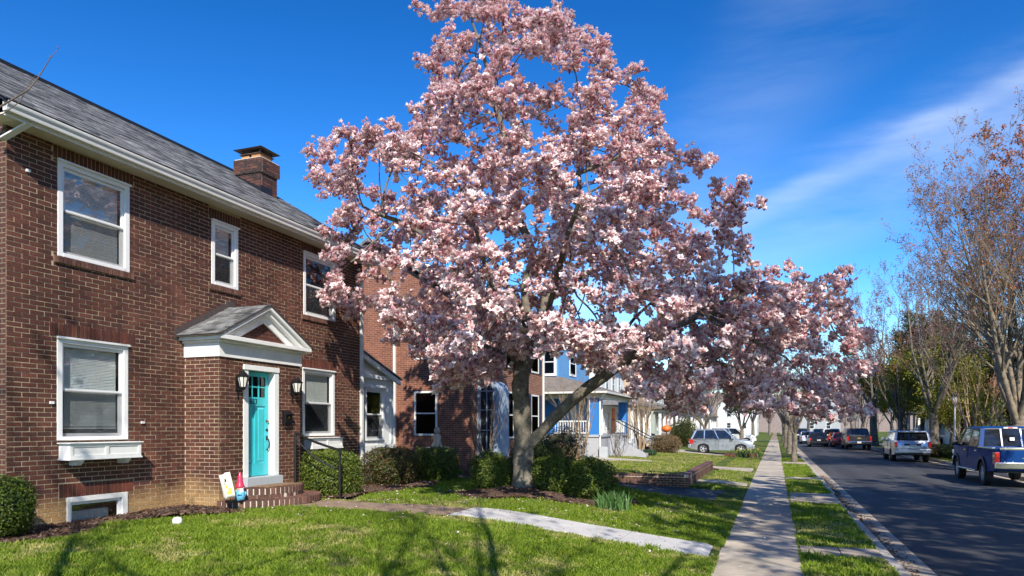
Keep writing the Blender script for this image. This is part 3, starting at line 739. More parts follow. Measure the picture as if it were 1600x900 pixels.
bed(inC, -9, -2, 13, 18.2, lambda X, Y: 0.02 + 0.14 * np.exp(-(((X - TX) / .8) ** 2 + ((Y - TY) / .7) ** 2)) + 0.05 * vnoise(X, Y, 1.6, 8), 3000)

# ------------------------------------------------------------------ grass blades
def paved(X, Y):
    return ((Y > 11.17) & (Y < 12.22) & (X > -5.33) & (X < WX0)) | ((Y > 11.08) & (Y < 12.1) & (X > -9.3) & (X <= -5.3) & (vnoise(X, Y, 3.0, 31) > .22)) | ((Y > 19.5) & (Y < 23.5) & (X < WX0)) | ((Y > 25.15) & (Y < 26.25) & (X > -2.7) & (X < WX0)) | ((Y > 33.3) & (Y < 36.3) & (X < WX0)) | ((X > WX1) & (((Y > 12) & (Y < 12.8)) | ((Y > 20) & (Y < 23.1)) | ((Y > 29.1) & (Y < 30.4)) | ((Y > 41) & (Y < 43.5)))) | ((Y > 23.2) & (X < -2.4) & (X > -2.95))
def grass(name, x0, x1, y0, y1, n, h0, dry, label, wid=0.0065):
    x = rng.uniform(x0, x1, n * 2); y = y0 + (y1 - y0) * rng.random(n * 2) ** 1.25
    d = x * FWD[0] + y * FWD[1]; r = x * RGT[0] + y * RGT[1]
    k = ~(inA(x, y) | inB(x, y) | inC(x, y) | paved(x, y)) & (np.abs(r / d) < 0.85) & (d > 5.5)
    x = x[k][:n]; y = y[k][:n]; c = len(x)
    z = np.where((x > WX0 - .04) & (x < WX1 + .04), -.008, gz(x, y) - 0.004)
    pat = 0.36 * vnoise(x, y, 1.1, 11) + 0.36 * vnoise(x, y, 2.7, 12) + 0.28 * vnoise(x, y, 7, 13)
    st = smooth01((pat - 0.46 + dry) / 0.25)                         # how dry this patch is
    keep = rng.random(c) > 0.45 * st
    x, y, z, st, pat = x[keep], y[keep], z[keep], st[keep], pat[keep]; c = len(x)
    h = h0 * rng.uniform(.45, 1.3, c) * (1 + 1.1 * (vnoise(x, y, 3.5, 21) > .78) * rng.random(c)) * (1 - .45 * st); a = rng.uniform(0, 6.28, c); w = wid * rng.uniform(.7, 1.5, c)
    lean = rng.normal(0, .45, (c, 2)) * h[:, None]
    p = np.stack([x, y, z], -1); s = np.stack([np.cos(a) * w, np.sin(a) * w, 0 * a], -1)
    tip = p + np.concatenate([lean, h[:, None]], 1); mid = p + np.concatenate([lean * .35, h[:, None] * .6], 1)
    V = np.stack([p - s, p + s, mid + s * .8, mid - s * .8, tip], 1).reshape(-1, 3)
    b = np.arange(c) * 5
    g1 = np.array([.098, .185, .012]); g2 = np.array([.29, .365, .038]); dr = np.array([.56, .47, .19])
    u = rng.random(c)[:, None]; col = g1 * (1 - u) + g2 * u
    mixd = (st * rng.uniform(.2, 1.1, c))[:, None].clip(0, 1); col = col * (1 - mixd) + dr * mixd
    o = onp(name, None, V, np.stack([b, b + 1, b + 2, b + 3], -1), np.stack([b + 3, b + 2, b + 4], -1), mats=['grass_blade'], attrs={'Col': np.repeat(col, 5, 0)})
    tag(o, label, 'grass', kind='stuff')
grass('grass', -9.6, WX0 + .03, 2.5, 11.2, 185000, 0.055, -0.03, 'short green lawn in front of the dark brick house')
grass('grass', -9.0, WX0 + .03, 12.2, 19.6, 80000, 0.06, -0.06, 'green lawn strip between the front walk and the driveway')
grass('grass', WX1 - .03, KX0 + .02, 6.0, 48, 45000, 0.06, 0.03, 'patchy grass in the strip between sidewalk and kerb', 0.009)
grass('grass', -9.5, WX0 - .02, 23.5, 49, 60000, 0.05, 0.16, 'dry yellowish lawn beyond the low brick wall', 0.012)
grass('grass', FK1 + .05, FW0 - .02, 22, 60, 22000, 0.06, 0.1, 'grass strip along the far kerb behind the parked cars', 0.012)
grass('grass', FW1 + .02, 20, 26, 60, 22000, 0.09, 0.0, 'lawn beyond the far sidewalk', 0.02)
# fallen petals on the lawn and walk, dead leaves in the gutter
def litter(name, n, fx, cols, size, label, cat, lift=0.02):
    p = fx(n); c = len(p); a = rng.uniform(0, 6.28, c); s = size * rng.uniform(.6, 1.4, c)
    dx = np.stack([np.cos(a), np.sin(a), rng.normal(0, .3, c)], -1) * s[:, None]; dy = np.stack([-np.sin(a), np.cos(a), rng.normal(0, .3, c)], -1) * (s * .6)[:, None]
    V = np.stack([p - dx, p - dy * .8 + np.array([0, 0, .006]), p + dx, p + dy], 1).reshape(-1, 3)
    col = np.array(cols)[rng.integers(0, len(cols), c)]
    tag(onp(name, None, V, np.arange(c * 4).reshape(-1, 4), mats=['petal'], attrs={'Col': np.repeat(col, 4, 0)}), label, cat, kind='stuff')
def f_pet(n):
    u = rng.normal(0, 3.4, n); v = rng.normal(-.8, 2.6, n); x = TX + u * RGT[0] + v * FWD[0]; y = TY + u * RGT[1] + v * FWD[1]
    k = (x > -9.8) & (x < 1.5) & (y < 19.5); x = x[k]; y = y[k]
    z = np.maximum(gz(x, y), np.where((x > WX0) & (x < WX1), 0.0, -1)) + np.where(paved(x, y), 0.04, 0.045)
    return np.stack([x, y, z], -1)
litter('fallen_petals', 1900, f_pet, [(.75, .62, .64), (.8, .74, .72), (.6, .38, .42), (.32, .2, .12)], 0.022, 'fallen white and pink petals scattered over lawn and walk', 'petals')
def f_leaf(n):
    y = rng.uniform(6, 34, n); x = KX1 + np.abs(rng.normal(0, .16, n)) + .02; return np.stack([x, y, -0.138 + 0.02 * rng.random(n)], -1)
litter('leaf_litter', 3200, f_leaf, [(.12, .07, .035), (.2, .12, .06), (.07, .045, .03), (.25, .17, .1)], 0.028, 'brown dead leaves lying in the gutter by the near kerb', 'leaves')
# ------------------------------------------------------------------ dark brick house
H1Y0, H1Y1, WTOP = 6.95, 16.30, 6.37
EP, EY0, EY1 = FX + 0.815, 10.23, 12.59         # entry front plane and its sides
h1 = thing('brick_house', 'dark brown brick house with turquoise door and grey shingle roof beside the lawn', 'house', (FX, 11.5, 0.4))
fFront = lambda u, z, d: (FX - d, u, z)
fEntry = lambda u, z, d: (EP - d, u, z)
fESide = lambda u, z, d: (u, EY0 + d, z)
fENorth = lambda u, z, d: (u, EY1 - d, z)
WIN = {  # name: (y0, y1, z0, z1)
    'lower_near': (7.72, 8.99, 1.80, 3.40), 'upper_near': (7.73, 9.02, 4.66, 6.15), 'small': (10.90, 11.63, 4.83, 6.10),
    'upper_far': (13.78, 15.06, 4.66, 6.15), 'lower_far': (13.74, 15.02, 1.80, 3.40), 'cellar': (7.88, 8.98, 0.38, 0.90)}
open_holes = list(WIN.values())
trim_holes = [(7.60, 9.14, 3.405, 3.62), (13.62, 15.14, 3.405, 3.62), (7.66, 9.10, 4.545, 4.655), (10.83, 11.70, 4.715, 4.825), (13.71, 15.13, 4.545, 4.655), (7.75, 9.1, 0.905, 1.12),
              (7.66, 9.10, 6.155, 6.4), (10.83, 11.70, 6.105, 6.4), (13.71, 15.13, 6.155, 6.4)]
mb = MB()
wall_holes(mb, H1Y0, H1Y1, 0.0, WTOP + .05, open_holes, lambda u, z, d: (FX - 0.0035 - d, u, z), 'mortar', 0.14, 'white_paint')
DOOR = (10.86, 11.89, 0.85, 3.22)
wall_holes(mb, EY0 + .0035, EY1 - .0035, 0.0, 3.35, [DOOR], lambda u, z, d: (EP - 0.0035 - d, u, z), 'mortar', 0.2, 'white_paint')
mb.poly([(FX, EY0 + .0035, 0), (EP - .0035, EY0 + .0035, 0), (EP - .0035, EY0 + .0035, 3.35), (FX, EY0 + .0035, 3.35)], 'mortar')
mb.poly([(FX, EY1 - .0035, 0), (EP - .0035, EY1 - .0035, 0), (EP - .0035, EY1 - .0035, 3.35), (FX, EY1 - .0035, 3.35)], 'mortar')
# side and rear walls and the gables
BX = FX - 8.4
mb.poly([(FX - .01, H1Y0, 0), (BX, H1Y0, 0), (BX, H1Y0, WTOP), ((FX + BX) / 2, H1Y0, 9.2), (FX - .01, H1Y0, WTOP)], 'brickwork_side')
mb.poly([(FX - .01, H1Y1, 0), (BX, H1Y1, 0), (BX, H1Y1, WTOP), ((FX + BX) / 2, H1Y1, 9.2), (FX - .01, H1Y1, WTOP)], 'brickwork_side')
mb.poly([(BX, H1Y0, 0), (BX, H1Y1, 0), (BX, H1Y1, WTOP), (BX, H1Y0, WTOP)], 'brickwork_side')
wall1 = mb.build('wall', h1)
tag(wall1, 'dark brown brick wall with pale mortar joints')
BP, BS, BR_ = [], [], []
Dp = 0.05
def put(fn_c, lst, yaw):
    for u, z, w, h in lst:
        j = random.uniform(-.001, .003)
        BP.append(fn_c(u, z + random.uniform(-.0015, .0015), j)); BS.append((w * random.uniform(.97, 1.01), Dp, h * random.uniform(.95, 1.02))); BR_.append(yaw + random.uniform(-.006, .006))
put(lambda u, z, j: (FX - Dp / 2 + j, u, z), lay_bricks(H1Y0, H1Y1, 0.26, WTOP, open_holes + trim_holes + [(EY0 + .03, EY1 - .03, 0, 3.3)]), math.pi / 2)
put(lambda u, z, j: (EP - Dp / 2 + j, u, z), lay_bricks(EY0, EY1, 0.26, 3.31, [DOOR], 0.2), math.pi / 2)
put(lambda u, z, j: (u, EY0 + Dp / 2 - j, z), lay_bricks(FX, EP, 0.26, 3.31, [], 0.6), 0.0)
put(lambda u, z, j: (u, EY1 - Dp / 2 + j, z), lay_bricks(FX, EP, 0.26, 3.31, [], 0.6), 0.0)
pieces(wall1, 'brick', 'brick_clay', BP, BS, BR_, keep=300, rest='brick_courses')
# soldier courses, rowlock sills
def row_on(y0, y1, z0, z1, out, mat, name, keep=300):
    n = max(2, round((y1 - y0) / 0.073)); w = (y1 - y0) / n
    P = [(FX + out - 0.03 + random.uniform(-.001, .002), y0 + (i + .5) * w, (z0 + z1) / 2) for i in range(n)]
    pieces(wall1, name, mat, P, [(0.06, w - .013, z1 - z0 - .004)] * n, keep=keep)
for (a, b, c, d) in ((7.60, 9.14, 3.41, 3.62), (13.62, 15.14, 3.41, 3.62)): row_on(a, b, c, d, 0.004, 'brick_soldier', 'soldier_brick')
row_on(7.75, 9.10, 0.905, 1.12, 0.004, 'brick_soldier', 'soldier_brick')
for (a, b, c, d) in ((7.66, 9.10, 6.16, 6.36), (10.83, 11.70, 6.11, 6.32), (13.71, 15.13, 6.16, 6.36)): row_on(a, b, c, d, 0.002, 'brick_clay', 'soldier_brick')
for (a, b, c, d) in ((7.66, 9.10, 4.55, 4.655), (10.83, 11.70, 4.72, 4.825), (13.71, 15.13, 4.55, 4.655)): row_on(a, b, c, d, 0.035, 'brick_step', 'sill_brick')
# ---------------- windows
def sash_window(house, y0, y1, z0, z1, blind=None, screen=True, name='window', room=True, X=FX, inward=-1):
    """double-hung window in the X plane: casing > two sashes, panes, blind"""
    k = inward; cw = 0.085
    fx = lambda d: X + k * d
    m = MB()
    m.box((fx(.10), y0, z0), (fx(-.012), y0 + cw, z1), 'white_vinyl'); m.box((fx(.10), y1 - cw, z0), (fx(-.012), y1, z1), 'white_vinyl')
    m.box((fx(.10), y0 + cw, z1 - cw), (fx(-.012), y1 - cw, z1), 'white_vinyl'); m.box((fx(.10), y0 + cw, z0), (fx(-.02), y1 - cw, z0 + .06), 'white_vinyl')
    m.box((fx(-.0125), y0 - .015, z1 - .02), (fx(-.05), y1 + .015, z1 + .015), 'white_vinyl')
    w = m.build(name, house, bevel=0.004)
    a, b, c, d = y0 + cw + .004, y1 - cw - .004, z0 + .064, z1 - cw - .004; mid = (c + d) / 2; s = 0.045
    for (p, q, dep) in ((mid - .02, d, .03), (c, mid + .02, .055)):
        m = MB()
        m.box((fx(dep + .03), a, p), (fx(dep), a + s, q), 'white_vinyl'); m.box((fx(dep + .03), b - s, p), (fx(dep), b, q), 'white_vinyl')
        m.box((fx(dep + .03), a + s, q - s), (fx(dep), b - s, q), 'white_vinyl'); m.box((fx(dep + .03), a + s, p), (fx(dep), b - s, p + s), 'white_vinyl')
        m.build('sash', w)
        m = MB(); m.box((fx(dep + .018), a + s - .004, p + s - .004), (fx(dep + .012), b - s + .004, q - s + .004), 'window_glass'); m.build('pane', w)
    m = MB(); m.poly([(fx(.025), a, c), (fx(.025), b, c), (fx(.025), b, mid), (fx(.025), a, mid)], 'insect_screen'); m.build('insect_screen', w)
    if blind:
        m = MB(); zb = c + (d - c) * blind; zz = d - .03
        y_a, y_b = a + .05, b - .05
        while zz > zb:
            tj = random.uniform(-.002, .002); m.mesh([(fx(.115), y_a, zz - .013), (fx(.115), y_b, zz - .013 + tj), (fx(.124), y_b, zz + .012 + tj), (fx(.124), y_a, zz + .012)], [(0, 1, 2, 3)], 'blind_white'); zz -= .025
        m.box((fx(.112), y_a, zb - .03), (fx(.135), y_b, zb - .008), 'blind_white')
        o = m.build('blind', w); o['kind'] = 'stuff'
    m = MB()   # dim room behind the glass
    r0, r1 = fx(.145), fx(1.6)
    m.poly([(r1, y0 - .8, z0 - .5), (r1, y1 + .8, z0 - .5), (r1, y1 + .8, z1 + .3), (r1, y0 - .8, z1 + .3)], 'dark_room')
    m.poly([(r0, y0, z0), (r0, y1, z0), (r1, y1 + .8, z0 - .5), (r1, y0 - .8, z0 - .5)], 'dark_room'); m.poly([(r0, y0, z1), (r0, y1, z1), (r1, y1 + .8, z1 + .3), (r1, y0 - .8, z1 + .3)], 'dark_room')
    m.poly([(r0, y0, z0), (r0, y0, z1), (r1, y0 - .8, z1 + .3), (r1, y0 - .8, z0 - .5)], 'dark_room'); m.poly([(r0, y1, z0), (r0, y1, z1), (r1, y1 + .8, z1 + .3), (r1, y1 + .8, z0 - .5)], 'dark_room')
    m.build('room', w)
    return w
tag(sash_window(h1, *WIN['lower_near'], blind=0.10), 'ground floor window with pale blinds beside the entry')
tag(sash_window(h1, *WIN['upper_near'], blind=0.02), 'upper window reflecting the blossoming tree')
tag(sash_window(h1, *WIN['small'], blind=0.55), 'small narrow upper window above the entry roof')
sash_window(h1, *WIN['upper_far']); sash_window(h1, *WIN['lower_far'], blind=0.5)
# cellar window
y0, y1, z0, z1 = WIN['cellar']; m = MB()
m.box((FX - .1, y0, z0), (FX + .015, y0 + .06, z1), 'white_paint').box((FX - .1, y1 - .1, z0), (FX + .015, y1, z1), 'white_paint').box((FX - .1, y0 + .06, z1 - .08), (FX + .018, y1 - .1, z1), 'white_paint')
cw_ = m.build('window', h1, bevel=.004); tag(cw_, 'low cellar window with white frame at ground level')
m = MB(); m.box((FX - .07, y0 + .07, z0), (FX - .03, y0 + .11, z1 - .085), 'white_vinyl').box((FX - .07, y1 - .15, z0), (FX - .03, y1 - .105, z1 - .085), 'white_vinyl').box((FX - .07, y0 + .11, z1 - .13), (FX - .03, y1 - .15, z1 - .085), 'white_vinyl'); m.build('sash', cw_)
MB().box((FX - .056, y0 + .1, z0), (FX - .05, y1 - .14, z1 - .125), 'window_glass').build('pane', cw_)
MB().box((FX - .4, y0 + .2, z0), (FX - .2, y1 - .2, z1 - .25), 'curtain').box((FX - .62, y0 + .06, z0 - .1), (FX - .6, y1, z1), 'dark_room').build('room', cw_)
# ---------------- entry: door, frame, frieze, pediment roof
DX = EP - 0.14
fr = MB()
fr.box((EP - .18, DOOR[0] + .003, DOOR[2] + .18), (EP + .012, DOOR[0] + .135, DOOR[3] - .1), 'white_paint').box((EP - .18, DOOR[1] - .135, DOOR[2] + .18), (EP + .012, DOOR[1] - .003, DOOR[3] - .1), 'white_paint')
fr.box((EP - .18, DOOR[0] + .003, DOOR[3] - .1), (EP + .03, DOOR[1] - .003, DOOR[3] - .003), 'white_paint')
fr.build('door_frame', h1, bevel=.004)
MB().box((EP - .2, DOOR[0] + .003, DOOR[2]), (EP + .10, DOOR[1] + .02, DOOR[2] + .175), 'grey_paint').build('door_sill', h1, bevel=.006)
da, db, dz0, dz1 = DOOR[0] + .14, DOOR[1] - .14, 1.035, 3.105
dr = MB()
yst = [da, da + .10, (da + db) / 2 - .035, (da + db) / 2 + .035, db - .10, db]
dr.box((DX - .045, da, dz0), (DX - .018, db, dz1 - .50), 'teal_paint')
for (p, q) in ((yst[0], yst[1]), (yst[2], yst[3]), (yst[4], yst[5])): dr.box((DX - .018, p, dz0 + .25), (DX, q, 2.43), 'teal_paint')
dr.box((DX - .018, da, dz0), (DX, db, dz0 + .25), 'teal_paint'); dr.box((DX - .018, da, 2.43), (DX, db, 2.60), 'teal_paint')
gl0, gl1 = 2.60, dz1 - .09
dr.box((DX - .045, da, dz1 - .09), (DX, db, dz1), 'teal_paint').box((DX - .045, da, gl0), (DX, da + .09, gl1), 'teal_paint').box((DX - .045, db - .09, gl0), (DX, db, gl1), 'teal_paint')
gw = (db - da - .18) / 3
for i in (1, 2): dr.box((DX - .035, da + .09 + i * gw - .013, gl0), (DX - .004, da + .09 + i * gw + .013, gl1), 'teal_paint')
dr.box((DX - .034, da + .09, (gl0 + gl1) / 2 - .012), (DX - .006, db - .09, (gl0 + gl1) / 2 + .012), 'teal_paint')
for (p, q) in ((yst[1], yst[2]), (yst[3], yst[4])):
    dr.hexa([(DX - .018, p + .03, dz0 + .28), (DX - .018, q - .03, dz0 + .28), (DX - .018, q - .03, 2.40), (DX - .018, p + .03, 2.40), (DX - .004, p + .06, dz0 + .31), (DX - .004, q - .06, dz0 + .31), (DX - .004, q - .06, 2.37), (DX - .004, p + .06, 2.37)], 'teal_paint')
door = dr.build('door', h1, bevel=.003); tag(door, 'turquoise front door with six small panes and number 633')
for i in range(3):
    for j in range(2):
        a = da + .09 + i * gw + .014 * (i > 0); b = da + .09 + (i + 1) * gw - .014 * (i < 2); c = gl0 if j == 0 else (gl0 + gl1) / 2 + .012; d = (gl0 + gl1) / 2 - .012 if j == 0 else gl1
        MB().box((DX - .026, a, c), (DX - .02, b, d), 'dark_glass').build('pane', door)
MB().box((DX - .9, da - .3, .6), (DX - .88, db + .3, 3.3), 'dark_room').build('hall', door)
text_mesh('house_number', '633', 0.15, 0.004, 'black_iron', door, np.array([DX + .002, (da + db) / 2 - .07, 2.515]) - org(door), (R(90), 0, R(90)))
MB().lathe([(.03, 0), (.034, .012), (.02, .02), (.01, .05)], (DX, db - .05, 2.13), 'brass', 12, 'x').build('lock', door)
MB().lathe([(.03, 0), (.03, .012), (.015, .02)], (DX, db - .05, 1.95), 'black_iron', 12, 'x').build('lock', door)
hp = [(DX, db - .05, 1.78), (DX + .05, db - .05, 1.76), (DX + .062, db - .052, 1.68), (DX + .055, db - .055, 1.60), (DX + .02, db - .06, 1.55), (DX, db - .06, 1.55)]
MB().tube(hp, .011, 'black_iron', 8).box((DX, db - .075, 1.74), (DX + .008, db - .03, 1.83), 'black_iron').build('handle', door)
# frieze boards and cornice
FZ0, FZ1 = 3.31, 3.57
m = MB()
m.box((FX + .002, EY0 - .025, FZ0), (EP - .002, EY0 + .04, FZ1), 'white_paint').box((FX + .002, EY1 - .04, FZ0), (EP - .002, EY1 + .025, FZ1), 'white_paint').box((EP - .002, EY0 - .025, FZ0), (EP + .028, EY1 + .025, FZ1), 'white_paint')
m.build('frieze', h1, bevel=.004)
OV, CF = 0.15, EP + 0.19
m = MB()
for (a, b, c, d) in ((FZ1, FZ1 + .05, .07, .09), (FZ1 + .05, FZ1 + .13, OV, .19)):
    m.box((FX + .002, EY0 - c, a), (EP + d, EY1 + c, b), 'white_paint')
m.build('cornice', h1, bevel=.008)
PZ0, PK = FZ1 + 0.135, 4.43; YM = (EY0 + EY1) / 2; HW = (EY1 - EY0) / 2 + OV + .03
ang = math.atan2(PK - PZ0, HW)
# brick tympanum, raking mouldings
tb = EP - 0.02
m = MB(); m.prism([(tb - .1, YM - HW + .1, PZ0), (tb - .1, YM + HW - .1, PZ0), (tb - .1, YM, PK - .06)], (.1, 0, 0), 'mortar'); tym = m.build('tympanum', h1)
BPt = [b for b in lay_bricks(YM - HW, YM + HW, PZ0 + .01, PK, [], .1)]
P = []; S = []
for u, z, w, h in BPt:
    lim = (PK - .10 - (z + h / 2)) / math.tan(ang); a, b = max(u - w / 2, YM - lim), min(u + w / 2, YM + lim)
    if b - a > .04: P.append((tb - .016 + .02, (a + b) / 2, z)); S.append((.04, b - a, h))
pieces(tym, 'brick', 'brick_clay', P, S)
for sg in (-1, 1):
    dirv = np.array([0, -sg * math.cos(ang), math.sin(ang)]); nrm = np.array([0, sg * math.sin(ang), math.cos(ang)])
    e = np.array([0, YM + sg * HW, PZ0]); pk = np.array([0, YM, PK])
    m = MB()
    for (x0, x1, t0, t1) in ((EP + .02, EP + .19, -.075, -.012), (EP + .02, EP + .13, -.15, -.076), (EP - .004, EP + .045, -.30, -.151)):
        pts = []
        for xx in (x0, x1):
            for t in (t0, t1):
                # cut plumb at the ridge and level at the foot
                top = pk + nrm * t / 1.0; top = np.array([0, YM, PK + t / math.cos(ang)])
                zf = PZ0 + .001; s_ = (zf - (PK + t / math.cos(ang))) / math.tan(ang)
                foot = np.array([0, YM - sg * s_, zf])
                if abs(foot[1] - YM) > HW: foot = np.array([0, YM + sg * HW, PK + t / math.cos(ang) - HW * math.tan(ang)])
                pts.append((xx, top, foot))
        (xa, T0, F0), (_, T1, F1), (xb, T2, F2), (_, T3, F3) = pts
        g = lambda x, p: (x, p[1], p[2])
        m.hexa([g(xa, F0), g(xb, F0), g(xb, F1), g(xa, F1), g(xa, T0), g(xb, T0), g(xb, T1), g(xa, T1)], 'white_paint')
    m.build('raking_moulding', h1)
# entry roof: deck plus separate shingles on both slopes
erx0, erx1 = FX - .02, CF + .025
m = MB()
for sg in (-1, 1):
    a = (YM + sg * (HW + .03), PZ0 - .03 * math.tan(ang)); b = (YM, PK)
    m.hexa([(erx0, a[0], a[1] - .01), (erx1, a[0], a[1] - .01), (erx1, b[0], b[1] - .01), (erx0, b[0], b[1] - .01), (erx0, a[0], a[1] + .012), (erx1, a[0], a[1] + .012), (erx1, b[0], b[1] + .012), (erx0, b[0], b[1] + .012)], 'flashing')
er = m.build('entry_roof', h1)
def shingles(parent, origin, along, up, nrm, L, Hh, tab, expo, thick=.007, name='shingle', keep=300, rest='shingle_courses', jit=True):
    """overlapping tabs: rows up the slope; along/up/nrm unit vectors"""
    P, S, RR = [], [], []
    rows = int(Hh / expo) + 1
    tilt = 0.03
    Bm = np.stack([along, up, nrm], 1)
    for r_ in range(rows):
        off = random.random() * tab; u = -off
        while u < L:
            w = tab * (random.uniform(.75, 1.25) if jit else 1)
            a, b = max(u, 0), min(u + w, L); u += w
            if b - a < .03: continue
            hh = min(expo * 1.35, Hh - r_ * expo)
            if hh < .03: continue
            th = thick * random.choice((.7, 1, 1.6))
            P.append(origin + along * ((a + b) / 2) + up * (r_ * expo + hh / 2) + nrm * (th / 2 + .012)); S.append((b - a - .006, hh, th))
            ct, st = math.cos(-tilt), math.sin(-tilt)
            RR.append(Bm @ np.array([[1, 0, 0], [0, ct, -st], [0, st, ct]]))
    pieces(parent, name, 'shingle', P, S, ROT=RR, keep=keep, rest=rest)
for sg in (-1, 1):
    o0 = np.array([erx1 if sg < 0 else erx0, YM + sg * (HW + .035), PZ0 - .035 * math.tan(ang) + .004])
    shingles(er, o0, np.array([-1.0 if sg < 0 else 1.0, 0, 0]), np.array([0, -sg * math.cos(ang), math.sin(ang)]), np.array([0, sg * math.sin(ang), math.cos(ang)]), erx1 - erx0 - .02, HW / math.cos(ang), .17, .115)
# stepped flashing against the wall
m = MB()
for sg in (-1, 1):
    n = 11
    for i in range(n):
        y = YM + sg * (HW + .06) * (1 - i / n); z = PZ0 - .05 + (PK - PZ0 + .05) * (i / n)
        m.box((FX + .004, y, z - .02), (FX + .012, y - sg * (HW + .06) / n * 1.02, z + .20 - .0), 'flashing')
m.build('step_flashing', h1)
# brick steps, two curved tiers
def tier(semi_y, semi_x, z0, z1, zb, name, label):
    cx, cy = EP + .002, YM + .02
    n = 40; arc = [(cx + semi_x * math.sin(t), cy - semi_y * math.cos(t)) for t in np.linspace(0, math.pi, n)]
    m = MB(); loop = [(x, y, zb) for x, y in arc]
    shrink = [(cx + (x - cx) * .985, cy + (y - cy) * .985, zb) for x, y in arc]
    m.prism(shrink, (0, 0, z1 - zb - .012), 'mortar_grey')
    o = m.build(name, h1); tag(o, label)
    # soldier bricks round the edge, evenly by arc length
    A = np.array(arc); seg = np.r_[0, np.cumsum(np.linalg.norm(np.diff(A, axis=0), axis=1))]; N = int(seg[-1] / .105)
    P, S, RZ = [], [], []
    for i in range(N):
        s = (i + .5) / N * seg[-1]; x = np.interp(s, seg, A[:, 0]); y = np.interp(s, seg, A[:, 1])
        k = min(np.searchsorted(seg, s), n - 1); t = A[k] - A[k - 1]; yaw = math.atan2(t[1], t[0])
        nx_, ny_ = t[1], -t[0]; l = math.hypot(nx_, ny_)
        P.append((x - nx_ / l * .075, y - ny_ / l * .075, (z0 + z1) / 2)); S.append((.080, .15, z1 - z0)); RZ.append(yaw)
    pieces(o, 'brick', 'brick_step', P, S, RZ)
    # flat top pavers
    P, S = [], []
    yy = cy - semi_y + .1; row = 0
    while yy < cy + semi_y - .1:
        lim = semi_x * math.sqrt(max(0, 1 - ((yy - cy) / semi_y) ** 2)) - .16; xx = cx + .02 - (row % 2) * .1
        while xx < cx + lim:
            e = min(xx + .2, cx + lim); s_ = max(xx, cx + .004)
            if e - s_ > .04: P.append(((s_ + e) / 2, yy + .05, z1 - .02)); S.append((e - s_ - .01, .092, .036))
            xx += .21
        yy += .103; row += 1
    if P: pieces(o, 'paver', 'brick_step', P, S)
    # course of bricks below
    P, S, RZ = [], [], []; N2 = int(seg[-1] / .235)
    for zc in np.arange(z0 - .045, zb, -.082):
        for i in range(N2):
            s = (i + .5 + .0) / N2 * seg[-1]; x = np.interp(s, seg, A[:, 0]); y = np.interp(s, seg, A[:, 1]); k = min(np.searchsorted(seg, s), n - 1); t = A[k] - A[k - 1]; l = np.linalg.norm(t)
            P.append((x - t[1] / l * .06, y + t[0] / l * .06, zc)); S.append((seg[-1] / N2 - .012, .1, .07)); RZ.append(math.atan2(t[1], t[0]))
    if P: pieces(o, 'brick', 'brick_step', P, S, RZ)
tier(1.27, 1.02, .535, .655, .36, 'lower_step', 'wide curved lower brick step')
tier(.90, .66, .735, .85, .62, 'upper_step', 'curved upper brick step under the door')
# ---------------- eaves, gutter, main roof
EX = FX + 0.36; ZS = WTOP + .0
m = MB(); 
ny_ = int((H1Y1 + .2 - H1Y0 + .25) / .2)
for i in range(ny_):
    a = H1Y0 - .25 + i * .2; m.box((FX - .05, a + .004, ZS), (EX, a + .196, ZS + .02), 'cream_soffit')
m.box((FX - .05, H1Y0 - .25, ZS + .008), (EX, H1Y1 + .2, ZS + .03), 'cream_soffit')
m.build('soffit', h1)
MB().box((EX, H1Y0 - .27, ZS - .03), (EX + .022, H1Y1 + .22, ZS + .17), 'gutter_white').build('fascia', h1)
gp = [(0, .0), (.075, .0), (.082, .02), (.085, .05), (.105, .075), (.118, .105), (.118, .125), (.108, .125), (.106, .108), (.07, .05), (.066, .012), (.012, .012), (.012, .125), (0, .125)]
m = MB(); m.prism([(EX + .024 + x, H1Y0 - .30, ZS + .02 + z) for x, z in gp], (0, H1Y1 + .54 - H1Y0, 0), 'gutter_white'); m.build('gutter', h1, smooth=25)
RXe, RZe = EX + .07, ZS + .175; RXr, RZr = FX - 4.2, 9.33
ry0, ry1 = H1Y0 - .32, H1Y1 + .26
sl_ = math.atan2(RZr - RZe, RXe - RXr)
m = MB()
for (xe, sgn) in ((RXe, 1), (2 * RXr - RXe, -1)):
    m.hexa([(xe, ry0, RZe - .03), (xe, ry1, RZe - .03), (RXr, ry1, RZr - .03), (RXr, ry0, RZr - .03), (xe, ry0, RZe), (xe, ry1, RZe), (RXr, ry1, RZr), (RXr, ry0, RZr)], 'black_flashing')
m.box((RXr - .12, ry0, RZr - .02), (RXr + .10, ry1, RZr + .045), 'black_flashing')
roof1 = m.build('roof', h1)
shingles(roof1, np.array([RXe + .01, ry0, RZe + .0]), np.array([0, 1.0, 0]), np.array([-math.cos(sl_), 0, math.sin(sl_)]), np.array([math.sin(sl_), 0, math.cos(sl_)]), ry1 - ry0, (RZr - RZe) / math.sin(sl_), .30, .145, keep=300)
MB().box((FX - .1, H1Y1 + .12, ZS), (FX + .35, H1Y1 + .22, ZS + .2), 'gutter_white').build('rake_return', h1)
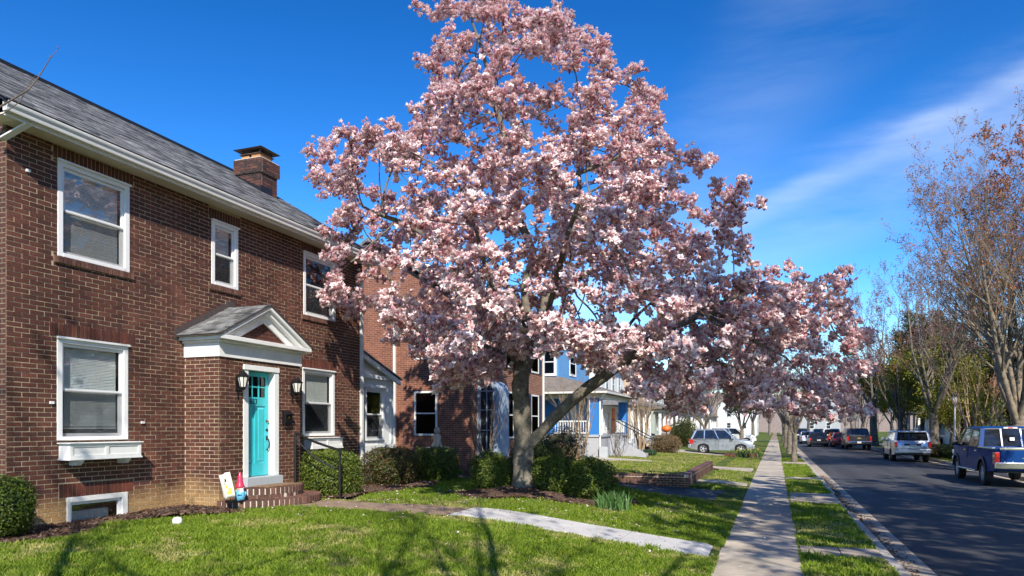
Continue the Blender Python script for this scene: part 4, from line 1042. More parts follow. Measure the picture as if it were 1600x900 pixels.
# chimney on the far end of the roof
cx0, cx1, cy0, cy1 = -13.55, -12.75, 15.1, 15.75
m = MB(); m.box((cx0 + .01, cy0 + .01, 7.9), (cx1 - .01, cy1 - .01, 8.780), 'mortar_grey').box((cx0 - .045, cy0 - .045, 8.780), (cx1 + .045, cy1 + .045, 9.140), 'mortar_grey').box((cx0 - .03, cy0 - .03, 9.140), (cx1 + .03, cy1 + .03, 9.170), 'mortar_grey')
ch = m.build('chimney', h1); tag(ch, 'brick chimney with clay flue and rusty metal cap')
P, S, RZ = [], [], []
for (a0, a1, b0, b1, za, zb) in ((cx0, cx1, cy0, cy1, 7.9, 8.770), (cx0 - .055, cx1 + .055, cy0 - .055, cy1 + .055, 8.780, 9.140)):
    for u, z, w, h in lay_bricks(a0, a1, za, zb, []): P.append((u, b0 + .02, z)); S.append((w, .05, h)); RZ.append(0)
    for u, z, w, h in lay_bricks(b0 + .05, b1, za, zb, [], .3): P.append((a1 - .02, u, z)); S.append((.05, w, h)); RZ.append(0)
pieces(ch, 'brick', 'brick_chimney', P, S, RZ, keep=200, rest='brick_courses')
m = MB(); m.prism([(cx0 - .02, cy0 - .012, 7.9), (cx1 + .012, cy0 - .012, 7.9), (cx1 + .012, cy0 - .012, 8.350), (cx0 - .02, cy0 - .012, 8.770)], (0, .006, 0), 'black_flashing'); m.box((cx1 + .003, cy0 - .005, 7.800), (cx1 + .014, cy1 - .22, 8.420), 'black_flashing'); m.build('flashing', ch)
for yy in (cy0 + .17,): MB().box((cx0 + .1, yy - .1, 9.170), (cx0 + .36, yy + .35, 9.270), 'flue_clay').box((cx0 + .44, yy - .1, 9.170), (cx0 + .72, yy + .35, 9.300), 'flue_clay').build('flue', ch)
m = MB()
for (xx, zt) in ((cx0 + .12, 9.420), (cx0 + .70, 9.420)):
    for yy in (cy0 + .1, cy1 - .1): m.box((xx - .015, yy - .015, 9.260), (xx + .015, yy + .015, zt), 'rust_metal')
m.box((cx0 + .06, cy0 + .03, 9.300), (cx0 + .76, cy1 - .06, 9.315), 'rust_metal')
cxm, cym = (cx0 + cx1) / 2 + .01, (cy0 + cy1) / 2
m.mesh([(cx0 - .06, cy0 - .08, 9.420), (cx1 + .08, cy0 - .08, 9.420), (cx1 + .08, cy1 + .06, 9.420), (cx0 - .06, cy1 + .06, 9.420), (cxm - .2, cym, 9.530), (cxm + .2, cym, 9.530)], [(0, 1, 5, 4), (1, 2, 5), (2, 3, 4, 5), (3, 0, 4), (0, 3, 2, 1)], 'rust_metal')
m.build('chimney_cap', ch)
# downspouts
def spout(y, elbow=True, bottom=.5):
    x = FX + .045; m = MB()
    w, d = .045, .035
    m.box((x - d, y - w, bottom + .25), (x + d, y + w, 6.0), 'gutter_white')
    for z in (1.5, 2.95, 4.4): m.box((x - d - .006, y - w - .012, z), (x + d + .006, y + w + .012, z + .03), 'gutter_white')
    m.hexa([(x - d, y - w, 6.0), (x + d, y - w, 6.0), (x + d, y + w, 6.0), (x - d, y + w, 6.0), (EX + .02, y - w, 6.40), (EX + .09, y - w, 6.40), (EX + .09, y + w, 6.40), (EX + .02, y + w, 6.40)], 'gutter_white')
    m.hexa([(x + .05, y - w, bottom + .04), (x + .17, y - w, bottom + .0), (x + .17, y + w, bottom + .0), (x + .05, y + w, bottom + .04), (x - d, y - w, bottom + .25), (x + d, y - w, bottom + .25), (x + d, y + w, bottom + .25), (x - d, y + w, bottom + .25)], 'gutter_white')
    m.build('downspout', h1, bevel=.004)
spout(H1Y1 - .1); 
m = MB(); m.hexa([(FX + .03, H1Y0 - .17, 6.10), (FX + .12, H1Y0 - .17, 6.10), (FX + .12, H1Y0 - .06, 6.10), (FX + .03, H1Y0 - .06, 6.10), (EX - .02, H1Y0 + .0, 6.34), (EX + .07, H1Y0 + .0, 6.34), (EX + .07, H1Y0 + .11, 6.34), (EX - .02, H1Y0 + .11, 6.34)], 'gutter_white'); m.build('downspout', h1, bevel=.01)
# white glazed side bay with a lean-to roof
SX = FX - .38; sy0, sy1 = H1Y1 + .01, 18.55
m = MB(); bh = [(17.0, 18.0, 1.65, 3.12)]
wall_holes(m, sy0, sy1, .2, 3.42, bh, lambda u, z, d: (SX - d, u, z), 'siding_white', .1)
m.prism([(SX - .02, sy0, 3.42), (SX - .02, sy1, 3.42), (SX - .02, sy0, 4.15)], (.02, 0, 0), 'siding_white')
m.box((SX - 3, sy1 - .1, .2), (SX - .002, sy1, 3.42), 'siding_white')
for (a, b) in ((sy0 + .02, sy0 + .16), (sy1 - .15, sy1 + .005)): m.box((SX, a, .3), (SX + .03, b, 3.38), 'white_paint')
m.box((SX, sy0 + .01, 3.385), (SX + .10, sy1 + .12, 3.50), 'white_paint').box((SX, sy0 + .16, 1.25), (SX + .025, sy1 - .16, 1.5), 'white_paint')
bay = m.build('bay', h1, bevel=.004); tag(bay, 'white glazed side bay with lean-to roof')
sash_window(bay, 16.98, 18.02, 1.63, 3.14, X=SX + .03)
m = MB(); m.hexa([(SX - 3, sy0 - .1, 4.22), (SX + .2, sy0 - .1, 4.22), (SX + .2, sy1 + .25, 3.42), (SX - 3, sy1 + .25, 3.42), (SX - 3, sy0 - .1, 4.27), (SX + .2, sy0 - .1, 4.27), (SX + .2, sy1 + .25, 3.47), (SX - 3, sy1 + .25, 3.47)], 'flashing')
m.hexa([(SX + .1, sy0, 4.05), (SX + .17, sy0, 4.05), (SX + .17, sy1 + .2, 3.27), (SX + .1, sy1 + .2, 3.27), (SX + .1, sy0, 4.19), (SX + .17, sy0, 4.19), (SX + .17, sy1 + .2, 3.41), (SX + .1, sy1 + .2, 3.41)], 'white_paint')
m.build('bay_roof', h1)
# bits of hardware on the wall
for (px, py) in ((43, 267), (222, 660), (80, 629)):
    p = on_x(px, py, FX); MB().box((FX, p[1] - .03, p[2] - .02), (FX + .03, p[1] + .03, p[2] + .02), 'white_paint').build('wall_bracket', h1)

# ------------------------------------------------------------------ things on and by the entry
def window_box(y0, y1, z1, label):
    dep = .255; t = thing('window_box', label, 'window box', (FX, (y0 + y1) / 2, z1 - .35), group='white window boxes')
    m = MB(); X1 = FX + dep
    m.box((FX + .012, y0, z1 - .24), (X1 - .02, y0 + .02, z1 - .02), 'white_paint').box((FX + .012, y1 - .02, z1 - .24), (X1 - .02, y1, z1 - .02), 'white_paint')
    m.box((X1 - .02, y0, z1 - .24), (X1 - .006, y1, z1 - .02), 'white_paint').box((FX + .012, y0, z1 - .245), (X1 + .005, y1, z1 - .24), 'white_paint')
    m.build('trough', t)
    m = MB(); m.box((FX + .012, y0 - .035, z1 - .02), (X1 + .035, y1 + .035, z1), 'white_paint').build('rim', t, bevel=.006)
    m = MB(); m.box((FX + .012, y0 - .02, z1 - .275), (X1 + .02, y1 + .02, z1 - .246), 'white_paint').build('base_moulding', t, bevel=.006)
    ym = (y0 + y1) / 2
    m = MB()
    for (a, b) in ((y0, y0 + .05), (ym - .03, ym + .03), (y1 - .05, y1)): m.box((X1 - .006, a, z1 - .24), (X1 + .008, b, z1 - .02), 'white_paint')
    for (a, b) in ((y0 + .05, ym - .03), (ym + .03, y1 - .05)):
        m.box((X1 - .006, a, z1 - .24), (X1 + .008, b, z1 - .20), 'white_paint').box((X1 - .006, a, z1 - .065), (X1 + .008, b, z1 - .02), 'white_paint')
    m.build('panel_frame', t)
    for yb in (y0 + .17, y1 - .26):
        m = MB(); m.prism([(FX + .012, yb, z1 - .276), (X1 - .03, yb, z1 - .276), (X1 - .03, yb, z1 - .30), (X1 - .09, yb, z1 - .36), (FX + .012, yb, z1 - .36)], (0, .09, 0), 'white_paint'); m.build('bracket', t)
window_box(7.74, 9.03, 1.765, 'white panelled window box under the ground floor window near the cellar window')
window_box(13.78, 15.0, 1.765, 'white panelled window box behind the clipped hedge by the entry')
def lantern(y, z, label):
    x = EP; t = thing('wall_lantern', label, 'lantern', (x, y, z), group='black lanterns beside the door')
    MB().box((x, y - .055, z - .16), (x + .018, y + .055, z + .10), 'black_iron').build('back_plate', t, bevel=.006)
    MB().tube([(x + .01, y, z + .02), (x + .08, y, z + .07), (x + .13, y, z + .06)], .011, 'black_iron', 8).tube([(x + .01, y, z - .13), (x + .10, y, z - .16), (x + .135, y, z - .05)], .01, 'black_iron', 8).build('arm', t)
    c = (x + .135, y)
    m = MB(); m.lathe([(.115, .10), (.12, .115), (.07, .165), (.035, .20), (.03, .215), (.012, .245)], (c[0], c[1], z - .0), 'black_iron', 8); m.build('cap', t)
    m = MB(); m.lathe([(.055, -.095), (.10, .095)], (c[0], c[1], z), 'frosted_lamp', 8); m.build('glass', t)
    m = MB()
    for k in range(8):
        a = math.pi / 4 * k; m.tube([(c[0] + .057 * math.cos(a), c[1] + .057 * math.sin(a), z - .098), (c[0] + .104 * math.cos(a), c[1] + .104 * math.sin(a), z + .10)], .007, 'black_iron', 5)
    m.lathe([(.02, -.15), (.05, -.125), (.062, -.10), (.058, -.09)], (c[0], c[1], z), 'black_iron', 8); m.build('cage', t)
    MB().prism([(x + .01, y - .02, z - .16), (x + .01, y + .02, z - .16), (x + .01, y + .006, z - .33), (x + .01, y - .006, z - .33)], (.012, 0, 0), 'black_iron').build('tail', t)
pl = on_x(371, 600, EP); lantern(pl[1], 2.86, 'black wall lantern on brick to the window-box side of the turquoise door')
pl = on_x(456, 605, EP); lantern(pl[1], 2.84, 'black wall lantern above the mailbox by the turquoise door')
pmx = on_x(446, 652, EP)
t = thing('mailbox', 'small black wall mailbox with brass crest below the lantern', 'mailbox', pmx)
y, z = pmx[1], pmx[2]
MB().prism([(EP, y - .11, z - .13), (EP + .08, y - .11, z - .15), (EP + .10, y - .11, z + .05), (EP, y - .11, z + .12)], (0, .22, 0), 'black_iron').build('box', t, bevel=.006)
MB().hexa([(EP, y - .125, z + .125), (EP + .125, y - .125, z + .045), (EP + .125, y + .125, z + .045), (EP, y + .125, z + .125), (EP, y - .125, z + .145), (EP + .13, y - .125, z + .062), (EP + .13, y + .125, z + .062), (EP, y + .125, z + .145)], 'black_iron').build('lid', t)
MB().mesh([(EP + .097, y - .03, z - .02), (EP + .094, y, z - .06), (EP + .097, y + .03, z - .02), (EP + .101, y + .03, z + .02), (EP + .101, y - .03, z + .02), (EP + .107, y, z - .01)], [(0, 1, 5), (1, 2, 5), (2, 3, 5), (3, 4, 5), (4, 0, 5)], 'brass').build('crest', t)
MB().tube([(EP + .03, y - .09, z - .15), (EP + .09, y - .07, z - .22), (EP + .06, y + .0, z - .20)], .005, 'black_iron', 5).tube([(EP + .03, y + .09, z - .15), (EP + .09, y + .07, z - .22), (EP + .06, y + .02, z - .2)], .005, 'black_iron', 5).build('newspaper_hook', t)
# handrail on the far side of the steps
t = thing('handrail', 'black iron handrail beside the curved brick steps', 'handrail', (EP + .3, 12.1, .6))
pA = np.array([EP + .16, 12.22, .85]); pB = np.array([EP + 1.12, 12.42, .50])
hA, hB = 1.02, 1.03
MB().tube([pA, pA + [0, 0, hA]], .026, 'black_iron', 6).build('post', t); MB().tube([pB, pB + [0, 0, hB - .03]], .025, 'black_iron', 6).build('post', t)
tp = [pA + [0, 0, hA], pA + [.12, .02, hA - .005]] + [pA + (pB - pA) * s + [0, 0, hA + (hB - hA) * s - .02 * math.sin(s * 3.14)] for s in np.linspace(.22, 1.0, 6)] + [pB + [.03, 0, hB - .06], pB + [.0, 0, hB - .10]]
MB().tube(tp, .026, 'black_iron', 6).build('top_rail', t)
MB().tube([pA + [0, 0, hA - .06]] + [pA + (pB - pA) * s + [0, 0, hA - .10 - .30 * s - .10 * math.sin(s * 3.14)] for s in np.linspace(.1, .9, 7)] + [pB + [0, 0, hB - .36]], .017, 'black_iron', 6).build('lower_rail', t)
sc = [pA + (pB - pA) * .06 + [0, 0, hA - .13] + np.array([(.09 - .008 * k) * math.cos(k * .6) * .6, .02, (.09 - .008 * k) * math.sin(k * .6)]) for k in range(10)]
MB().tube(sc, .007, 'black_iron', 5).build('scroll', t)
# doormat
t = MB(); t.box((EP + .13, 10.95, .851), (EP + .52, 11.92, .868), 'mat_brown'); dm = t.build('doormat', None, bevel=.004); tag(dm, 'brown woven doormat on the upper brick step', 'doormat')
P = [(EP + .15 + .36 * (i % 2), 10.98 + i * .0372, .868) for i in range(26)]
pieces(dm, 'tuft', 'mat_brown', [(EP + .325, 10.98 + i * .0372, .869) for i in range(26)], [(.37, .024, .006)] * 26)
# garden gnome with a tall red hat
gp_ = on_x(371, 770, EP + .32); gx, gy = EP + .36, gp_[1] - .02; gz0 = .851
gp_ = on_x(375, 768, EP + .42); gx, gy, gz0 = EP + .42, gp_[1], .656
t = thing('garden_gnome', 'small garden gnome with tall red hat and blue coat on the brick step', 'garden gnome', (gx, gy, gz0))
MB().lathe([(.055, 0), (.085, .02), (.095, .09), (.085, .15), (.06, .20), (.04, .215)], (gx, gy, gz0), 'gnome_blue', 14).build('body', t, smooth=50)
MB().lathe([(.02, .17), (.055, .19), (.068, .23), (.06, .275), (.03, .30)], (gx, gy, gz0), 'gnome_skin', 14).build('head', t, smooth=50)
MB().lathe([(.085, .255), (.086, .265), (.07, .30), (.055, .36), (.04, .44), (.022, .50), (.006, .53)], (gx, gy, gz0), 'gnome_hat', 14).build('hat', t, smooth=50)
m = MB(); m.hexa([(gx + .06, gy - .05, gz0 + .10), (gx + .09, gy, gz0 + .05), (gx + .06, gy + .055, gz0 + .10), (gx + .02, gy, gz0 + .10), (gx + .05, gy - .062, gz0 + .235), (gx + .075, gy, gz0 + .235), (gx + .04, gy + .065, gz0 + .235), (gx, gy, gz0 + .235)], 'gnome_beard'); m.build('beard', t, bevel=.01)
MB().lathe([(.004, -.014), (.014, 0), (.004, .014)], (gx + .078, gy, gz0 + .24), 'gnome_skin', 8).build('nose', t)
for s_ in (-1, 1): MB().tube([(gx + .01, gy + s_ * .08, gz0 + .18), (gx + .05, gy + s_ * .095, gz0 + .13), (gx + .075, gy + s_ * .05, gz0 + .12)], [.024, .022, .016], 'gnome_blue', 8).build('arm', t)
for s_ in (-1, 1): MB().lathe([(.03, 0), (.036, .015), (.02, .035)], (gx + .06, gy + s_ * .04, gz0), 'black_iron', 10).build('boot', t)
# little printed flag on a stand
fp = on_x(352, 752, EP + .40); fx_, fy_ = EP + .42, fp[1]
t = thing('garden_flag', 'small cream patterned garden flag leaning by the gnome on the step', 'flag', (fx_, fy_, .66))
MB().tube([(fx_ + .02, fy_ + .10, .656), (fx_ - .02, fy_ - .02, 1.16)], .006, 'black_iron', 6).tube([(fx_ + .02, fy_ + .1, .66), (fx_ + .05, fy_ + .16, .656)], .008, 'black_iron', 6).box((fx_ - .05, fy_ + .03, .656), (fx_ + .09, fy_ + .17, .70), 'black_iron').build('stand', t)
nu, nv = 9, 9; FV = np.zeros((nu, nv, 3))
for i in range(nu):
    for k in range(nv):
        a, b = i / 8, k / 8
        wd = -.13 + .19 * a + .07 * b; FV[i, k] = (fx_ + wd * .9 + .02 * math.sin(a * 7), fy_ + wd * .42 + .03 * math.sin(a * 6 + b * 2), 1.15 - .44 * b + .06 * a)
mats_ = ['flag_cream', 'flag_black', 'flag_yellow']
Iq = [(i * nv + k, (i + 1) * nv + k, (i + 1) * nv + k + 1, i * nv + k + 1) for i in range(8) for k in range(8)]
pat = {(2, 1): 1, (3, 2): 1, (5, 2): 1, (4, 3): 1, (2, 4): 1, (5, 4): 2, (6, 5): 2, (2, 6): 2, (3, 6): 2, (5, 6): 2, (6, 6): 2, (4, 1): 2, (3, 4): 1}
cl = onp('cloth', t, FV.reshape(-1, 3) - org(t), Iq, mats=mats_, midx=[pat.get((i, k), 0) for i in range(8) for k in range(8)], smooth=True)
sm = cl.modifiers.new('thickness', 'SOLIDIFY'); sm.thickness = .003
# white garden light standing in the lawn by the mulch
wp = on_z(277, 822, gz1(-7.4, 8.6) + .0); wx, wy = wp[0], wp[1]
t = thing('garden_light', 'small round white garden light on the lawn by the mulch', 'garden light', (wx, wy, gz1(wx, wy)))
zz = gz1(wx, wy)
MB().lathe([(.03, .0), (.058, .01), (.074, .05), (.07, .10), (.045, .128), (.01, .135)], (wx, wy, zz), 'white_vinyl', 14).build('globe', t, smooth=50)
MB().lathe([(.012, -.06), (.014, -.02), (.045, -.01), (.045, .008)], (wx, wy, zz), 'white_vinyl', 10).build('spike', t)
# ------------------------------------------------------------------ neighbouring brick house
def simple_window(house, fn, u0, u1, z0, z1, frame='white_paint', glass='dark_glass', fw=.07, meet=True, shutters=None, name='window', sgn=1):
    """window set into fn(u, z, d): frame bars proud of the wall, panes behind, optional shutters"""
    m = MB()
    def bar(a, b, c, d, o0, o1, mat):
        m.hexa([fn(a, c, o0), fn(b, c, o0), fn(b, c, o1), fn(a, c, o1), fn(a, d, o0), fn(b, d, o0), fn(b, d, o1), fn(a, d, o1)], mat)
    bar(u0, u0 + fw, z0, z1, -.03, .05, frame); bar(u1 - fw, u1, z0, z1, -.03, .05, frame); bar(u0 + fw, u1 - fw, z1 - fw, z1, -.03, .05, frame); bar(u0 + fw, u1 - fw, z0, z0 + fw, -.04, .05, frame)
    if meet: bar(u0 + fw, u1 - fw, (z0 + z1) / 2 - .025, (z0 + z1) / 2 + .025, -.022, .02, frame)
    w = m.build(name, house)
    halves = ((z0 + fw, (z0 + z1) / 2 - .025), ((z0 + z1) / 2 + .025, z1 - fw)) if meet else ((z0 + fw, z1 - fw),)
    for (a, b) in halves:
        q = MB(); q.poly([fn(u0 + fw, a, -.006), fn(u1 - fw, a, -.006), fn(u1 - fw, b, -.006), fn(u0 + fw, b, -.006)], glass); q.build('pane', w)
    if shutters:
        for (a, b) in ((u0 - .38, u0 - .02), (u1 + .02, u1 + .38)):
            q = MB(); q.hexa([fn(a, z0, 0), fn(b, z0, 0), fn(b, z0, -.04), fn(a, z0, -.04), fn(a, z1, 0), fn(b, z1, 0), fn(b, z1, -.04), fn(a, z1, -.04)], shutters); q.build('shutter', w)
    return w
pm('pane_dark', (0.03, 0.035, 0.04), 0.08, 0.3, 1.5)
h2 = thing('brick_house', 'red brick house with navy shutters behind the magnolia and low wall', 'house', (FX, 27.5, 0.4))
S2Y, N2Y, B2X = 23.5, 32.0, FX - 8.4
m = MB()
m.poly([(FX, S2Y, 0), (FX, N2Y, 0), (FX, N2Y, 6.35), (FX, S2Y, 6.35)], 'brickwork_far')
m.poly([(B2X, S2Y, 0), (FX, S2Y, 0), (FX, S2Y, 6.35), ((FX + B2X) / 2, S2Y, 9.0), (B2X, S2Y, 6.35)], 'brickwork_far')
m.poly([(B2X, N2Y, 0), (FX, N2Y, 0), (FX, N2Y, 6.35), ((FX + B2X) / 2, N2Y, 9.0), (B2X, N2Y, 6.35)], 'brickwork_far')
m.build('wall', h2)
m = MB(); mxx = (FX + B2X) / 2
for sg in (1, -1):
    xe = mxx + sg * 4.6
    m.hexa([(xe, S2Y - .25, 6.28), (xe, N2Y + .25, 6.28), (mxx, N2Y + .25, 9.15), (mxx, S2Y - .25, 9.15), (xe, S2Y - .25, 6.40), (xe, N2Y + .25, 6.40), (mxx, N2Y + .25, 9.27), (mxx, S2Y - .25, 9.27)], 'roof_grey')
m.build('roof', h2)
m = MB(); m.box((FX, S2Y - .2, 6.22), (FX + .42, N2Y + .2, 6.27), 'white_paint').box((FX + .38, S2Y - .25, 6.27), (FX + .52, N2Y + .25, 6.40), 'gutter_white'); m.build('gutter', h2)
fS = lambda u, z, d: (u, S2Y + d, z); fE = lambda u, z, d: (FX - d, u, z)
pm('frame_shade_white', (0.74, 0.75, 0.76), 0.45, 0.05, 3)
simple_window(h2, fS, -12.72, -11.76, 1.70, 3.36); simple_window(h2, fS, -12.72, -11.76, 4.55, 6.10)
for y in (26.85, 30.2):
    simple_window(h2, fE, y, y + 1.1, 1.55, 3.5, shutters='shutter_navy'); simple_window(h2, fE, y, y + 1.1, 4.5, 6.0, shutters='shutter_navy')
MB().box((-13.59, S2Y - .09, .45), (-13.50, S2Y - .01, 6.3), 'gutter_white').build('downspout', h2); MB().box((FX + .01, N2Y - .12, .45), (FX + .09, N2Y - .03, 6.3), 'gutter_white').build('downspout', h2)
# arched white vestibule
vx0, vx1, vy0, vy1 = FX + .002, FX + .80, 24.05, 25.3
vr = (vx1 - vx0) / 2; vc = (vx0 + vx1) / 2; zc = 3.35
arch = [(vx0, .4), (vx1, .4)] + [(vc + vr * math.cos(t), zc + vr * math.sin(t)) for t in np.linspace(0, math.pi, 13)]
m = MB(); m.prism([(x, vy0, z) for x, z in arch], (0, vy1 - vy0, 0), 'vestibule_shaded_white'); ve = m.build('vestibule', h2); tag(ve, 'white arched vestibule with glazed side')
ring = lambda k, y: [(vc + (vr - k) * math.cos(t), y, zc + (vr - k) * math.sin(t)) for t in np.linspace(0, math.pi, 13)]
ip = [(vx0 + .16, vy0 - .008, 1.15), (vx1 - .16, vy0 - .008, 1.15)] + ring(.16, vy0 - .008)
MB().prism(ip, (0, .004, 0), 'pane_dark').build('pane', ve)
m = MB(); m.box((vc - .02, vy0 - .03, 1.15), (vc + .02, vy0 - .01, zc + .3), 'vestibule_shaded_white')
for z in (1.9, 2.65, 3.35): m.box((vx0 + .16, vy0 - .028, z - .02), (vx1 - .16, vy0 - .012, z + .02), 'vestibule_shaded_white')
m.build('muntin', ve)
MB().box((vx1, vy0 + .2, .9), (vx1 + .03, vy1 - .2, 3.1), 'vestibule_shaded_white').build('vestibule_door', ve)
for i in range(3): MB().box((vx1 + .02 + i * .3, 24.0, .2), (vx1 + .32 + i * .3, 25.6, .85 - i * .2), 'brick_step').build('front_step', h2)
# brick steps and statue by the drive
for i in range(2): MB().box((-10.3, 22.95 - i * .3, .1), (-9.1, 23.25 - i * .3, .72 - i * .22), 'brick_step').build('side_step', h2)
sx_, sy_ = -9.62, 19.2; zb_ = gz1(sx_, sy_)
t = thing('garden_statue', 'grey stone garden statue on pedestal in the shade by the brick wall', 'statue', (sx_, sy_, zb_))
MB().lathe([(.20, 0), (.20, .08), (.13, .12), (.10, .35), (.09, .55), (.14, .68), (.16, .72)], (sx_, sy_, zb_), 'stone_pale', 12).build('pedestal', t)
MB().lathe([(.10, .72), (.30, .80), (.40, .92), (.42, .95), (.36, .95), (.10, .86)], (sx_, sy_, zb_), 'stone_pale', 16).build('basin', t, smooth=40)
MB().lathe([(.05, .86), (.15, .90), (.17, 1.0), (.11, 1.14), (.13, 1.24), (.10, 1.33), (.04, 1.37)], (sx_, sy_, zb_), 'stone_pale', 12).build('figure', t, smooth=50)
MB().lathe([(.03, 1.35), (.085, 1.40), (.095, 1.47), (.06, 1.54), (.02, 1.56)], (sx_, sy_, zb_), 'stone_pale', 12).build('figure_head', t, smooth=50)
# low brick retaining wall round the neighbour's lawn
t = thing('retaining_wall', 'low dark brick retaining wall edging the neighbour lawn beside the driveway', 'garden wall', (-2.75, 23.3, 0))
rw = MB(); rw.box((-9.0, 23.16, -.1), (-2.66, 23.42, .47), 'mortar_grey').box((-2.92, 23.42, -.1), (-2.66, 33.0, .47), 'mortar_grey')
core = rw.build('core', t)
P, S, RZ = [], [], []
for u, z, w, h in lay_bricks(-9.0, -2.65, .02, .40, []): P.append((u, 23.17, z)); S.append((w, .05, h)); RZ.append(0)
for u, z, w, h in lay_bricks(23.15, 33.0, .02, .40, [], .3): P.append((-2.67, u, z)); S.append((.05, w, h)); RZ.append(0)
for i in range(int(6.3 / .108)): P.append((-8.95 + i * .108, 23.29, .445)); S.append((.096, .29, .075)); RZ.append(0)
for i in range(int(9.5 / .108)): P.append((-2.79, 23.5 + i * .108, .445)); S.append((.29, .096, .075)); RZ.append(0)
pieces(core, 'brick', 'brick_step', P, S, RZ, keep=300, rest='brick_courses')

# ------------------------------------------------------------------ blue wooden house with corner porch
hb = thing('wooden_house', 'blue clapboard house with white trimmed corner porch', 'house', (-12, 40, .4))
PX, PY0, PY1, PZ, PE = -8.7, 36.3, 44.0, 1.62, 3.78
m = MB(); m.box((-12.2, PY0, 0), (PX, PY1, PZ - .12), 'stucco_grey').box((-12.2, PY0 - .06, PZ - .12), (PX + .06, PY1, PZ), 'grey_paint'); m.build('porch_base', hb)
m = MB(); m.poly([(-20, 37.2, 0), (-11.2, 37.2, 0), (-11.2, 37.2, 7.2), (-15.6, 37.2, 9.6), (-20, 37.2, 7.2)], 'siding_sunlit_blue'); m.poly([(-11.2, 37.2, 0), (-11.2, 44, 0), (-11.2, 44, 7.2), (-11.2, 37.2, 7.2)], 'siding_sunlit_blue'); m.poly([(-20, 44, 0), (-11.2, 44, 0), (-11.2, 44, 7.2), (-15.6, 44, 9.6), (-20, 44, 7.2)], 'siding_sunlit_blue')
wb = m.build('wall', hb)
P, S, RR = [], [], []
tl = .10; Rx = np.array([[1, 0, 0], [0, math.cos(tl), -math.sin(tl)], [0, math.sin(tl), math.cos(tl)]])
for i in range(24): P.append((-14.2, 37.175, 4.25 + i * .19)); S.append((6.0, .02, .2)); RR.append(Rx)
pieces(wb, 'clapboard', 'siding_sunlit_blue', P, S, ROT=RR)
P, S, RR = [], [], []
for i in range(12): P.append((-13.2, 37.17, 1.6 + i * .19)); S.append((4.0, .02, .2)); RR.append(Rx)
for i in range(12): P.append((-8.95, PY0 - .005, PZ + .08 + i * .19)); S.append((.5, .02, .2)); RR.append(Rx)
pieces(wb, 'clapboard', 'siding_blue', P, S, ROT=RR)
MB().box((-9.2, PY0 + .01, PZ), (PX, PY0 + .5, PE - .2), 'siding_blue').build('porch_pier', hb); MB().box((-9.2, PY1 - .5, PZ), (PX, PY1, PE - .2), 'siding_blue').build('porch_pier', hb)
m = MB(); m.box((-15.0, PY0 - .1, PE - .22), (PX + .1, PY0 + .05, PE), 'white_paint').box((PX - .05, PY0 + .05, PE - .22), (PX + .1, PY1 + .1, PE), 'white_paint'); m.build('porch_beam', hb)
m = MB(); a = (PX + .45, PY0 - .45); m.mesh([(-16, a[1], PE), (a[0], a[1], PE), (a[0], PY1 + .4, PE), (-11.2, PY1 + .4, PE), (-16, 37.2, PE + 1.05), (-11.2, 37.2, PE + 1.05), (-11.2, PY1 + .4, PE + 1.05), (-16, a[1], PE + .1), (a[0], a[1], PE + .1), (a[0], PY1 + .4, PE + .1)], [(7, 8, 5, 4), (8, 9, 6, 5), (0, 1, 8, 7), (1, 2, 9, 8), (0, 3, 2, 1)], 'roof_brown'); m.build('porch_roof', hb)
MB().box((-15.0, a[1] - .06, PE + .02), (a[0] + .05, a[1] - .002, PE + .12), 'gutter_white').box((a[0] + .002, a[1], PE + .02), (a[0] + .07, PY1 + .4, PE + .12), 'gutter_white').build('porch_gutter', hb)
m = MB()
for sg in (1, -1):
    xe = -15.6 + sg * 4.8
    m.hexa([(xe, 36.9, 7.0), (xe, 44.3, 7.0), (-15.6, 44.3, 9.65), (-15.6, 36.9, 9.65), (xe, 36.9, 7.12), (xe, 44.3, 7.12), (-15.6, 44.3, 9.77), (-15.6, 36.9, 9.77)], 'roof_brown')
m.build('roof', hb)
fSb = lambda u, z, d: (u, 37.15 + d, z); fEb = lambda u, z, d: (-11.2 - d, u, z)
simple_window(hb, fSb, -12.2, -11.3, 4.85, 6.4, fw=.14); simple_window(hb, fSb, -14.6, -13.7, 4.85, 6.4, fw=.14); simple_window(hb, fSb, -14.8, -13.8, 2.0, 3.5, fw=.12)
simple_window(hb, fEb, 39.4, 40.8, 5.0, 6.5, fw=.12); simple_window(hb, fEb, 41.4, 42.6, 2.3, 3.6, fw=.12)
m = MB(); m.box((-11.2, 39.6, PZ), (-11.14, 40.6, PZ + 2.1), 'white_paint'); m.build('front_door', hb)
def balustrade(p, q, z0, z1, nm='balustrade', mat='white_paint', gap=.14, th=.035):
    p = np.array(p, float); q = np.array(q, float); L = np.linalg.norm(q - p); d = (q - p) / L; n = int(L / gap)
    m = MB(); nrm = np.array([-d[1], d[0]]) * .03
    for (a, b) in ((z1 - .07, z1), (z0 + .06, z0 + .12)):
        m.hexa([(*(p - nrm), a), (*(q - nrm), a), (*(q + nrm), a), (*(p + nrm), a), (*(p - nrm), b), (*(q - nrm), b), (*(q + nrm), b), (*(p + nrm), b)], mat)
    o = m.build(nm, hb)
    pieces(o, 'baluster', mat, [(*(p + d * (i + .5) * L / n), (z0 + z1) / 2) for i in range(n)], [(th, th, z1 - z0 - .16)] * n)
balustrade((-11.2, PY0 + .1), (-9.22, PY0 + .1), PZ, PZ + .75)
balustrade((PX - .1, PY0 + .52), (PX - .1, PY0 + 1.6), PZ, PZ + .8)
balustrade((PX - .1, 40.9), (PX - .1, PY1 - .52), PZ, PZ + .8)
MB().box((PX - .02, PY0 + .55, PZ), (PX + .05, PY0 + .63, PE - .2), 'white_paint').build('porch_post', hb)
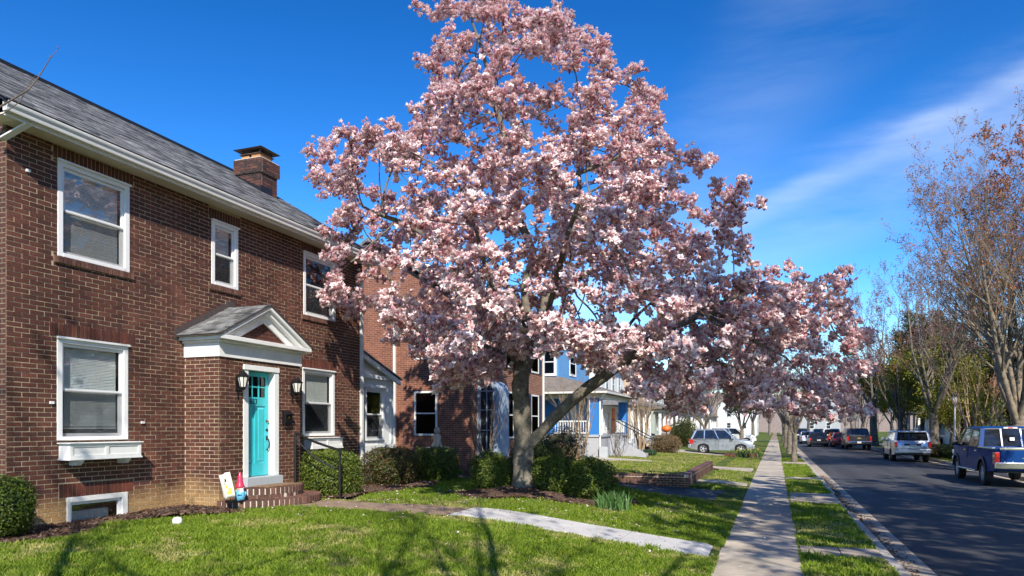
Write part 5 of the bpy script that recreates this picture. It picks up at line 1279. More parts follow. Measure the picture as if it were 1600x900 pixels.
MB().box((PX + .02, PY0 - .06, .5), (PX + .10, PY0 + .02, 3.5), 'gutter_white').hexa([(PX + .02, PY0 - .06, 3.5), (PX + .1, PY0 - .06, 3.5), (PX + .1, PY0 + .02, 3.5), (PX + .02, PY0 + .02, 3.5), (PX + .38, PY0 - .4, 3.8), (PX + .46, PY0 - .4, 3.8), (PX + .46, PY0 - .32, 3.8), (PX + .38, PY0 - .32, 3.8)], 'gutter_white').build('downspout', hb)
for i in range(6): MB().box((PX, 39.2, 0), (PX + .3 * (6 - i), 40.9, .42 + (i + .6) * .19), 'stucco_grey').build('step', hb)
m = MB(); m.prism([(PX, 39.0, .3), (PX + 2.0, 39.0, .3), (PX + 2.0, 39.0, .55), (PX, 39.0, 1.6)], (0, .2, 0), 'stucco_grey'); m.build('stair_wall', hb)
for yy in (39.1, 40.85):
    m = MB()
    m.tube([(PX + .05, yy, 2.5), (PX + 2.0, yy, 1.45), (PX + 2.6, yy, 1.3)], .025, 'black_iron', 6)
    o = m.build('stair_rail', hb)
    for i in range(9): MB().tube([(PX + .05 + i * .24, yy, 2.48 - i * .129), (PX + .05 + i * .24, yy, 1.6 - i * .129)], .013, 'black_iron', 5).build('bar', o)
mbx = MB(); mbx.box((PX + .05, 36.1, .4), (PX + .5, 36.28, 1.0), 'grey_paint'); mbx.build('meter_box', hb)

# ------------------------------------------------------------------ houses farther along both sides
def far_house(label, side, xf, y0, y1, eave, ridge, wall, roof, porch=True, trim='white_paint', door='paint_red', depth=8.5, porch_mat=None, zg=.4, storeys=2, ridge_along=True, name='row_house'):
    s = side; t = thing(name, label, 'house', (xf, (y0 + y1) / 2, zg))
    xb = xf + s * depth; xm = (xf + xb) / 2
    f_front = lambda u, z, d: (xf + s * d, u, z); f_south = lambda u, z, d: (u, y0 + d, z)
    m = MB()
    if ridge_along:
        for y in (y0, y1): m.poly([(xf, y, 0), (xb, y, 0), (xb, y, eave), (xm, y, ridge - .1), (xf, y, eave)], wall)
        m.poly([(xf, y0, 0), (xf, y1, 0), (xf, y1, eave), (xf, y0, eave)], wall)
    else:
        ym = (y0 + y1) / 2
        for y in (y0, y1): m.poly([(xf, y, 0), (xb, y, 0), (xb, y, eave), (xf, y, eave)], wall)
        m.poly([(xf, y0, 0), (xf, y1, 0), (xf, y1, eave), (xf, ym, ridge - .1), (xf, y0, eave)], wall)
    m.build('wall', t)
    m = MB()
    if ridge_along:
        for sg in (1, -1):
            xe = xm + sg * (depth / 2 + .4)
            m.hexa([(xe, y0 - .3, eave - .1), (xe, y1 + .3, eave - .1), (xm, y1 + .3, ridge), (xm, y0 - .3, ridge), (xe, y0 - .3, eave + .04), (xe, y1 + .3, eave + .04), (xm, y1 + .3, ridge + .14), (xm, y0 - .3, ridge + .14)], roof)
    else:
        for sg in (1, -1):
            ye = ym + sg * ((y1 - y0) / 2 + .4)
            m.hexa([(xf - s * .4, ye, eave - .1), (xb, ye, eave - .1), (xb, ym, ridge), (xf - s * .4, ym, ridge), (xf - s * .4, ye, eave + .04), (xb, ye, eave + .04), (xb, ym, ridge + .14), (xf - s * .4, ym, ridge + .14)], roof)
    m.build('roof', t)
    m = MB(); m.box((xf - s * .45, y0 - .25, eave - .14), (xf - s * .32, y1 + .25, eave + .0), trim); m.build('gutter', t)
    w = (y1 - y0)
    for k in range(storeys):
        zz = 1.7 + k * 2.75
        for fy in (.18, .62) if k == 0 else (.15, .42, .7):
            if zz + 1.5 < eave + .1: simple_window(t, f_front, y0 + fy * w, y0 + fy * w + 1.0, zz, zz + 1.45, trim, 'pane_dark', .1)
        for fx in (.25, .65):
            xx = sorted((xf + s * depth * fx, xf + s * (depth * fx + 1.0)))
            if zz + 1.5 < eave + .1: simple_window(t, f_south, xx[0], xx[1], zz, zz + 1.45, trim, 'pane_dark', .1)
    MB().box((xf - s * .04, y0 + .42 * w, 1.3), (xf - s * .001, y0 + .42 * w + .95, 3.4), door).build('door', t)
    if porch:
        px = xf - s * 2.2; pmt = porch_mat or trim
        MB().box((px, y0, 0), (xf, y1, 1.25), pmt).build('porch_base', t)
        m = MB(); m.mesh([(px - s * .3, y0 - .3, 3.55), (px - s * .3, y1 + .3, 3.55), (xf, y1 + .3, 3.55), (xf, y0 - .3, 3.55), (px - s * .3, y0 - .3, 3.72), (px - s * .3, y1 + .3, 3.72), (xf, y1 + .1, 4.35), (xf, y0 - .1, 4.35)], [(0, 1, 2, 3), (0, 4, 5, 1), (4, 7, 6, 5), (0, 3, 7, 4), (1, 5, 6, 2)], roof); m.build('porch_roof', t)
        for fy in (0.02, .33, .66, .95): MB().box((px + s * .03, y0 + fy * w, 1.25), (px + s * .25, y0 + fy * w + .24, 3.55), trim).build('column', t)
        for fa, fb in ((.02, .33), (.66, .95)): MB().box((px + s * .06, y0 + fa * w + .24, 1.25), (px + s * .16, y0 + fb * w, 2.0), pmt).build('porch_parapet', t)
        for i in range(4): MB().box((px, y0 + .42 * w, 0), (px - s * .3 * (i + 1), y0 + .42 * w + 1.3, 1.25 - (i + 1) * .2), 'concrete').build('step', t)
    MB().box((xm - .4, y1 - 1.6, eave), (xm + .4, y1 - 1.0, ridge + 1.0), 'brickwork_far').build('chimney', t)
    return t
far_house('white porch house just past the blue house', -1, -11.2, 47.5, 55.0, 6.6, 9.0, 'siding_white', 'roof_grey', porch_mat='stucco_white', door='orange')
far_house('tan house with white porch columns beyond the parked silver crossover', -1, -11.0, 58.5, 66, 6.4, 8.8, 'siding_beige', 'roof_brown')
far_house('grey green house down the street past the tan one', -1, -11.0, 69, 76.5, 6.6, 9.2, 'siding_green', 'roof_grey')
far_house('small red brick house far down the near side', -1, -10.8, 80, 88, 6.4, 9.2, 'brickwork_far', 'roof_grey')
far_house('white gabled house far down the near side of the street', -1, -10.8, 92, 100, 6.2, 9.2, 'siding_white', 'roof_grey', ridge_along=False)
far_house('beige house near the far end of the near side', -1, -10.8, 104, 114, 6.4, 9.4, 'siding_beige', 'roof_brown')
far_house('pale grey house behind the red budding maple', 1, 18.5, 37, 46, 7.0, 10.2, 'siding_grey', 'roof_grey', porch=True)
far_house('white trimmed grey house behind the yellow green trees', 1, 19, 50, 59, 6.6, 9.5, 'siding_grey', 'roof_brown')
far_house('tan house farther along the opposite side', 1, 18.5, 64, 73, 6.6, 9.2, 'siding_beige', 'roof_grey')
far_house('brick house on the opposite side beyond the lamp posts', 1, 18, 78, 87, 6.4, 9.2, 'brickwork_far', 'roof_brown')
far_house('pale house with grey roof far along the opposite side', 1, 17.5, 92, 102, 6.0, 9.0, 'siding_white', 'roof_grey', ridge_along=False)
far_house('pale house closing the end of the street', -1, -4.0, 168, 186, 7.0, 10.5, 'siding_white', 'roof_brown', porch=False)
far_house('long grey house across the far end of the street', 1, 5.0, 172, 192, 7.0, 10.5, 'siding_grey', 'roof_grey', porch=False)
# ------------------------------------------------------------------ magnolia
zb0 = gz1(TX, TY) + .10
def tree_pt(px, py, dep=0.0):
    """point of the crown from its outline at the trunk's distance, pushed dep metres in depth"""
    d0 = TX * FWD[0] + TY * FWD[1]
    return at_d(px, py, d0 + dep)
prof_y = np.array([-12, -2, 10, 45, 70, 120, 180, 230, 300, 360, 400, 440, 480, 520, 560, 600, 640, 670])
prof_l = np.array([725, 695, 672, 668, 672, 672, 610, 470, 468, 485, 505, 470, 510, 575, 650, 675, 1020, 1130])
prof_r = np.array([760, 835, 870, 925, 990, 1000, 1085, 1095, 1160, 1215, 1180, 1330, 1345, 1335, 1345, 1345, 1340, 1315])
def outline(py): return np.interp(py, prof_y, prof_l), np.interp(py, prof_y, prof_r)
def crown_low(px):   # underside of the crown
    return np.interp(px, [450, 500, 560, 620, 680, 740, 800, 860, 920, 980, 1040, 1100, 1160, 1220, 1290, 1350], [470, 500, 505, 590, 610, 600, 555, 550, 560, 590, 640, 645, 640, 650, 668, 640])
def crown_points(n, seed):
    r_ = np.random.default_rng(seed); out = []
    while len(out) < n:
        py = r_.uniform(-12, 668, 4000); px = r_.uniform(440, 1355, 4000)
        l, rr = outline(py); ok = (px > l) & (px < rr) & (py < crown_low(px))
        c = 815 + (px - 815) * 0; 
        # lateral fraction from trunk to outline and available depth
        f = np.where(px < 815, (815 - px) / np.maximum(815 - l, 1), (px - 815) / np.maximum(rr - 815, 1))
        hz = np.clip((668 - py) / 700, 0, 1)
        dmax = np.interp(py, [-45, 60, 180, 300, 440, 560, 668], [1.3, 2.4, 3.8, 4.6, 5.0, 4.6, 3.0])
        t = np.clip(1 - f ** 2.2, 0.04, 1) ** .5 * dmax
        dep = r_.uniform(-1, 1, 4000) * t
        sh = np.sqrt((dep / dmax) ** 2 + f ** 2)
        side = np.where(px < 815, 0.0, 7.0); nzz = vnoise(py * .018, dep * .55 + side, 1.0, seed)
        ok &= f < .56 + .60 * nzz                                     # ragged outline of sprays and bays
        ok &= vnoise(px * .014 + dep * .3, py * .022, 1.0, seed + 3) > .22     # windows of sky
        ok &= r_.random(4000) < 0.22 + .78 * sh                       # more toward the shell
        for a, b, c_ in zip(px[ok], py[ok], dep[ok]): out.append((a, b, c_))
    return np.array(out[:n])
clump = crown_points(520, 5)
ex = np.random.default_rng(9)
def extra(n, x0, x1, y0, y1, d0, d1):
    q = np.stack([ex.uniform(x0, x1, n), ex.uniform(y0, y1, n), ex.uniform(d0, d1, n)], 1)
    l, rr = outline(q[:, 1]); return q[(q[:, 0] < rr) & (q[:, 0] > l) & (q[:, 1] < crown_low(q[:, 0]))]
clump = np.concatenate([clump, extra(130, 1000, 1335, 430, 655, -2.6, 2.2), extra(50, 620, 790, 480, 606, -2.0, 2.4), extra(40, 930, 1120, 520, 640, -1.5, 2.0)])
CP = np.array([tree_pt(*c) for c in clump])
# thin out clumps that crowd each other, so that clusters with gaps remain
keepc = []
for i, p in enumerate(CP):
    if all(np.linalg.norm(p - CP[j]) > 0.56 for j in keepc): keepc.append(i)
CP = CP[keepc]
att = []
for p in CP:
    k = rng.integers(11, 18); s = rng.uniform(.26, .46)
    q = rng.normal(0, 1, (k, 3)); q /= np.linalg.norm(q, axis=1, keepdims=True); q *= rng.random((k, 1)) ** .5
    att.append(p + q * s * np.array([1.45, 1.45, .62]))
att = np.concatenate(att)
def colonize(nodes, parent, att, step=.17, infl=2.6, kill=.22, iters=140, jitter=.12):
    nodes = [np.asarray(n, float) for n in nodes]; parent = list(parent)
    A = att.copy(); NA = np.array(nodes); kidp = {}
    for i_, q_ in enumerate(parent):
        if q_ >= 0: kidp.setdefault(q_, []).append(nodes[i_])
    D = np.linalg.norm(A[:, None] - NA[None], axis=2); near = D.argmin(1); dmin = D.min(1)
    for it in range(iters):
        act = (dmin > kill) & (dmin < infl + (3.0 if it < 40 else 0))
        if not act.any(): break
        idx = near[act]; NAa = np.array(nodes)
        dv = A[act] - NAa[idx]; dv /= (np.linalg.norm(dv, axis=1, keepdims=True) + 1e-9)
        acc = np.zeros_like(NAa); np.add.at(acc, idx, dv)
        u = np.unique(idx); dirs = acc[u]; ln = np.linalg.norm(dirs, axis=1); good = ln > .05
        u = u[good]; dirs = dirs[good] / ln[good][:, None]
        dirs += rng.normal(0, jitter, dirs.shape); dirs /= np.linalg.norm(dirs, axis=1, keepdims=True)
        new = NAa[u] + dirs * step
        # drop those that would sit on an existing node
        dn = np.array([all(np.dot(p - c, p - c) > (step * .45) ** 2 for c in kidp.get(int(q), ())) for p, q in zip(new, u)], bool)
        new = new[dn]; u = u[dn]
        if not len(new): break
        base = len(nodes)
        for p, q in zip(new, u): nodes.append(p); parent.append(int(q)); kidp.setdefault(int(q), []).append(p)
        D = np.linalg.norm(A[:, None] - new[None], axis=2); m_ = D.min(1); upd = m_ < dmin
        near[upd] = base + D.argmin(1)[upd]; dmin[upd] = m_[upd]
    return np.array(nodes), np.array(parent)
# trunk and main limbs traced from the tree, each with its own depth
nodes, par = [], []
def limb(pts, start=None, dens=.2):
    P = np.array(pts, float); 
    seg = np.r_[0, np.cumsum(np.linalg.norm(np.diff(P, axis=0), axis=1))]; n = max(2, int(seg[-1] / dens))
    Q = np.stack([np.interp(np.linspace(0, seg[-1], n), seg, P[:, k]) for k in range(3)], 1)
    for _ in range(2): Q[1:-1] = (Q[:-2] + 2 * Q[1:-1] + Q[2:]) / 4
    Q[1:-1] += rng.normal(0, .012, Q[1:-1].shape)
    first = True
    for q in Q:
        if first and start is not None: first = False; prev = start; continue
        par.append(-1 if (start is None and first) else prev); nodes.append(q); prev = len(nodes) - 1; first = False
    return prev
def nearest(p): return int(np.argmin([np.linalg.norm(n - p) for n in nodes]))
T = tree_pt
base = np.array([TX, TY, zb0 - .25])
limb([base, T(818, 735), T(816, 690), T(816, 640), T(812, 600)])
def from_(px, py, dep, *pts): s = nearest(T(px, py, dep)); limb([nodes[s]] + [T(*p) for p in pts], s)
from_(812, 600, 0, (806, 560, -.1), (798, 520, -.15), (770, 470, -.3), (735, 430, -.5), (700, 395, -.7), (640, 350, -.9), (575, 330, -.9))
from_(812, 600, 0, (822, 565, .1), (832, 520, .25), (815, 455, .45), (838, 395, .3), (806, 335, 0), (815, 260, .2), (775, 185, .1), (760, 100, 0), (735, 30, 0))
from_(822, 565, .1, (848, 530, .0), (850, 460, .3), (880, 400, .5), (910, 330, .6), (900, 250, .6), (920, 170, .5), (945, 110, .5))
from_(817, 712, 0, (834, 690, -.05), (860, 658, -.2), (893, 625, -.35), (928, 597, -.5), (965, 575, -.8), (1020, 530, -1.0), (1090, 490, -1.2), (1170, 455, -1.2), (1260, 440, -.9), (1310, 450, -.8))
from_(925, 600, -.5, (950, 555, -.2), (990, 500, .2), (1060, 430, .5), (1120, 370, .6))
from_(850, 460, .3, (900, 440, 1.2), (960, 400, 2.2), (1010, 330, 2.6))
from_(798, 520, -.15, (780, 480, -1.2), (760, 420, -2.4), (740, 350, -3.0))
from_(848, 530, .0, (860, 470, -1.0), (880, 400, -2.4), (900, 320, -3.2))
from_(828, 520, .2, (785, 430, 1.6), (740, 360, 2.8))
from_(806, 560, -.1, (760, 540, .6), (700, 510, 1.4), (640, 470, 1.8))
from_(805, 340, 0, (850, 290, -.8), (930, 262, -1.2), (1000, 230, -1.3))
from_(1090, 490, -1.2, (1150, 520, -2.0), (1230, 560, -2.4))
from_(1020, 530, -1.0, (1100, 560, -.2), (1200, 590, .4), (1290, 600, .6))
from_(1090, 490, -1.2, (1160, 500, .4), (1250, 510, 1.2))
NN, PP = colonize(nodes, par, att)
def radii(nodes, parent, tip=.0055, e=2.35, base_r=.245):
    n = len(nodes); acc = np.zeros(n); r = np.zeros(n); ch = np.bincount(parent[parent >= 0], minlength=n)
    # order by depth from root
    lev = np.zeros(n, int)
    for i in range(n): lev[i] = 0 if parent[i] < 0 else lev[parent[i]] + 1
    for i in np.argsort(-lev):
        r[i] = tip if acc[i] == 0 else acc[i] ** (1 / e)
        if parent[i] >= 0: acc[parent[i]] += r[i] ** e
    k = np.log(base_r / tip) / np.log(r[0] / tip)
    return tip * (r / tip) ** k, ch, lev
RR_, CH, LEV = radii(NN, PP)
def chains_of(nodes, parent, r, ch):
    kids = [[] for _ in nodes]
    for i, p in enumerate(parent):
        if p >= 0: kids[p].append(i)
    out = []; stack = [(0, None)]
    while stack:
        s, pre = stack.pop()
        c = [] if pre is None else [pre]
        i = s; c.append(i)
        while kids[i]:
            ks = sorted(kids[i], key=lambda k: -r[k])
            for k in ks[1:]: stack.append((k, i))
            i = ks[0]; c.append(i)
        if len(c) > 1:
            P = nodes[c].copy(); rr = r[c].copy()
            if pre is not None: rr[0] = min(rr[0], rr[1] * 1.15)
            if len(P) > 3: P[1:-1] = .25 * P[:-2] + .5 * P[1:-1] + .25 * P[2:]
            s_ = 12 if rr.max() > .12 else 8 if rr.max() > .045 else 5 if rr.max() > .014 else 3
            out.append((P, rr, s_))
    return out
mag = thing('magnolia_tree', 'large magnolia in pink and white bloom on the lawn before the brick house', 'tree', (TX, TY, zb0 - .15))
chs = chains_of(NN, PP, RR_, CH)
main = chs[0]
# root flare and burly relief on the trunk
P0, r0, _ = main
for i in range(len(P0)):
    h = P0[i][2] - (zb0 - .25)
    if h < .7: r0[i] *= 1 + .55 * (1 - h / .7) ** 2
big = [c for c in chs if c[1].max() > .014]; small = [c for c in chs if c[1].max() <= .014]
om = org(mag)
V, F = tubes([(c[0], c[1], 16 if c is main else c[2]) for c in big]); 
nzv = 1
V2 = V.copy()
V2[:, :2] += (np.stack([vnoise(V[:, 2], V[:, 0] + V[:, 1], 3.1, 1), vnoise(V[:, 2], V[:, 0] - V[:, 1], 3.1, 2)], 1) - .5) * .045
onp('trunk', mag, V2 - om, F, mats=['bark_magnolia'], smooth=True)
V, F = tubes(small); tw = onp('twigs', mag, V - om, F, mats=['twig'], smooth=True); tw['kind'] = 'stuff'
# ---- flowers
def flower_template(kind):
    """petals as folded diamonds; returns verts, tris, colours"""
    V, F, C = [], [], []
    if kind == 'bud': petals, ang0, L, W = 4, 8, 1.0, .26
    elif kind == 'cup': petals, ang0, L, W = 6, 28, 1.0, .34
    else: petals, ang0, L, W = 7, 58, 1.0, .36
    for i in range(petals):
        a = 2 * math.pi * i / petals + (0.3 if i % 2 else 0); th = R(ang0 + (14 if i % 2 else -6) * (kind != 'bud'))
        dr = np.array([math.cos(a), math.sin(a), 0]); sd = np.array([-math.sin(a), math.cos(a), 0])
        mid = dr * math.sin(th * .65) * .55 * L + np.array([0, 0, math.cos(th * .65) * .55 * L])
        tip = mid + (dr * math.sin(th * 1.25) + np.array([0, 0, math.cos(th * 1.25)])) * .5 * L
        b = len(V); V += [dr * .03, mid - sd * W, mid + sd * W, tip]; F += [(b, b + 1, b + 2), (b + 1, b + 3, b + 2)]
        if kind == 'bud': C += [(.34, .08, .12), (.56, .24, .29), (.56, .24, .29), (.76, .50, .51)]
        else: C += [(.60, .23, .27), (.91, .74, .715), (.91, .74, .715), (.95, .88, .85)]
    return np.array(V), np.array(F), np.array(C)
TPL = {k: flower_template(k) for k in ('bud', 'cup', 'open')}
fine = np.where(RR_ < .0125)[0]
tips = np.where((CH == 0))[0]
NF = 60000
wgt = np.where(CH[fine] == 0, 3.0, 1.0); wgt = wgt / wgt.sum()
pick = rng.choice(fine, NF, p=wgt)
pos = NN[pick] + rng.normal(0, .066, (NF, 3)) + np.array([0, 0, .03])
ctr = NN.mean(0); outw = pos - ctr; outw /= np.linalg.norm(outw, axis=1, keepdims=True)
axis = np.array([0, 0, 1.0]) + .55 * outw + rng.normal(0, .38, (NF, 3)); axis /= np.linalg.norm(axis, axis=1, keepdims=True)
tmp = rng.normal(0, 1, (NF, 3)); ux = np.cross(tmp, axis); ux /= np.linalg.norm(ux, axis=1, keepdims=True); uy = np.cross(axis, ux)
FR = np.stack([ux, uy, axis], 2)                                       # columns
size = np.clip(rng.lognormal(-2.45, .24, NF), .05, .14)
high = np.clip((pos[:, 2] - 4) / 8, 0, 1)
u = rng.random(NF); kind = np.where(u < .18 + .10 * high, 0, np.where(u < .58, 1, 2))
hue = rng.normal(0, 1, NF)
near_idx = np.argsort(np.linalg.norm(pos - np.array([0, 0, CAM_H]), axis=1))[:240]
solo = np.zeros(NF, bool); solo[near_idx] = True
VV, FF, CC = [], [], []; off = 0
for k, nm in enumerate(('bud', 'cup', 'open')):
    tv, tf, tcl = TPL[nm]; ii = np.where((kind == k) & ~solo)[0]
    v = np.einsum('nij,kj->nki', FR[ii], tv) * size[ii][:, None, None] + pos[ii][:, None]
    f = tf[None] + (np.arange(len(ii)) * len(tv))[:, None, None] + off
    c = tcl[None] * (1 + .10 * hue[ii])[:, None, None]; c[..., 1:] *= (1 - .12 * np.clip(-hue[ii], 0, 3))[:, None, None]
    VV.append(v.reshape(-1, 3)); FF.append(f.reshape(-1, 3)); CC.append(np.clip(c, 0, .95).reshape(-1, 3)); off += len(ii) * len(tv)
crown = onp('crown', mag, np.concatenate(VV) - om, None, np.concatenate(FF), mats=['petal'], attrs={'Col': np.concatenate(CC)})
crown['kind'] = 'stuff'
FM = [mesh_np('blossom', TPL[n][0], None, TPL[n][1], mats=['petal'], attrs={'Col': TPL[n][2]}) for n in ('bud', 'cup', 'open')]
for i in near_idx:
    o = bpy.data.objects.new('blossom', FM[kind[i]]); COL.objects.link(o); o.parent = crown
    m4 = np.eye(4); m4[:3, :3] = FR[i] * size[i]; m4[:3, 3] = pos[i] - om; o.matrix_local = Matrix(m4.tolist())

# ------------------------------------------------------------------ leafy shrubs
def leaves_np(P, N, size, cols, r_=rng, fold=.25, spread=.7):
    """one folded diamond per leaf"""
    n = len(P)
    nr = N + r_.normal(0, spread, (n, 3)); nr /= np.linalg.norm(nr, axis=1, keepdims=True)
    t = np.cross(nr, r_.normal(0, 1, (n, 3))); t /= np.linalg.norm(t, axis=1, keepdims=True); b = np.cross(nr, t)
    s = (size * r_.uniform(.6, 1.35, n))[:, None]
    V = np.stack([P - t * s, P - b * s * .5 - nr * s * fold, P + t * s, P + b * s * .5 - nr * s * fold], 1).reshape(-1, 3)
    c = np.array(cols)[r_.integers(0, len(cols), n)] * r_.uniform(.75, 1.25, (n, 1))
    return V, np.arange(n * 4).reshape(-1, 4), np.repeat(c, 4, 0)
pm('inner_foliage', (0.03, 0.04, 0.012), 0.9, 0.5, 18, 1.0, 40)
BOXW = [(.065, .10, .011), (.10, .15, .016), (.15, .19, .024), (.04, .066, .01)]
def bush(name, label, cat, c, rad, n, size, cols, power=2.0, group=None, lump=.16, seed=1, core=True, stems=True):
    """clipped shrub: leaves through the outer shell of a lumpy superellipsoid over a twiggy core"""
    r_ = np.random.default_rng(seed); c = np.asarray(c, float); rad = np.asarray(rad, float)
    zg = gz1(c[0], c[1]); t = thing(name, label, cat, (c[0], c[1], zg), group=group); o0 = org(t)
    def surf(dv):
        k = (np.abs(dv) ** power).sum(1) ** (-1 / power)
        l = 1 + lump * (vnoise(dv[:, 0] * 2 + dv[:, 2], dv[:, 1] * 2 - dv[:, 2], 1.6, seed) - .5) * 2 + lump * .5 * (vnoise(dv[:, 0] * 3 - dv[:, 2] * 2, dv[:, 1] * 3 + dv[:, 2] * 2, 2.2, seed + 5) - .5)
        return dv * (k * l)[:, None]
    dv = r_.normal(0, 1, (n, 3)); dv /= np.linalg.norm(dv, axis=1, keepdims=True)
    sh = np.where(r_.random(n) < .035, 1 + .14 * r_.random(n), 1 - .30 * r_.random(n) ** 2.0)
    P = c + surf(dv) * sh[:, None] * rad; N = dv / rad; N /= np.linalg.norm(N, axis=1, keepdims=True)
    ok = P[:, 2] > zg + .03; P, N = P[ok], N[ok]
    V, F, C = leaves_np(P, N, size, cols, r_)
    f = onp('foliage', t, V - o0, F, mats=['leaf'], attrs={'Col': C}); f['kind'] = 'stuff'
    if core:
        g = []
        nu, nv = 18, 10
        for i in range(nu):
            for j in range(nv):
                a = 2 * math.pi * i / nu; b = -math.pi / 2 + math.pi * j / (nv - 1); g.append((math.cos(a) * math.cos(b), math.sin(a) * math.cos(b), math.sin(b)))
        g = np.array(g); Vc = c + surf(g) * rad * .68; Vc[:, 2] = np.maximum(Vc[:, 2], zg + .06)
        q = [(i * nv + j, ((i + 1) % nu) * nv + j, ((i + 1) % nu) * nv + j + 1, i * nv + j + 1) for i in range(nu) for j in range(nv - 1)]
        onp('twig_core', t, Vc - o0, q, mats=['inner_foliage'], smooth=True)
    m = MB()
    for k in range(5):
        a = k * 1.26; m.tube([(c[0] + .06 * math.cos(a), c[1] + .06 * math.sin(a), zg - .03), (c[0] + rad[0] * .4 * math.cos(a), c[1] + rad[1] * .4 * math.sin(a), c[2])], [.02, .01], 'twig', 5)
    m.build('stem', t)
    return t
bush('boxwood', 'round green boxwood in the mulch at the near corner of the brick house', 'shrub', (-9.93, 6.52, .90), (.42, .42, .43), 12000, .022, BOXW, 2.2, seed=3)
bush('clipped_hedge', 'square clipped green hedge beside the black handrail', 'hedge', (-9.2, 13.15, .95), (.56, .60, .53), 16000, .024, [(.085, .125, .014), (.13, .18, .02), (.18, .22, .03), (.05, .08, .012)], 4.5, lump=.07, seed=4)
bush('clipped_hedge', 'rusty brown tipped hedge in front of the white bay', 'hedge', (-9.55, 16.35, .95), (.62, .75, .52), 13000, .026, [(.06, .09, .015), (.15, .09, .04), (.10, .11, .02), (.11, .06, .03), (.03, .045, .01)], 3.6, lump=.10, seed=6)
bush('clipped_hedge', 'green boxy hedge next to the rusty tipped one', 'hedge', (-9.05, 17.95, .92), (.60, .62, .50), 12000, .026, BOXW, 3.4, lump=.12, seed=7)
c_ = lambda px, py, d: at_d(px, py, d)
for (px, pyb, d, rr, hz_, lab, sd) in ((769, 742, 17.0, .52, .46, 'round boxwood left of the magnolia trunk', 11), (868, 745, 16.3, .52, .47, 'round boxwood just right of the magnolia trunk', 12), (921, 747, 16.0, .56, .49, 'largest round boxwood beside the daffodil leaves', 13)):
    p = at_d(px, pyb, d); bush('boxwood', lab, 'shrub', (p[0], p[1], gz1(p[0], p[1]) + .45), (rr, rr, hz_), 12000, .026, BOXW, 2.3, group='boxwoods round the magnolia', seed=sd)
p = at_d(838, 700, 19.5); bush('shrub', 'dark green rounded shrub behind the magnolia trunk', 'shrub', (p[0], p[1], 1.1), (.75, .75, .62), 7000, .03, [(.04, .065, .01), (.07, .10, .014), (.025, .04, .008)], 2.2, seed=14)
p = at_d(875, 690, 27.5); bush('shrub', 'brown leafless shrub between magnolia limb and blue house', 'shrub', (p[0], p[1], 1.2), (1.0, .9, .8), 7000, .03, [(.16, .11, .07), (.10, .07, .045), (.20, .15, .09), (.09, .08, .03)], 2.0, seed=15, lump=.3)
p = at_d(1040, 690, 46.5); bush('shrub', 'reddish tan clipped shrub by the white porch steps', 'shrub', (p[0], p[1], .95), (1.0, .9, .62), 5000, .045, [(.24, .13, .07), (.16, .10, .05), (.12, .12, .04), (.30, .18, .1)], 2.4, seed=16)
p = at_d(1008, 707, 41.5); bush('shrub', 'low spreading green groundcover shrub by the blue house steps', 'shrub', (p[0], p[1], .5), (.65, .5, .2), 2500, .04, [(.06, .13, .05), (.04, .09, .04)], 2.2, seed=17)
for i, (px, py, d, rx, rz, cols, lab) in enumerate([
    (1562, 655, 36, 1.6, 1.15, [(.04, .09, .012), (.08, .15, .02), (.11, .19, .03)], 'bright green broadleaf shrub at the foot of the maple'),
    (1455, 690, 47, 1.3, .5, [(.07, .12, .02), (.10, .10, .03), (.15, .08, .04)], 'low mixed shrubs in the bed behind the silver suv'),
    (1515, 690, 45, 1.6, .55, [(.05, .08, .02), (.09, .12, .02)], 'low dark hedge behind the blue pickup'),
    (1068, 664, 62, 1.2, 1.3, [(.12, .13, .02), (.07, .09, .02)], 'yellowish evergreen shrub by the white house porch')]):
    p = at_d(px, py, d); bush('shrub', lab, 'shrub', (p[0], p[1], gz1(p[0], p[1]) + rz * .8), (rx, rx, rz), 5000, .06, cols, 2.2, seed=30 + i, lump=.25)
# daffodil leaves by the boxwood and a flower patch at the far parked car
def blades(name, label, cat, c, n, h, spread, cols, w=.011, flowers=None):
    zg = gz1(c[0], c[1]); t = thing(name, label, cat, (c[0], c[1], zg))
    p = np.stack([rng.normal(c[0], spread, n), rng.normal(c[1], spread, n), np.full(n, zg)], 1); a = rng.uniform(0, 6.28, n); ln = rng.normal(0, .3, (n, 2)); hh = h * rng.uniform(.6, 1.2, n)
    s = np.stack([np.cos(a), np.sin(a), 0 * a], 1) * w
    mid = p + np.c_[ln * .35 * h, hh * .6]; tip = p + np.c_[ln * h, hh]
    V = np.stack([p - s, p + s, mid + s, mid - s, tip], 1).reshape(-1, 3); b = np.arange(n) * 5
    C = np.array(cols)[rng.integers(0, len(cols), n)]
    f = onp('leaves', t, V - org(t), np.stack([b, b + 1, b + 2, b + 3], 1), np.stack([b + 3, b + 2, b + 4], 1), mats=['leaf'], attrs={'Col': np.repeat(C, 5, 0)}); f['kind'] = 'stuff'
    if flowers:
        m = MB()
        for k in range(flowers[0]):
            q = tip[k]; m.mesh([q + [-.05, 0, 0], q + [.05, 0, 0], q + [0, .05, .02], q + [0, -.05, .02], q + [0, 0, .07]], [(0, 3, 1, 2), (0, 4, 3), (1, 3, 4), (1, 4, 2), (2, 4, 0)], flowers[1])
        m.build('flower_heads', t)['kind'] = 'stuff'
    return t
p = on_z(958, 788, .38); blades('daffodil_clump', 'clump of upright green daffodil leaves beside the boxwood', 'plant', (p[0], p[1]), 170, .36, .16, [(.09, .19, .05), (.13, .25, .07), (.07, .15, .04)])
p = on_z(1183, 706, .1); blades('flower_bed', 'planted bed with green leaves and yellow flowers by the sidewalk', 'plant', (-1.9, 49.5), 400, .5, .5, [(.06, .14, .03), (.10, .2, .04)], .02, (40, 'clutter_yellow'))

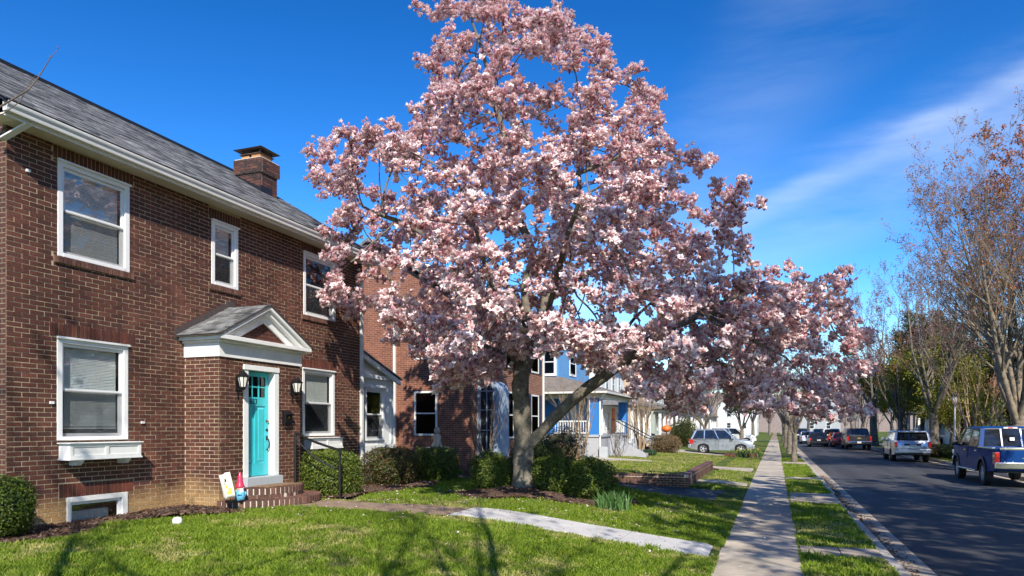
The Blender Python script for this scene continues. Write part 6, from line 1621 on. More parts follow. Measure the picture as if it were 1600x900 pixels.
# ------------------------------------------------------------------ bare and budding trees
def grow(seed, H, trunk_r, fork=.18, nlimb=5, lean=.45, levels=4, up=.35, kids=(0, 9, 7, 5), lenf=(1, .62, .42, .36), sides=(10, 6, 4, 3), wig=.10, accept=None, sub_ang=.75, limb_r=.5):
    """recursive branching; returns limb chains and twig ends"""
    r_ = np.random.default_rng(seed); chains = []; ends = []
    def go(p, d, L, r, lev):
        n = 7 if lev < 2 else 5 if lev == 2 else 4
        P = [p]; q = p.copy(); dd = d.copy()
        for i in range(n - 1):
            dd = dd + r_.normal(0, wig, 3) + np.array([0, 0, up * .12 * (1 if lev < 3 else .5)]); dd /= np.linalg.norm(dd)
            q = q + dd * L / (n - 1); P.append(q.copy())
        P = np.array(P); t = np.linspace(0, 1, n); rr = r * (1 - .93 * t ** .85)
        if accept is not None and not accept(P[-1]): 
            if lev > 1: return
        chains.append((P, np.maximum(rr, .0048), sides[min(lev, 3)]))
        if lev >= levels: ends.append(P[-1]); ends.append(P[-2]); return
        k = kids[min(lev, len(kids) - 1)]; k = max(2, int(k * r_.uniform(.8, 1.25)))
        for j in range(k):
            s = (r_.uniform(.22, 1.0) if j else .98)
            f = s * (n - 1); i0 = min(int(f), n - 2); w = f - i0; b = P[i0] * (1 - w) + P[i0 + 1] * w
            td = P[i0 + 1] - P[i0]; td /= np.linalg.norm(td)
            sub_a = sub_ang if j else .2; a = r_.normal(0, 1, 3); a -= td * np.dot(a, td); a /= np.linalg.norm(a)
            nd = td * math.cos(sub_a * r_.uniform(.6, 1.2)) + a * math.sin(sub_a * r_.uniform(.6, 1.2)) + np.array([0, 0, up * .5]); nd /= np.linalg.norm(nd)
            go(b, nd, L * lenf[min(lev + 1, 3)] * r_.uniform(.65, 1.15) * (1.15 - .45 * s), max(np.interp(s, [0, 1], [r, r * .12]) * .55, r * .10), lev + 1)
    # trunk then main limbs
    hf = H * fork; P = np.array([[0, 0, -.15], [0, 0, hf * .3], [r_.normal(0, .05), r_.normal(0, .05), hf * .7], [r_.normal(0, .08), r_.normal(0, .08), hf]])
    chains.append((P, np.array([trunk_r * 1.45, trunk_r * 1.05, trunk_r * .95, trunk_r * .85]), 12))
    for i in range(nlimb):
        a = 2 * math.pi * (i + r_.uniform(-.25, .25)) / nlimb; tl = lean * r_.uniform(.35, 1.2) if i else .1
        d = np.array([math.cos(a) * math.sin(tl), math.sin(a) * math.sin(tl), math.cos(tl)])
        go(P[-1] - np.array([0, 0, hf * .1 * r_.random()]), d, (H - hf) * r_.uniform(.72, .95), trunk_r * limb_r, 1)
    return chains, np.array(ends)
def bare_tree(name, label, loc, chains, ends=None, bud=None, bark='bark_grey', rz=0.0, group=None, nbud=0, bsize=.045, cat='tree', sc=1.0):
    t = thing(name, label, cat, loc, rz, group); t.scale = (sc, sc, sc)
    bigc = [c for c in chains if c[1].max() > .03]; sm_ = [c for c in chains if c[1].max() <= .03]
    V, F = tubes(bigc); onp('trunk', t, V, F, mats=[bark], smooth=True)
    V, F = tubes(sm_); o = onp('crown', t, V, F, mats=['twig' if bark == 'bark_grey' else bark], smooth=True); o['kind'] = 'stuff'
    if nbud and len(ends):
        e = ends[rng.integers(0, len(ends), nbud)] + rng.normal(0, .07, (nbud, 3))
        V, F, C = leaves_np(e, rng.normal(0, 1, (nbud, 3)), bsize, bud); q = onp('buds', t, V, F, mats=['bud'], attrs={'Col': C}); q['kind'] = 'stuff'
    return t
REDB = [(.36, .10, .04), (.48, .18, .07), (.27, .07, .04), (.45, .22, .09)]
ch_, en_ = grow(21, 14.6, .44, .15, 13, .46, 4, .42, (0, 14, 10, 8), (1, .50, .42, .38), wig=.07, limb_r=.36)
mp_ = on_x(1592, 690, 10.35)
bare_tree('maple_tree', 'tall maple with red buds behind the blue pickup', (10.35, 37.4, .0), ch_, en_, REDB, nbud=14000, bsize=.052, bark='bark_maple', rz=.6)
ch_, en_ = grow(22, 15.0, .32, .2, 8, .5, 4, .45, (0, 11, 8, 5))
bare_tree('maple_tree', 'orange budding maple filling the far upper edge beside the taller one', (14.8, 38.5, .2), ch_, en_, REDB, nbud=22000, bsize=.065, bark='bark_maple', rz=2.0)
# generic street trees: three kinds, copied
kinds = []
for sd, H, tr, lean in ((31, 11.5, .24, .6), (32, 13.5, .30, .5), (33, 10.0, .2, .7)):
    kinds.append(grow(sd, H, tr, .22, 7, lean, 4, .40, (0, 9, 7, 5)))
def mkbare(k, loc, rz, label, bud=None, nbud=0, bark='bark_grey', sc=1.0, group='bare street trees'):
    return bare_tree('street_tree', label, loc, kinds[k][0], kinds[k][1], bud or REDB, bark, rz, group, nbud, .06, sc=sc)
PINKB = [(.32, .16, .14), (.25, .12, .10), (.38, .22, .18)]
t1 = mkbare(2, (1.0, 43.5, 0), .3, 'bare street tree by the near kerb under the magnolia branches', PINKB, 1500, sc=.75)
mkbare(0, (1.0, 58, 0), 1.4, 'second bare street tree along the near kerb', PINKB, 2500, sc=.8)
mkbare(1, (1.0, 75, 0), 2.2, 'bare tree farther along the near kerb', PINKB, 3000, sc=.8)
mkbare(0, (1.0, 100, 0), 4.0, 'distant bare tree on the near kerb', PINKB, 3500)
mkbare(2, (-5.2, 57, .2), 5.0, 'leaning bare tree behind the silver crossover', PINKB, 1200, sc=.8)
mkbare(1, (10.3, 56, 0), .9, 'bare tree beyond the silver suv on the far kerb', PINKB, 3500)
mkbare(0, (10.3, 70, 0), 2.9, 'bare tree by the dark pickup on the far kerb', REDB, 2500)
mkbare(1, (10.3, 88, 0), 1.9, 'tall bare tree half way down the far side', PINKB, 5000, sc=1.3)
mkbare(0, (10.3, 112, 0), 3.3, 'distant bare tree on the far kerb', PINKB, 4000, sc=1.1)
mkbare(1, (16.5, 62, .3), 3.9, 'bare tree over the houses behind the lamp post', PINKB, 3500, sc=1.1)
mkbare(1, (15.0, 48, .3), 5.4, 'brown twiggy tree behind the red budding maple', PINKB, 2500, sc=.95)
mkbare(0, (16.0, 43, .3), 1.1, 'bare tree close behind the maple trunk', PINKB, 2500, sc=1.0)
mkbare(1, (-4, 140, 0), 1.0, 'bare brown tree at the end of the street by the sidewalk', PINKB, 4000)
mkbare(0, (6, 150, 0), 2.0, 'bare brown tree closing the view down the road', PINKB, 4000, sc=1.2)
mkbare(1, (13, 140, 0), 3.0, 'bare brown tree at the far end of the far kerb', PINKB, 4000, sc=1.1)
mkbare(0, (-10.5, 125, 0), 2.6, 'bare tree far behind the houses of the near side', PINKB, 4000, sc=1.2)
mkbare(1, (20, 118, 0), 4.4, 'bare tree far behind the houses opposite', PINKB, 4000, sc=1.2)
# multi-stem crape myrtles
def multistem(seed, H, n, r, lean=.25, lev=3):
    r_ = np.random.default_rng(seed); C = []; E = []
    for i in range(n):
        c, e = grow(seed * 10 + i, H * r_.uniform(.8, 1.1), r * r_.uniform(.6, 1), .3, 3, .35, lev, .5, (0, 5, 4, 3), wig=.07, sub_ang=.5)
        a = 6.28 * i / n; tl = lean * r_.uniform(.6, 1.2)
        M_ = np.array(Matrix.Rotation(tl, 3, Vector((-math.sin(a), math.cos(a), 0))))
        o = np.array([math.cos(a), math.sin(a), 0]) * .12
        C += [((p @ M_.T) + o, q, s) for p, q, s in c]; E.append((e @ M_.T) + o)
    return C, np.concatenate(E)
def crape(label, loc, seed, H, n, r, lean=.25, bark='bark_tan', bud=None, nbud=0):
    c, e = multistem(seed, H, n, r, lean); return bare_tree('crape_myrtle', label, loc, c, e, bud, bark, group='multi-stemmed bare trees', nbud=nbud)
p = at_d(902, 700, 30.0); crape('tan multi-stemmed bare tree in front of the blue porch', (p[0], p[1], .42), 5, 3.6, 4, .075)
p = at_d(1002, 690, 44); crape('dense brown bundle of bare stems beside the blue house stairs', (p[0], p[1], .4), 6, 5.2, 9, .06, .16)
p = at_d(1528, 660, 41); crape('orange tan multi-stemmed crape myrtle beyond the blue pickup', (p[0], p[1], .3), 7, 7.5, 6, .13, .3)
p = at_d(757, 690, 24.3); crape('dark bare shrub climbing in front of the arched vestibule', (p[0], p[1], .45), 8, 3.3, 5, .035, .3, 'bark_grey')
p = at_d(965, 690, 38.0); crape('small bare shrub at the foot of the blue porch', (p[0], p[1], .42), 9, 1.8, 5, .035, .35, 'bark_grey')
c, e = grow(77, 3.6, .035, .35, 6, .5, 3, .4, (0, 6, 4, 3)); p = on_x(1477, 712, 10.3)
bare_tree('young_tree', 'slender young tree with a pale trunk between suv and pickup', (10.3, 40.5, 0), c, e, [(.14, .2, .03), (.2, .22, .05)], 'bark_grey', nbud=500, bsize=.05)
# leafy yellow-green and evergreen trees
def leafy(name, label, loc, seed, H, tr, cols, n, size, fork=.2, lean=.55, group=None, up=.3):
    c, e = grow(seed, H, tr, fork, 6, lean, 3, up, (0, 9, 7, 5)); t = thing(name, label, 'tree', loc, 0, group)
    V, F = tubes(c); onp('trunk', t, V, F, mats=['bark_grey'], smooth=True)
    q = e[rng.integers(0, len(e), n)] + rng.normal(0, .26, (n, 3)); V, F, C = leaves_np(q, np.tile([0, 0, 1.0], (n, 1)), size, cols)
    f = onp('crown', t, V, F, mats=['leaf'], attrs={'Col': C}); f['kind'] = 'stuff'; return t
YG = [(.22, .23, .025), (.30, .29, .04), (.15, .17, .02), (.36, .32, .06)]
DG = [(.035, .055, .012), (.06, .08, .018), (.09, .10, .025), (.025, .035, .01)]
leafy('leafy_tree', 'yellow green leafy tree behind the silver suv', (12.8, 68.0, .2), 41, 8.5, .16, YG, 22000, .10, lean=.8)
leafy('leafy_tree', 'pale green leafy tree between lamp post and pickup', (13.6, 61.0, .2), 42, 7.0, .14, YG, 18000, .09, lean=.8)
leafy('leafy_tree', 'bright yellow green small tree just beyond the silver suv', (12.3, 58.0, .2), 47, 5.2, .12, YG, 13000, .075, lean=.9)
leafy('leafy_tree', 'yellow green tree at the edge of the far sidewalk before the lamp posts', (12.6, 82.0, .2), 48, 8.0, .16, YG, 16000, .12, lean=.8)
leafy('leafy_tree', 'olive green tree behind the lamp post', (14.6, 78.0, .2), 43, 11.5, .2, [(.10, .11, .025), (.14, .14, .03), (.07, .075, .02)], 24000, .12)
leafy('evergreen_tree', 'dark evergreen tree beside the dark pickup', (12.3, 90.0, .2), 44, 11.0, .2, DG + YG[:1], 20000, .14)
leafy('evergreen_tree', 'dark olive evergreen over the far sidewalk of the near side', (-3.0, 70.0, .1), 45, 8.0, .2, DG + [(.12, .13, .03)], 15000, .11)
leafy('evergreen_tree', 'evergreen mass at the bend of the far kerb', (17.5, 60.0, .1), 46, 9.0, .22, DG + [(.11, .11, .03)], 15000, .13)
mkbare(1, (14.5, 70, .3), .7, 'bare tree rising behind the yellow green tree', PINKB, 4500, sc=1.3)
mkbare(2, (17.0, 54, .3), 2.7, 'wide bare tree in the yard of the grey house', PINKB, 3500, sc=1.2)
mkbare(0, (20.5, 49, .3), 4.7, 'bare tree beside the grey house behind the maple', PINKB, 3500, sc=1.15)
mkbare(1, (16.0, 95, .3), 5.7, 'tall bare tree over the houses far along the opposite side', PINKB, 4500, sc=1.5)
mkbare(0, (10.3, 99, 0), .2, 'thin bare tree by the far lamp post', PINKB, 3500, sc=1.0)
# the woods that close the street: one mass of bare trees
VV, FF, o_n = [], [], 0
for i in range(44):
    k = i % 3; V, F = tubes([c for c in kinds[k][0] if c[1].max() > .011]); a = rng.uniform(0, 6.28); s_ = rng.uniform(1.0, 1.5)
    Rz = np.array([[math.cos(a), -math.sin(a), 0], [math.sin(a), math.cos(a), 0], [0, 0, 1]])
    VV.append(V @ Rz.T * s_ + np.array([-75 + (i % 26) * 6.2 + rng.uniform(-3, 3), rng.uniform(200, 280) - 20 * (i > 26), 0])); FF.append(F + o_n); o_n += len(V)
tag(onp('woods', None, np.concatenate(VV), np.concatenate(FF), mats=['far_brown'], smooth=True), 'mass of bare brown trees closing the far end of the street', 'woods', kind='stuff')
# bare trees standing behind the viewpoint: their branch shadows fall over lawn, sidewalk and road
def offview(P): 
    d = P @ FWD[:3]; return True
def out_of_view(loc):
    """keep these crowns clear of the picture: they are only known by the shade they throw"""
    loc = np.asarray(loc, float)
    def f(P):
        q = P + loc; d = q @ FWD; r = q @ RGT
        if d < .5: return True
        return abs(r / d) > .80 or (q[2] - CAM_H) / d > .68
    return f
for (sd, H, loc, nb, lean, lab) in ((51, 14, (10.4, -1.5, 0), 9000, .65, 'bare roadside tree behind the viewpoint whose branch shadows stripe the road'), (52, 15, (9.6, 9.2, 0), 40000, 1.0, 'tall budding roadside tree beside the viewpoint shading the magnolia skirt'), (53, 14, (1.05, -2.6, 0), 1500, .6, 'bare street tree right behind the viewpoint casting branch shadows on the lawn'), (55, 17.5, (10.3, 3.2, 0), 42000, .95, 'tallest budding roadside tree outside the view whose crown overhangs the road'), (54, 15, (10.6, 14.5, 0), 16000, .6, 'budding roadside tree outside the view shading the middle of the road')):
    c, e = grow(sd, H, .32, .2, 8, lean, 4, .3, (0, 9, 7, 5), accept=out_of_view(loc))
    bare_tree('street_tree', lab, loc, c, e, REDB, 'bark_grey', 0.0, 'trees outside the view', nb, .085)
# small bare tree outside the view at the near corner; one twig reaches into it
tb0 = np.array([-9.0, 2.6, gz1(-9.0, 2.6)])
t = thing('small_bare_tree', 'bare budding twig of a small tree reaching in front of the near roof edge', 'tree', tb0)
a0, a1, a2, a3, a4, a5 = [at_d(x, y, 6.0 + k) for x, y, k in ((-60, 190, 0), (0, 167, 0), (45, 140, .05), (62, 118, .1), (78, 92, .1), (90, 77, .12))]
MB().tube([tb0 - [0, 0, .1], tb0 + [.05, .1, 1.4], tb0 + [.2, .3, 2.6], tb0 + [.5, .7, 3.6], a0 + [-.35, -.25, -.35], a0], [.10, .08, .06, .035, .016, .010], 'bark_grey', 8).build('trunk', t, smooth=60)
MB().tube([tb0 + [.2, .3, 2.6], tb0 + [-.3, .6, 3.6], tb0 + [-.6, .3, 4.8], tb0 + [-.8, .4, 5.6]], [.05, .035, .02, .006], 'bark_grey', 7).build('limb', t, smooth=60)
MB().tube([a0, a1, a2, a3, a4, a5], [.010, .008, .006, .005, .0035, .002], 'twig', 6).build('twig', t)
MB().tube([a0, at_d(5, 178, 6.02), at_d(32, 158, 6.05), at_d(46, 130, 6.1), at_d(57, 117, 6.1)], [.006, .005, .004, .003, .002], 'twig', 5).build('twig', t)
for q in (a3, a4, a5): MB().lathe([(.002, 0), (.007, .012), (.002, .03)], q, 'twig', 6).build('bud', t)
# ------------------------------------------------------------------ vehicles (local frame: +x forward, +y left, z up from the ground)
def loft_body(profile, w, inset=.05, crown=.0, taper=None):
    """side outline (x, z) swept across the width with eased shoulders; taper(x) scales the width"""
    P = np.array(profile, float); c = np.array([P[:, 0].mean(), P[:, 1].mean()]); n = len(P)
    rings = []
    for y, k in ((-1, 1), (-.955, .45), (-.88, .12), (-.5, 0), (0, 0), (.5, 0), (.88, .12), (.955, .45), (1, 1)):
        Q = P.copy(); d = c - P; 
        Q[:, 0] += np.sign(d[:, 0]) * np.minimum(np.abs(d[:, 0]), inset * 1.6) * k * (np.abs(d[:, 0]) > .8 * np.abs(P[:, 0] - c[0]).max())
        top = P[:, 1] > c[1]; Q[top, 1] -= inset * .7 * k
        yy = y * w * (np.array([taper(x) for x in P[:, 0]]) if taper else 1)
        rings.append(np.stack([Q[:, 0], np.broadcast_to(yy, (n,)), Q[:, 1]], 1))
    V = np.concatenate(rings); F = []
    for r_ in range(len(rings) - 1):
        for i in range(n): F.append((r_ * n + i, r_ * n + (i + 1) % n, (r_ + 1) * n + (i + 1) % n, (r_ + 1) * n + i))
    F.append(tuple(range(n))); F.append(tuple(range((len(rings) - 1) * n, len(rings) * n))[::-1])
    return V, F
def arch_pts(xc, r, z0, zc, n=9):
    """wheel opening walked from rear foot to front foot"""
    a0 = math.asin(min(.99, max(-.99, (z0 - zc) / r)))
    return [(xc - r * math.cos(t), zc + r * math.sin(t)) for t in np.linspace(a0, math.pi - a0, n)]
def wheel(t, x, y, r, w, side, style, rim='alloy'):
    m = MB(); m.lathe([(r * .62, -w / 2), (r * .93, -w / 2), (r, -w * .36), (r, w * .36), (r * .93, w / 2), (r * .62, w / 2)], (0, 0, 0), 'tyre', 24, 'y', cap=False); ty = m.build('wheel', t, smooth=35, local=True); ty.location = (x, y, r)
    m = MB(); s = side; yo = s * w * .42
    m.lathe([(r * .64, yo - s * .05), (r * .64, yo), (r * .55, yo + s * .002), (r * .52, yo - s * .04)], (0, 0, 0), rim, 20, 'y', cap=False)
    for k in range(style):
        a = 2 * math.pi * k / style; ca, sa = math.cos(a), math.sin(a); ww = r * .085
        m.hexa([(r * .1 * ca + ww * sa, yo - s * .03, r * .1 * sa - ww * ca), (r * .57 * ca + ww * .8 * sa, yo - s * .03, r * .57 * sa - ww * .8 * ca), (r * .57 * ca - ww * .8 * sa, yo - s * .03, r * .57 * sa + ww * .8 * ca), (r * .1 * ca - ww * sa, yo - s * .03, r * .1 * sa + ww * ca),
                (r * .1 * ca + ww * sa, yo + s * .005, r * .1 * sa - ww * ca), (r * .57 * ca + ww * .8 * sa, yo + s * .005, r * .57 * sa - ww * .8 * ca), (r * .57 * ca - ww * .8 * sa, yo + s * .005, r * .57 * sa + ww * .8 * ca), (r * .1 * ca - ww * sa, yo + s * .005, r * .1 * sa + ww * ca)], rim)
    m.lathe([(r * .15, yo - s * .03), (r * .15, yo + s * .012), (r * .08, yo + s * .018)], (0, 0, 0), rim, 12, 'y'); m.build('rim', ty, local=True, smooth=35)
    MB().lathe([(r * .54, yo - s * .07), (r * .54, yo - s * .06)], (0, 0, 0), 'black_plastic', 16, 'y').build('brake', ty, local=True)
def side_panel(m, pts_xz, ys, mat, off=.006):
    """flat panel on the flank following a leaning side: ys(z) gives half width"""
    for s in (-1, 1):
        a = [(x, s * (ys(z) + off), z) for x, z in pts_xz]; b = [(x, s * (ys(z) - .02), z) for x, z in pts_xz]
        n = len(a); m.mesh(a + b, [tuple(range(n))] + [(i, (i + 1) % n, n + (i + 1) % n, n + i) for i in range(n)], mat)
def vehicle(kind, label, cat, loc, rz, paint, group, detail=True, L=4.6, W=1.8, H=1.65, wr=.34, wb=2.65, belt=.98, clear=.24, hood=.98, name='parked_car', plate=True, glass='dark_glass', roof_rack=False, extra=None, low=None, flare=None, rim='alloy', fo=None):
    t = thing(name, label, cat, loc, rz, group); t.scale = (1.07,) * 3; hw = W / 2
    fo = fo if fo is not None else (L - wb) * .46          # front overhang
    xf = L / 2 - fo; xr = xf - wb; F_, B_ = L / 2, -L / 2
    ar = wr * 1.16; low = low or paint
    bot = [(B_ + .04, clear + .10)] + arch_pts(xr, ar, clear + .02, wr) + arch_pts(xf, ar, clear + .02, wr) + [(F_ - .10, clear + .06)]
    if kind == 'pickup':
        top = [(F_, clear + .25), (F_ + .0, hood - .28), (F_ - .08, hood - .06), (F_ - .5, hood + .02), (xf - .35, belt + .02), (B_ + .02, belt + .02), (B_, belt - .06), (B_ - .0, clear + .35)]
        gx = (B_ + L * .30, B_ + L * .345, xf - wb * .30, xf - wb * .02)       # rear bottom, rear top, front top, front bottom
    elif kind == 'sedan':
        top = [(F_, clear + .22), (F_ - .02, hood - .22), (F_ - .12, hood - .10), (xf - .45, belt), (xr - .1, belt + .02), (B_ + .1, belt + .0), (B_, belt - .12), (B_, clear + .32)]
        gx = (xr - .25, xr + .42, xf - wb * .40, xf - .38)
    elif kind == 'jeep':
        top = [(F_, clear + .2), (F_ - .02, hood - .05), (xf - .2, hood + .03), (xf - .75, belt), (B_ + .02, belt), (B_, belt - .05), (B_, clear + .3)]
        gx = (B_ + .03, B_ + .10, xf - .95, xf - .72)
    else:
        top = [(F_, clear + .22), (F_ - .01, hood - .30), (F_ - .10, hood - .14), (F_ - .45, hood - .03), (xf - .30, belt + .02), (xr - .3, belt + .04), (B_ + .05, belt + .02), (B_ + .0, belt - .12), (B_ - .02, clear + .38)]
        gx = (B_ + .08, B_ + .38, xf - wb * .42, xf - .30) if kind == 'crossover' else (B_ + .06, B_ + .24, xf - wb * .40, xf - .34)
    prof = [tuple(p) for p in bot] + top
    tp = lambda x: 1 - .10 * max(0, (abs(x) - L * .36) / (L * .14)) ** 2
    V, Fc = loft_body(prof, hw, .06, taper=tp); m = MB(); m.mesh(V, Fc, paint); m.build('body', t, smooth=38, local=True)
    # underbody and wheel housings
    MB().box((B_ + .25, -hw * .80, clear + .02), (F_ - .25, hw * .80, belt - .12), 'black_plastic').build('underbody', t, local=True)
    # cabin shell: pillars and roof in paint, glazing set proud of a dark core
    zb, zt = belt + .0, H - (.06 if roof_rack else 0); wt = hw * (.80 if kind in ('sedan', 'crossover') else .84); wbm = hw * .96
    rb, rt, ft, fb = gx
    ysf = lambda z: wbm + (wt - wbm) * (z - zb) / (zt - zb)
    lo = [(rb, -wbm, zb), (fb, -wbm, zb), (fb, wbm, zb), (rb, wbm, zb)]; zr = zt - .07
    k_ = (zr - zb) / (zt - zb)
    mixx = lambda a, b, f: a + (b - a) * f
    rB, fB = mixx(rb, rt, k_), mixx(fb, ft, k_)
    hi = [(rB, -ysf(zr), zr), (fB, -ysf(zr), zr), (fB, ysf(zr), zr), (rB, ysf(zr), zr)]
    m = MB(); m.hexa(lo + hi, 'black_plastic'); m.build('cabin_core', t, local=True)
    m = MB(); rl = .0
    roof_lo = [(rB - .02, -ysf(zr) - .012, zr - .02), (fB + .02, -ysf(zr) - .012, zr - .02), (fB + .02, ysf(zr) + .012, zr - .02), (rB - .02, ysf(zr) + .012, zr - .02)]
    roof_hi = [(rt + .10, -wt + .10, zt), (ft - .14, -wt + .10, zt), (ft - .14, wt - .10, zt), (rt + .10, wt - .10, zt)]
    m.hexa(roof_lo + roof_hi, paint); m.build('roof', t, bevel=.03, local=True)
    # pillars
    def slant(x0, z0, x1, z1, wd, m, s):
        m.hexa([(x0 - wd, s * (ysf(z0) - .03), z0), (x0 + wd, s * (ysf(z0) - .03), z0), (x0 + wd, s * (ysf(z0) + .012), z0), (x0 - wd, s * (ysf(z0) + .012), z0), (x1 - wd, s * (ysf(z1) - .03), z1), (x1 + wd, s * (ysf(z1) - .03), z1), (x1 + wd, s * (ysf(z1) + .012), z1), (x1 - wd, s * (ysf(z1) + .012), z1)], paint)
    zl = zr - .01
    posts = [(rb + .05, rB + .05, .05), (fb - .05, fB - .05, .035)]
    nside = 2 if kind in ('pickup', 'sedan', 'jeep') else 3
    for i in range(1, nside): f = i / nside if kind != 'crossover' else (.30, .62)[i - 1]; posts.append((mixx(rb, fb, f), mixx(rB, fB, f), .03))
    for (x0, x1, wd) in posts:
        m = MB()
        for s in (-1, 1): slant(x0, zb - .01, x1, zl, wd, m, s)
        m.build('pillar', t, local=True)
    # side glass
    xs_ = sorted(posts, key=lambda q: q[0])
    for a, b in zip(xs_, xs_[1:]):
        for s in (-1, 1):
            g = MB(); z0, z1 = zb + .05, zl - .03; f0, f1 = (z0 - zb) / (zl - zb), (z1 - zb) / (zl - zb)
            xa0, xa1 = mixx(a[0], a[1], f0) + a[2] + .01, mixx(a[0], a[1], f1) + a[2] + .01; xb0, xb1 = mixx(b[0], b[1], f0) - b[2] - .01, mixx(b[0], b[1], f1) - b[2] - .01
            if xb1 - xa1 < .05: xb1 = xa1 + .05
            g.poly([(xa0, s * (ysf(z0) + .006), z0), (xb0, s * (ysf(z0) + .006), z0), (xb1, s * (ysf(z1) + .006), z1), (xa1, s * (ysf(z1) + .006), z1)], 'car_glass'); g.build('side_window', t, local=True)
    # windscreen and rear window
    def pane(x0, x1, zz0, zz1, y0f, nm, off):
        g = MB(); f0, f1 = (zz0 - zb) / (zr - zb), (zz1 - zb) / (zr - zb); a, b = mixx(x0, x1, f0) + off, mixx(x0, x1, f1) + off
        g.poly([(a, -ysf(zz0) * y0f, zz0), (a, ysf(zz0) * y0f, zz0), (b, ysf(zz1) * y0f, zz1), (b, -ysf(zz1) * y0f, zz1)], 'car_glass'); return g.build(nm, t, local=True)
    pane(fb, fB, zb + .03, zr - .02, .90, 'windscreen', .012)
    rw = pane(rb, rB, zb + .06, zr - .03, .86 if kind != 'pickup' else .88, 'rear_window', -.012)
    m = MB(); 
    for s in (-1, 1): m.hexa([(rb - .014, s * ysf(zb) * .99, zb), (rb + .02, s * ysf(zb) * .99, zb), (rb + .02, s * ysf(zb) * .87, zb), (rb - .014, s * ysf(zb) * .87, zb), (rB - .014, s * ysf(zr) * .99, zr), (rB + .02, s * ysf(zr) * .99, zr), (rB + .02, s * ysf(zr) * .87, zr), (rB - .014, s * ysf(zr) * .87, zr)], paint)
    m.hexa([(rb - .014, -ysf(zb) * .87, zb), (rb + .02, -ysf(zb) * .87, zb), (rb + .02, ysf(zb) * .87, zb), (rb - .014, ysf(zb) * .87, zb), (mixx(rb, rB, .13) - .014, -ysf(zb) * .87, zb + .055), (mixx(rb, rB, .13) + .02, -ysf(zb) * .87, zb + .055), (mixx(rb, rB, .13) + .02, ysf(zb) * .87, zb + .055), (mixx(rb, rB, .13) - .014, ysf(zb) * .87, zb + .055)], paint)
    m.build('rear_pillar', t, local=True)
    # wheels
    tw = .24
    for x in (xf, xr):
        for s in (-1, 1): wheel(t, x, s * (hw - tw / 2 - .01), wr, tw, s, 5 if kind != 'pickup' else 6, rim)
    if flare:
        for x in (xf, xr):
            for s in (-1, 1):
                m = MB(); a = arch_pts(x, ar + .07, clear + .03, wr, 11); b = arch_pts(x, ar - .005, clear + .03, wr, 11); n = len(a)
                pts = [(p[0], s * (hw + .03), p[1]) for p in a] + [(p[0], s * (hw + .035), p[1]) for p in b] + [(p[0], s * (hw - .04), p[1]) for p in a] + [(p[0], s * (hw - .04), p[1]) for p in b]
                m.mesh(pts, [f for i in range(n - 1) for f in ((i, i + 1, n + i + 1, n + i), (i, 2 * n + i, 2 * n + i + 1, i + 1), (n + i, n + i + 1, 3 * n + i + 1, 3 * n + i))], flare); m.build('wheel_flare', t, local=True)
    # bumpers, lights, mirrors, handles, plate
    bmat = {'pickup': 'chrome', 'jeep': 'black_plastic'}.get(kind, paint)
    bz = clear + .16
    MB().box((B_ - .10, -hw * .94, bz), (B_ + .06, hw * .94, bz + .22), bmat).build('rear_bumper', t, bevel=.03, local=True)
    MB().box((F_ - .08, -hw * .92, bz - .04), (F_ + .07, hw * .92, bz + .20), bmat).build('front_bumper', t, bevel=.03, local=True)
    MB().box((F_ - .04, -hw * .45, bz + .24), (F_ + .012, hw * .45, hood - .22), 'black_plastic').build('grille', t, local=True)
    for s in (-1, 1):
        lz0, lz1 = (belt - .50, belt - .10) if kind == 'pickup' else (belt - .30, belt - .02)
        MB().box((B_ - .03, s * hw * .80, lz0), (B_ + .22, s * (hw * .93 + .012), lz1), 'tail_red').build('tail_light', t, bevel=.015, local=True)
        MB().box((F_ - .30, s * hw * .62, hood - .34), (F_ + .0, s * hw * .93, hood - .17), 'lamp_clear').build('headlight', t, bevel=.02, local=True)
        mm = MB(); mm.box((fb - .30, s * (hw + .03), zb + .02), (fb - .12, s * (hw + .22), zb + .20), 'black_plastic' if kind in ('pickup', 'jeep') else paint).box((fb - .24, s * (hw - .06), zb + .02), (fb - .18, s * (hw + .05), zb + .07), 'black_plastic'); mm.build('mirror', t, bevel=.02, local=True)
        for a, b in zip(xs_, xs_[1:]):
            if b[0] - a[0] > .55: MB().box((a[0] + .10, s * (hw - .01), belt - .12), (a[0] + .30, s * (hw + .025), belt - .08), 'chrome' if kind == 'pickup' else paint).build('handle', t, local=True)
        for (x0, _, _) in xs_[1:-1] if len(xs_) > 2 else []:
            MB().box((x0 - .006, s * (hw - .02), clear + .12), (x0 + .006, s * (hw + .0035), belt), 'black_plastic').build('door_seam', t, local=True)
    if plate: MB().box((B_ - .125, -.16, bz + .05 if kind == 'pickup' else belt - .30), (B_ - .015, .16, bz + .19 if kind == 'pickup' else belt - .16), 'plate_white').build('license_plate', t, local=True)
    if roof_rack:
        m = MB()
        for s in (-1, 1): m.tube([(rt + .15, s * wt * .86, zt + .0), (rt + .22, s * wt * .86, zt + .06), (ft - .3, s * wt * .86, zt + .06), (ft - .22, s * wt * .86, zt)], .018, 'black_plastic', 6)
        for x in (rt + .45, (rt + ft) / 2, ft - .5): m.box((x - .02, -wt * .86, zt + .045), (x + .02, wt * .86, zt + .07), 'black_plastic')
        m.build('roof_rack', t, local=True)
    if extra: extra(t, dict(B=B_, F=F_, hw=hw, belt=belt, H=H, clear=clear, zb=zb, zt=zt, zr=zr, rb=rb, rB=rB, ysf=ysf, bz=bz, xr=xr, xf=xf))
    return t
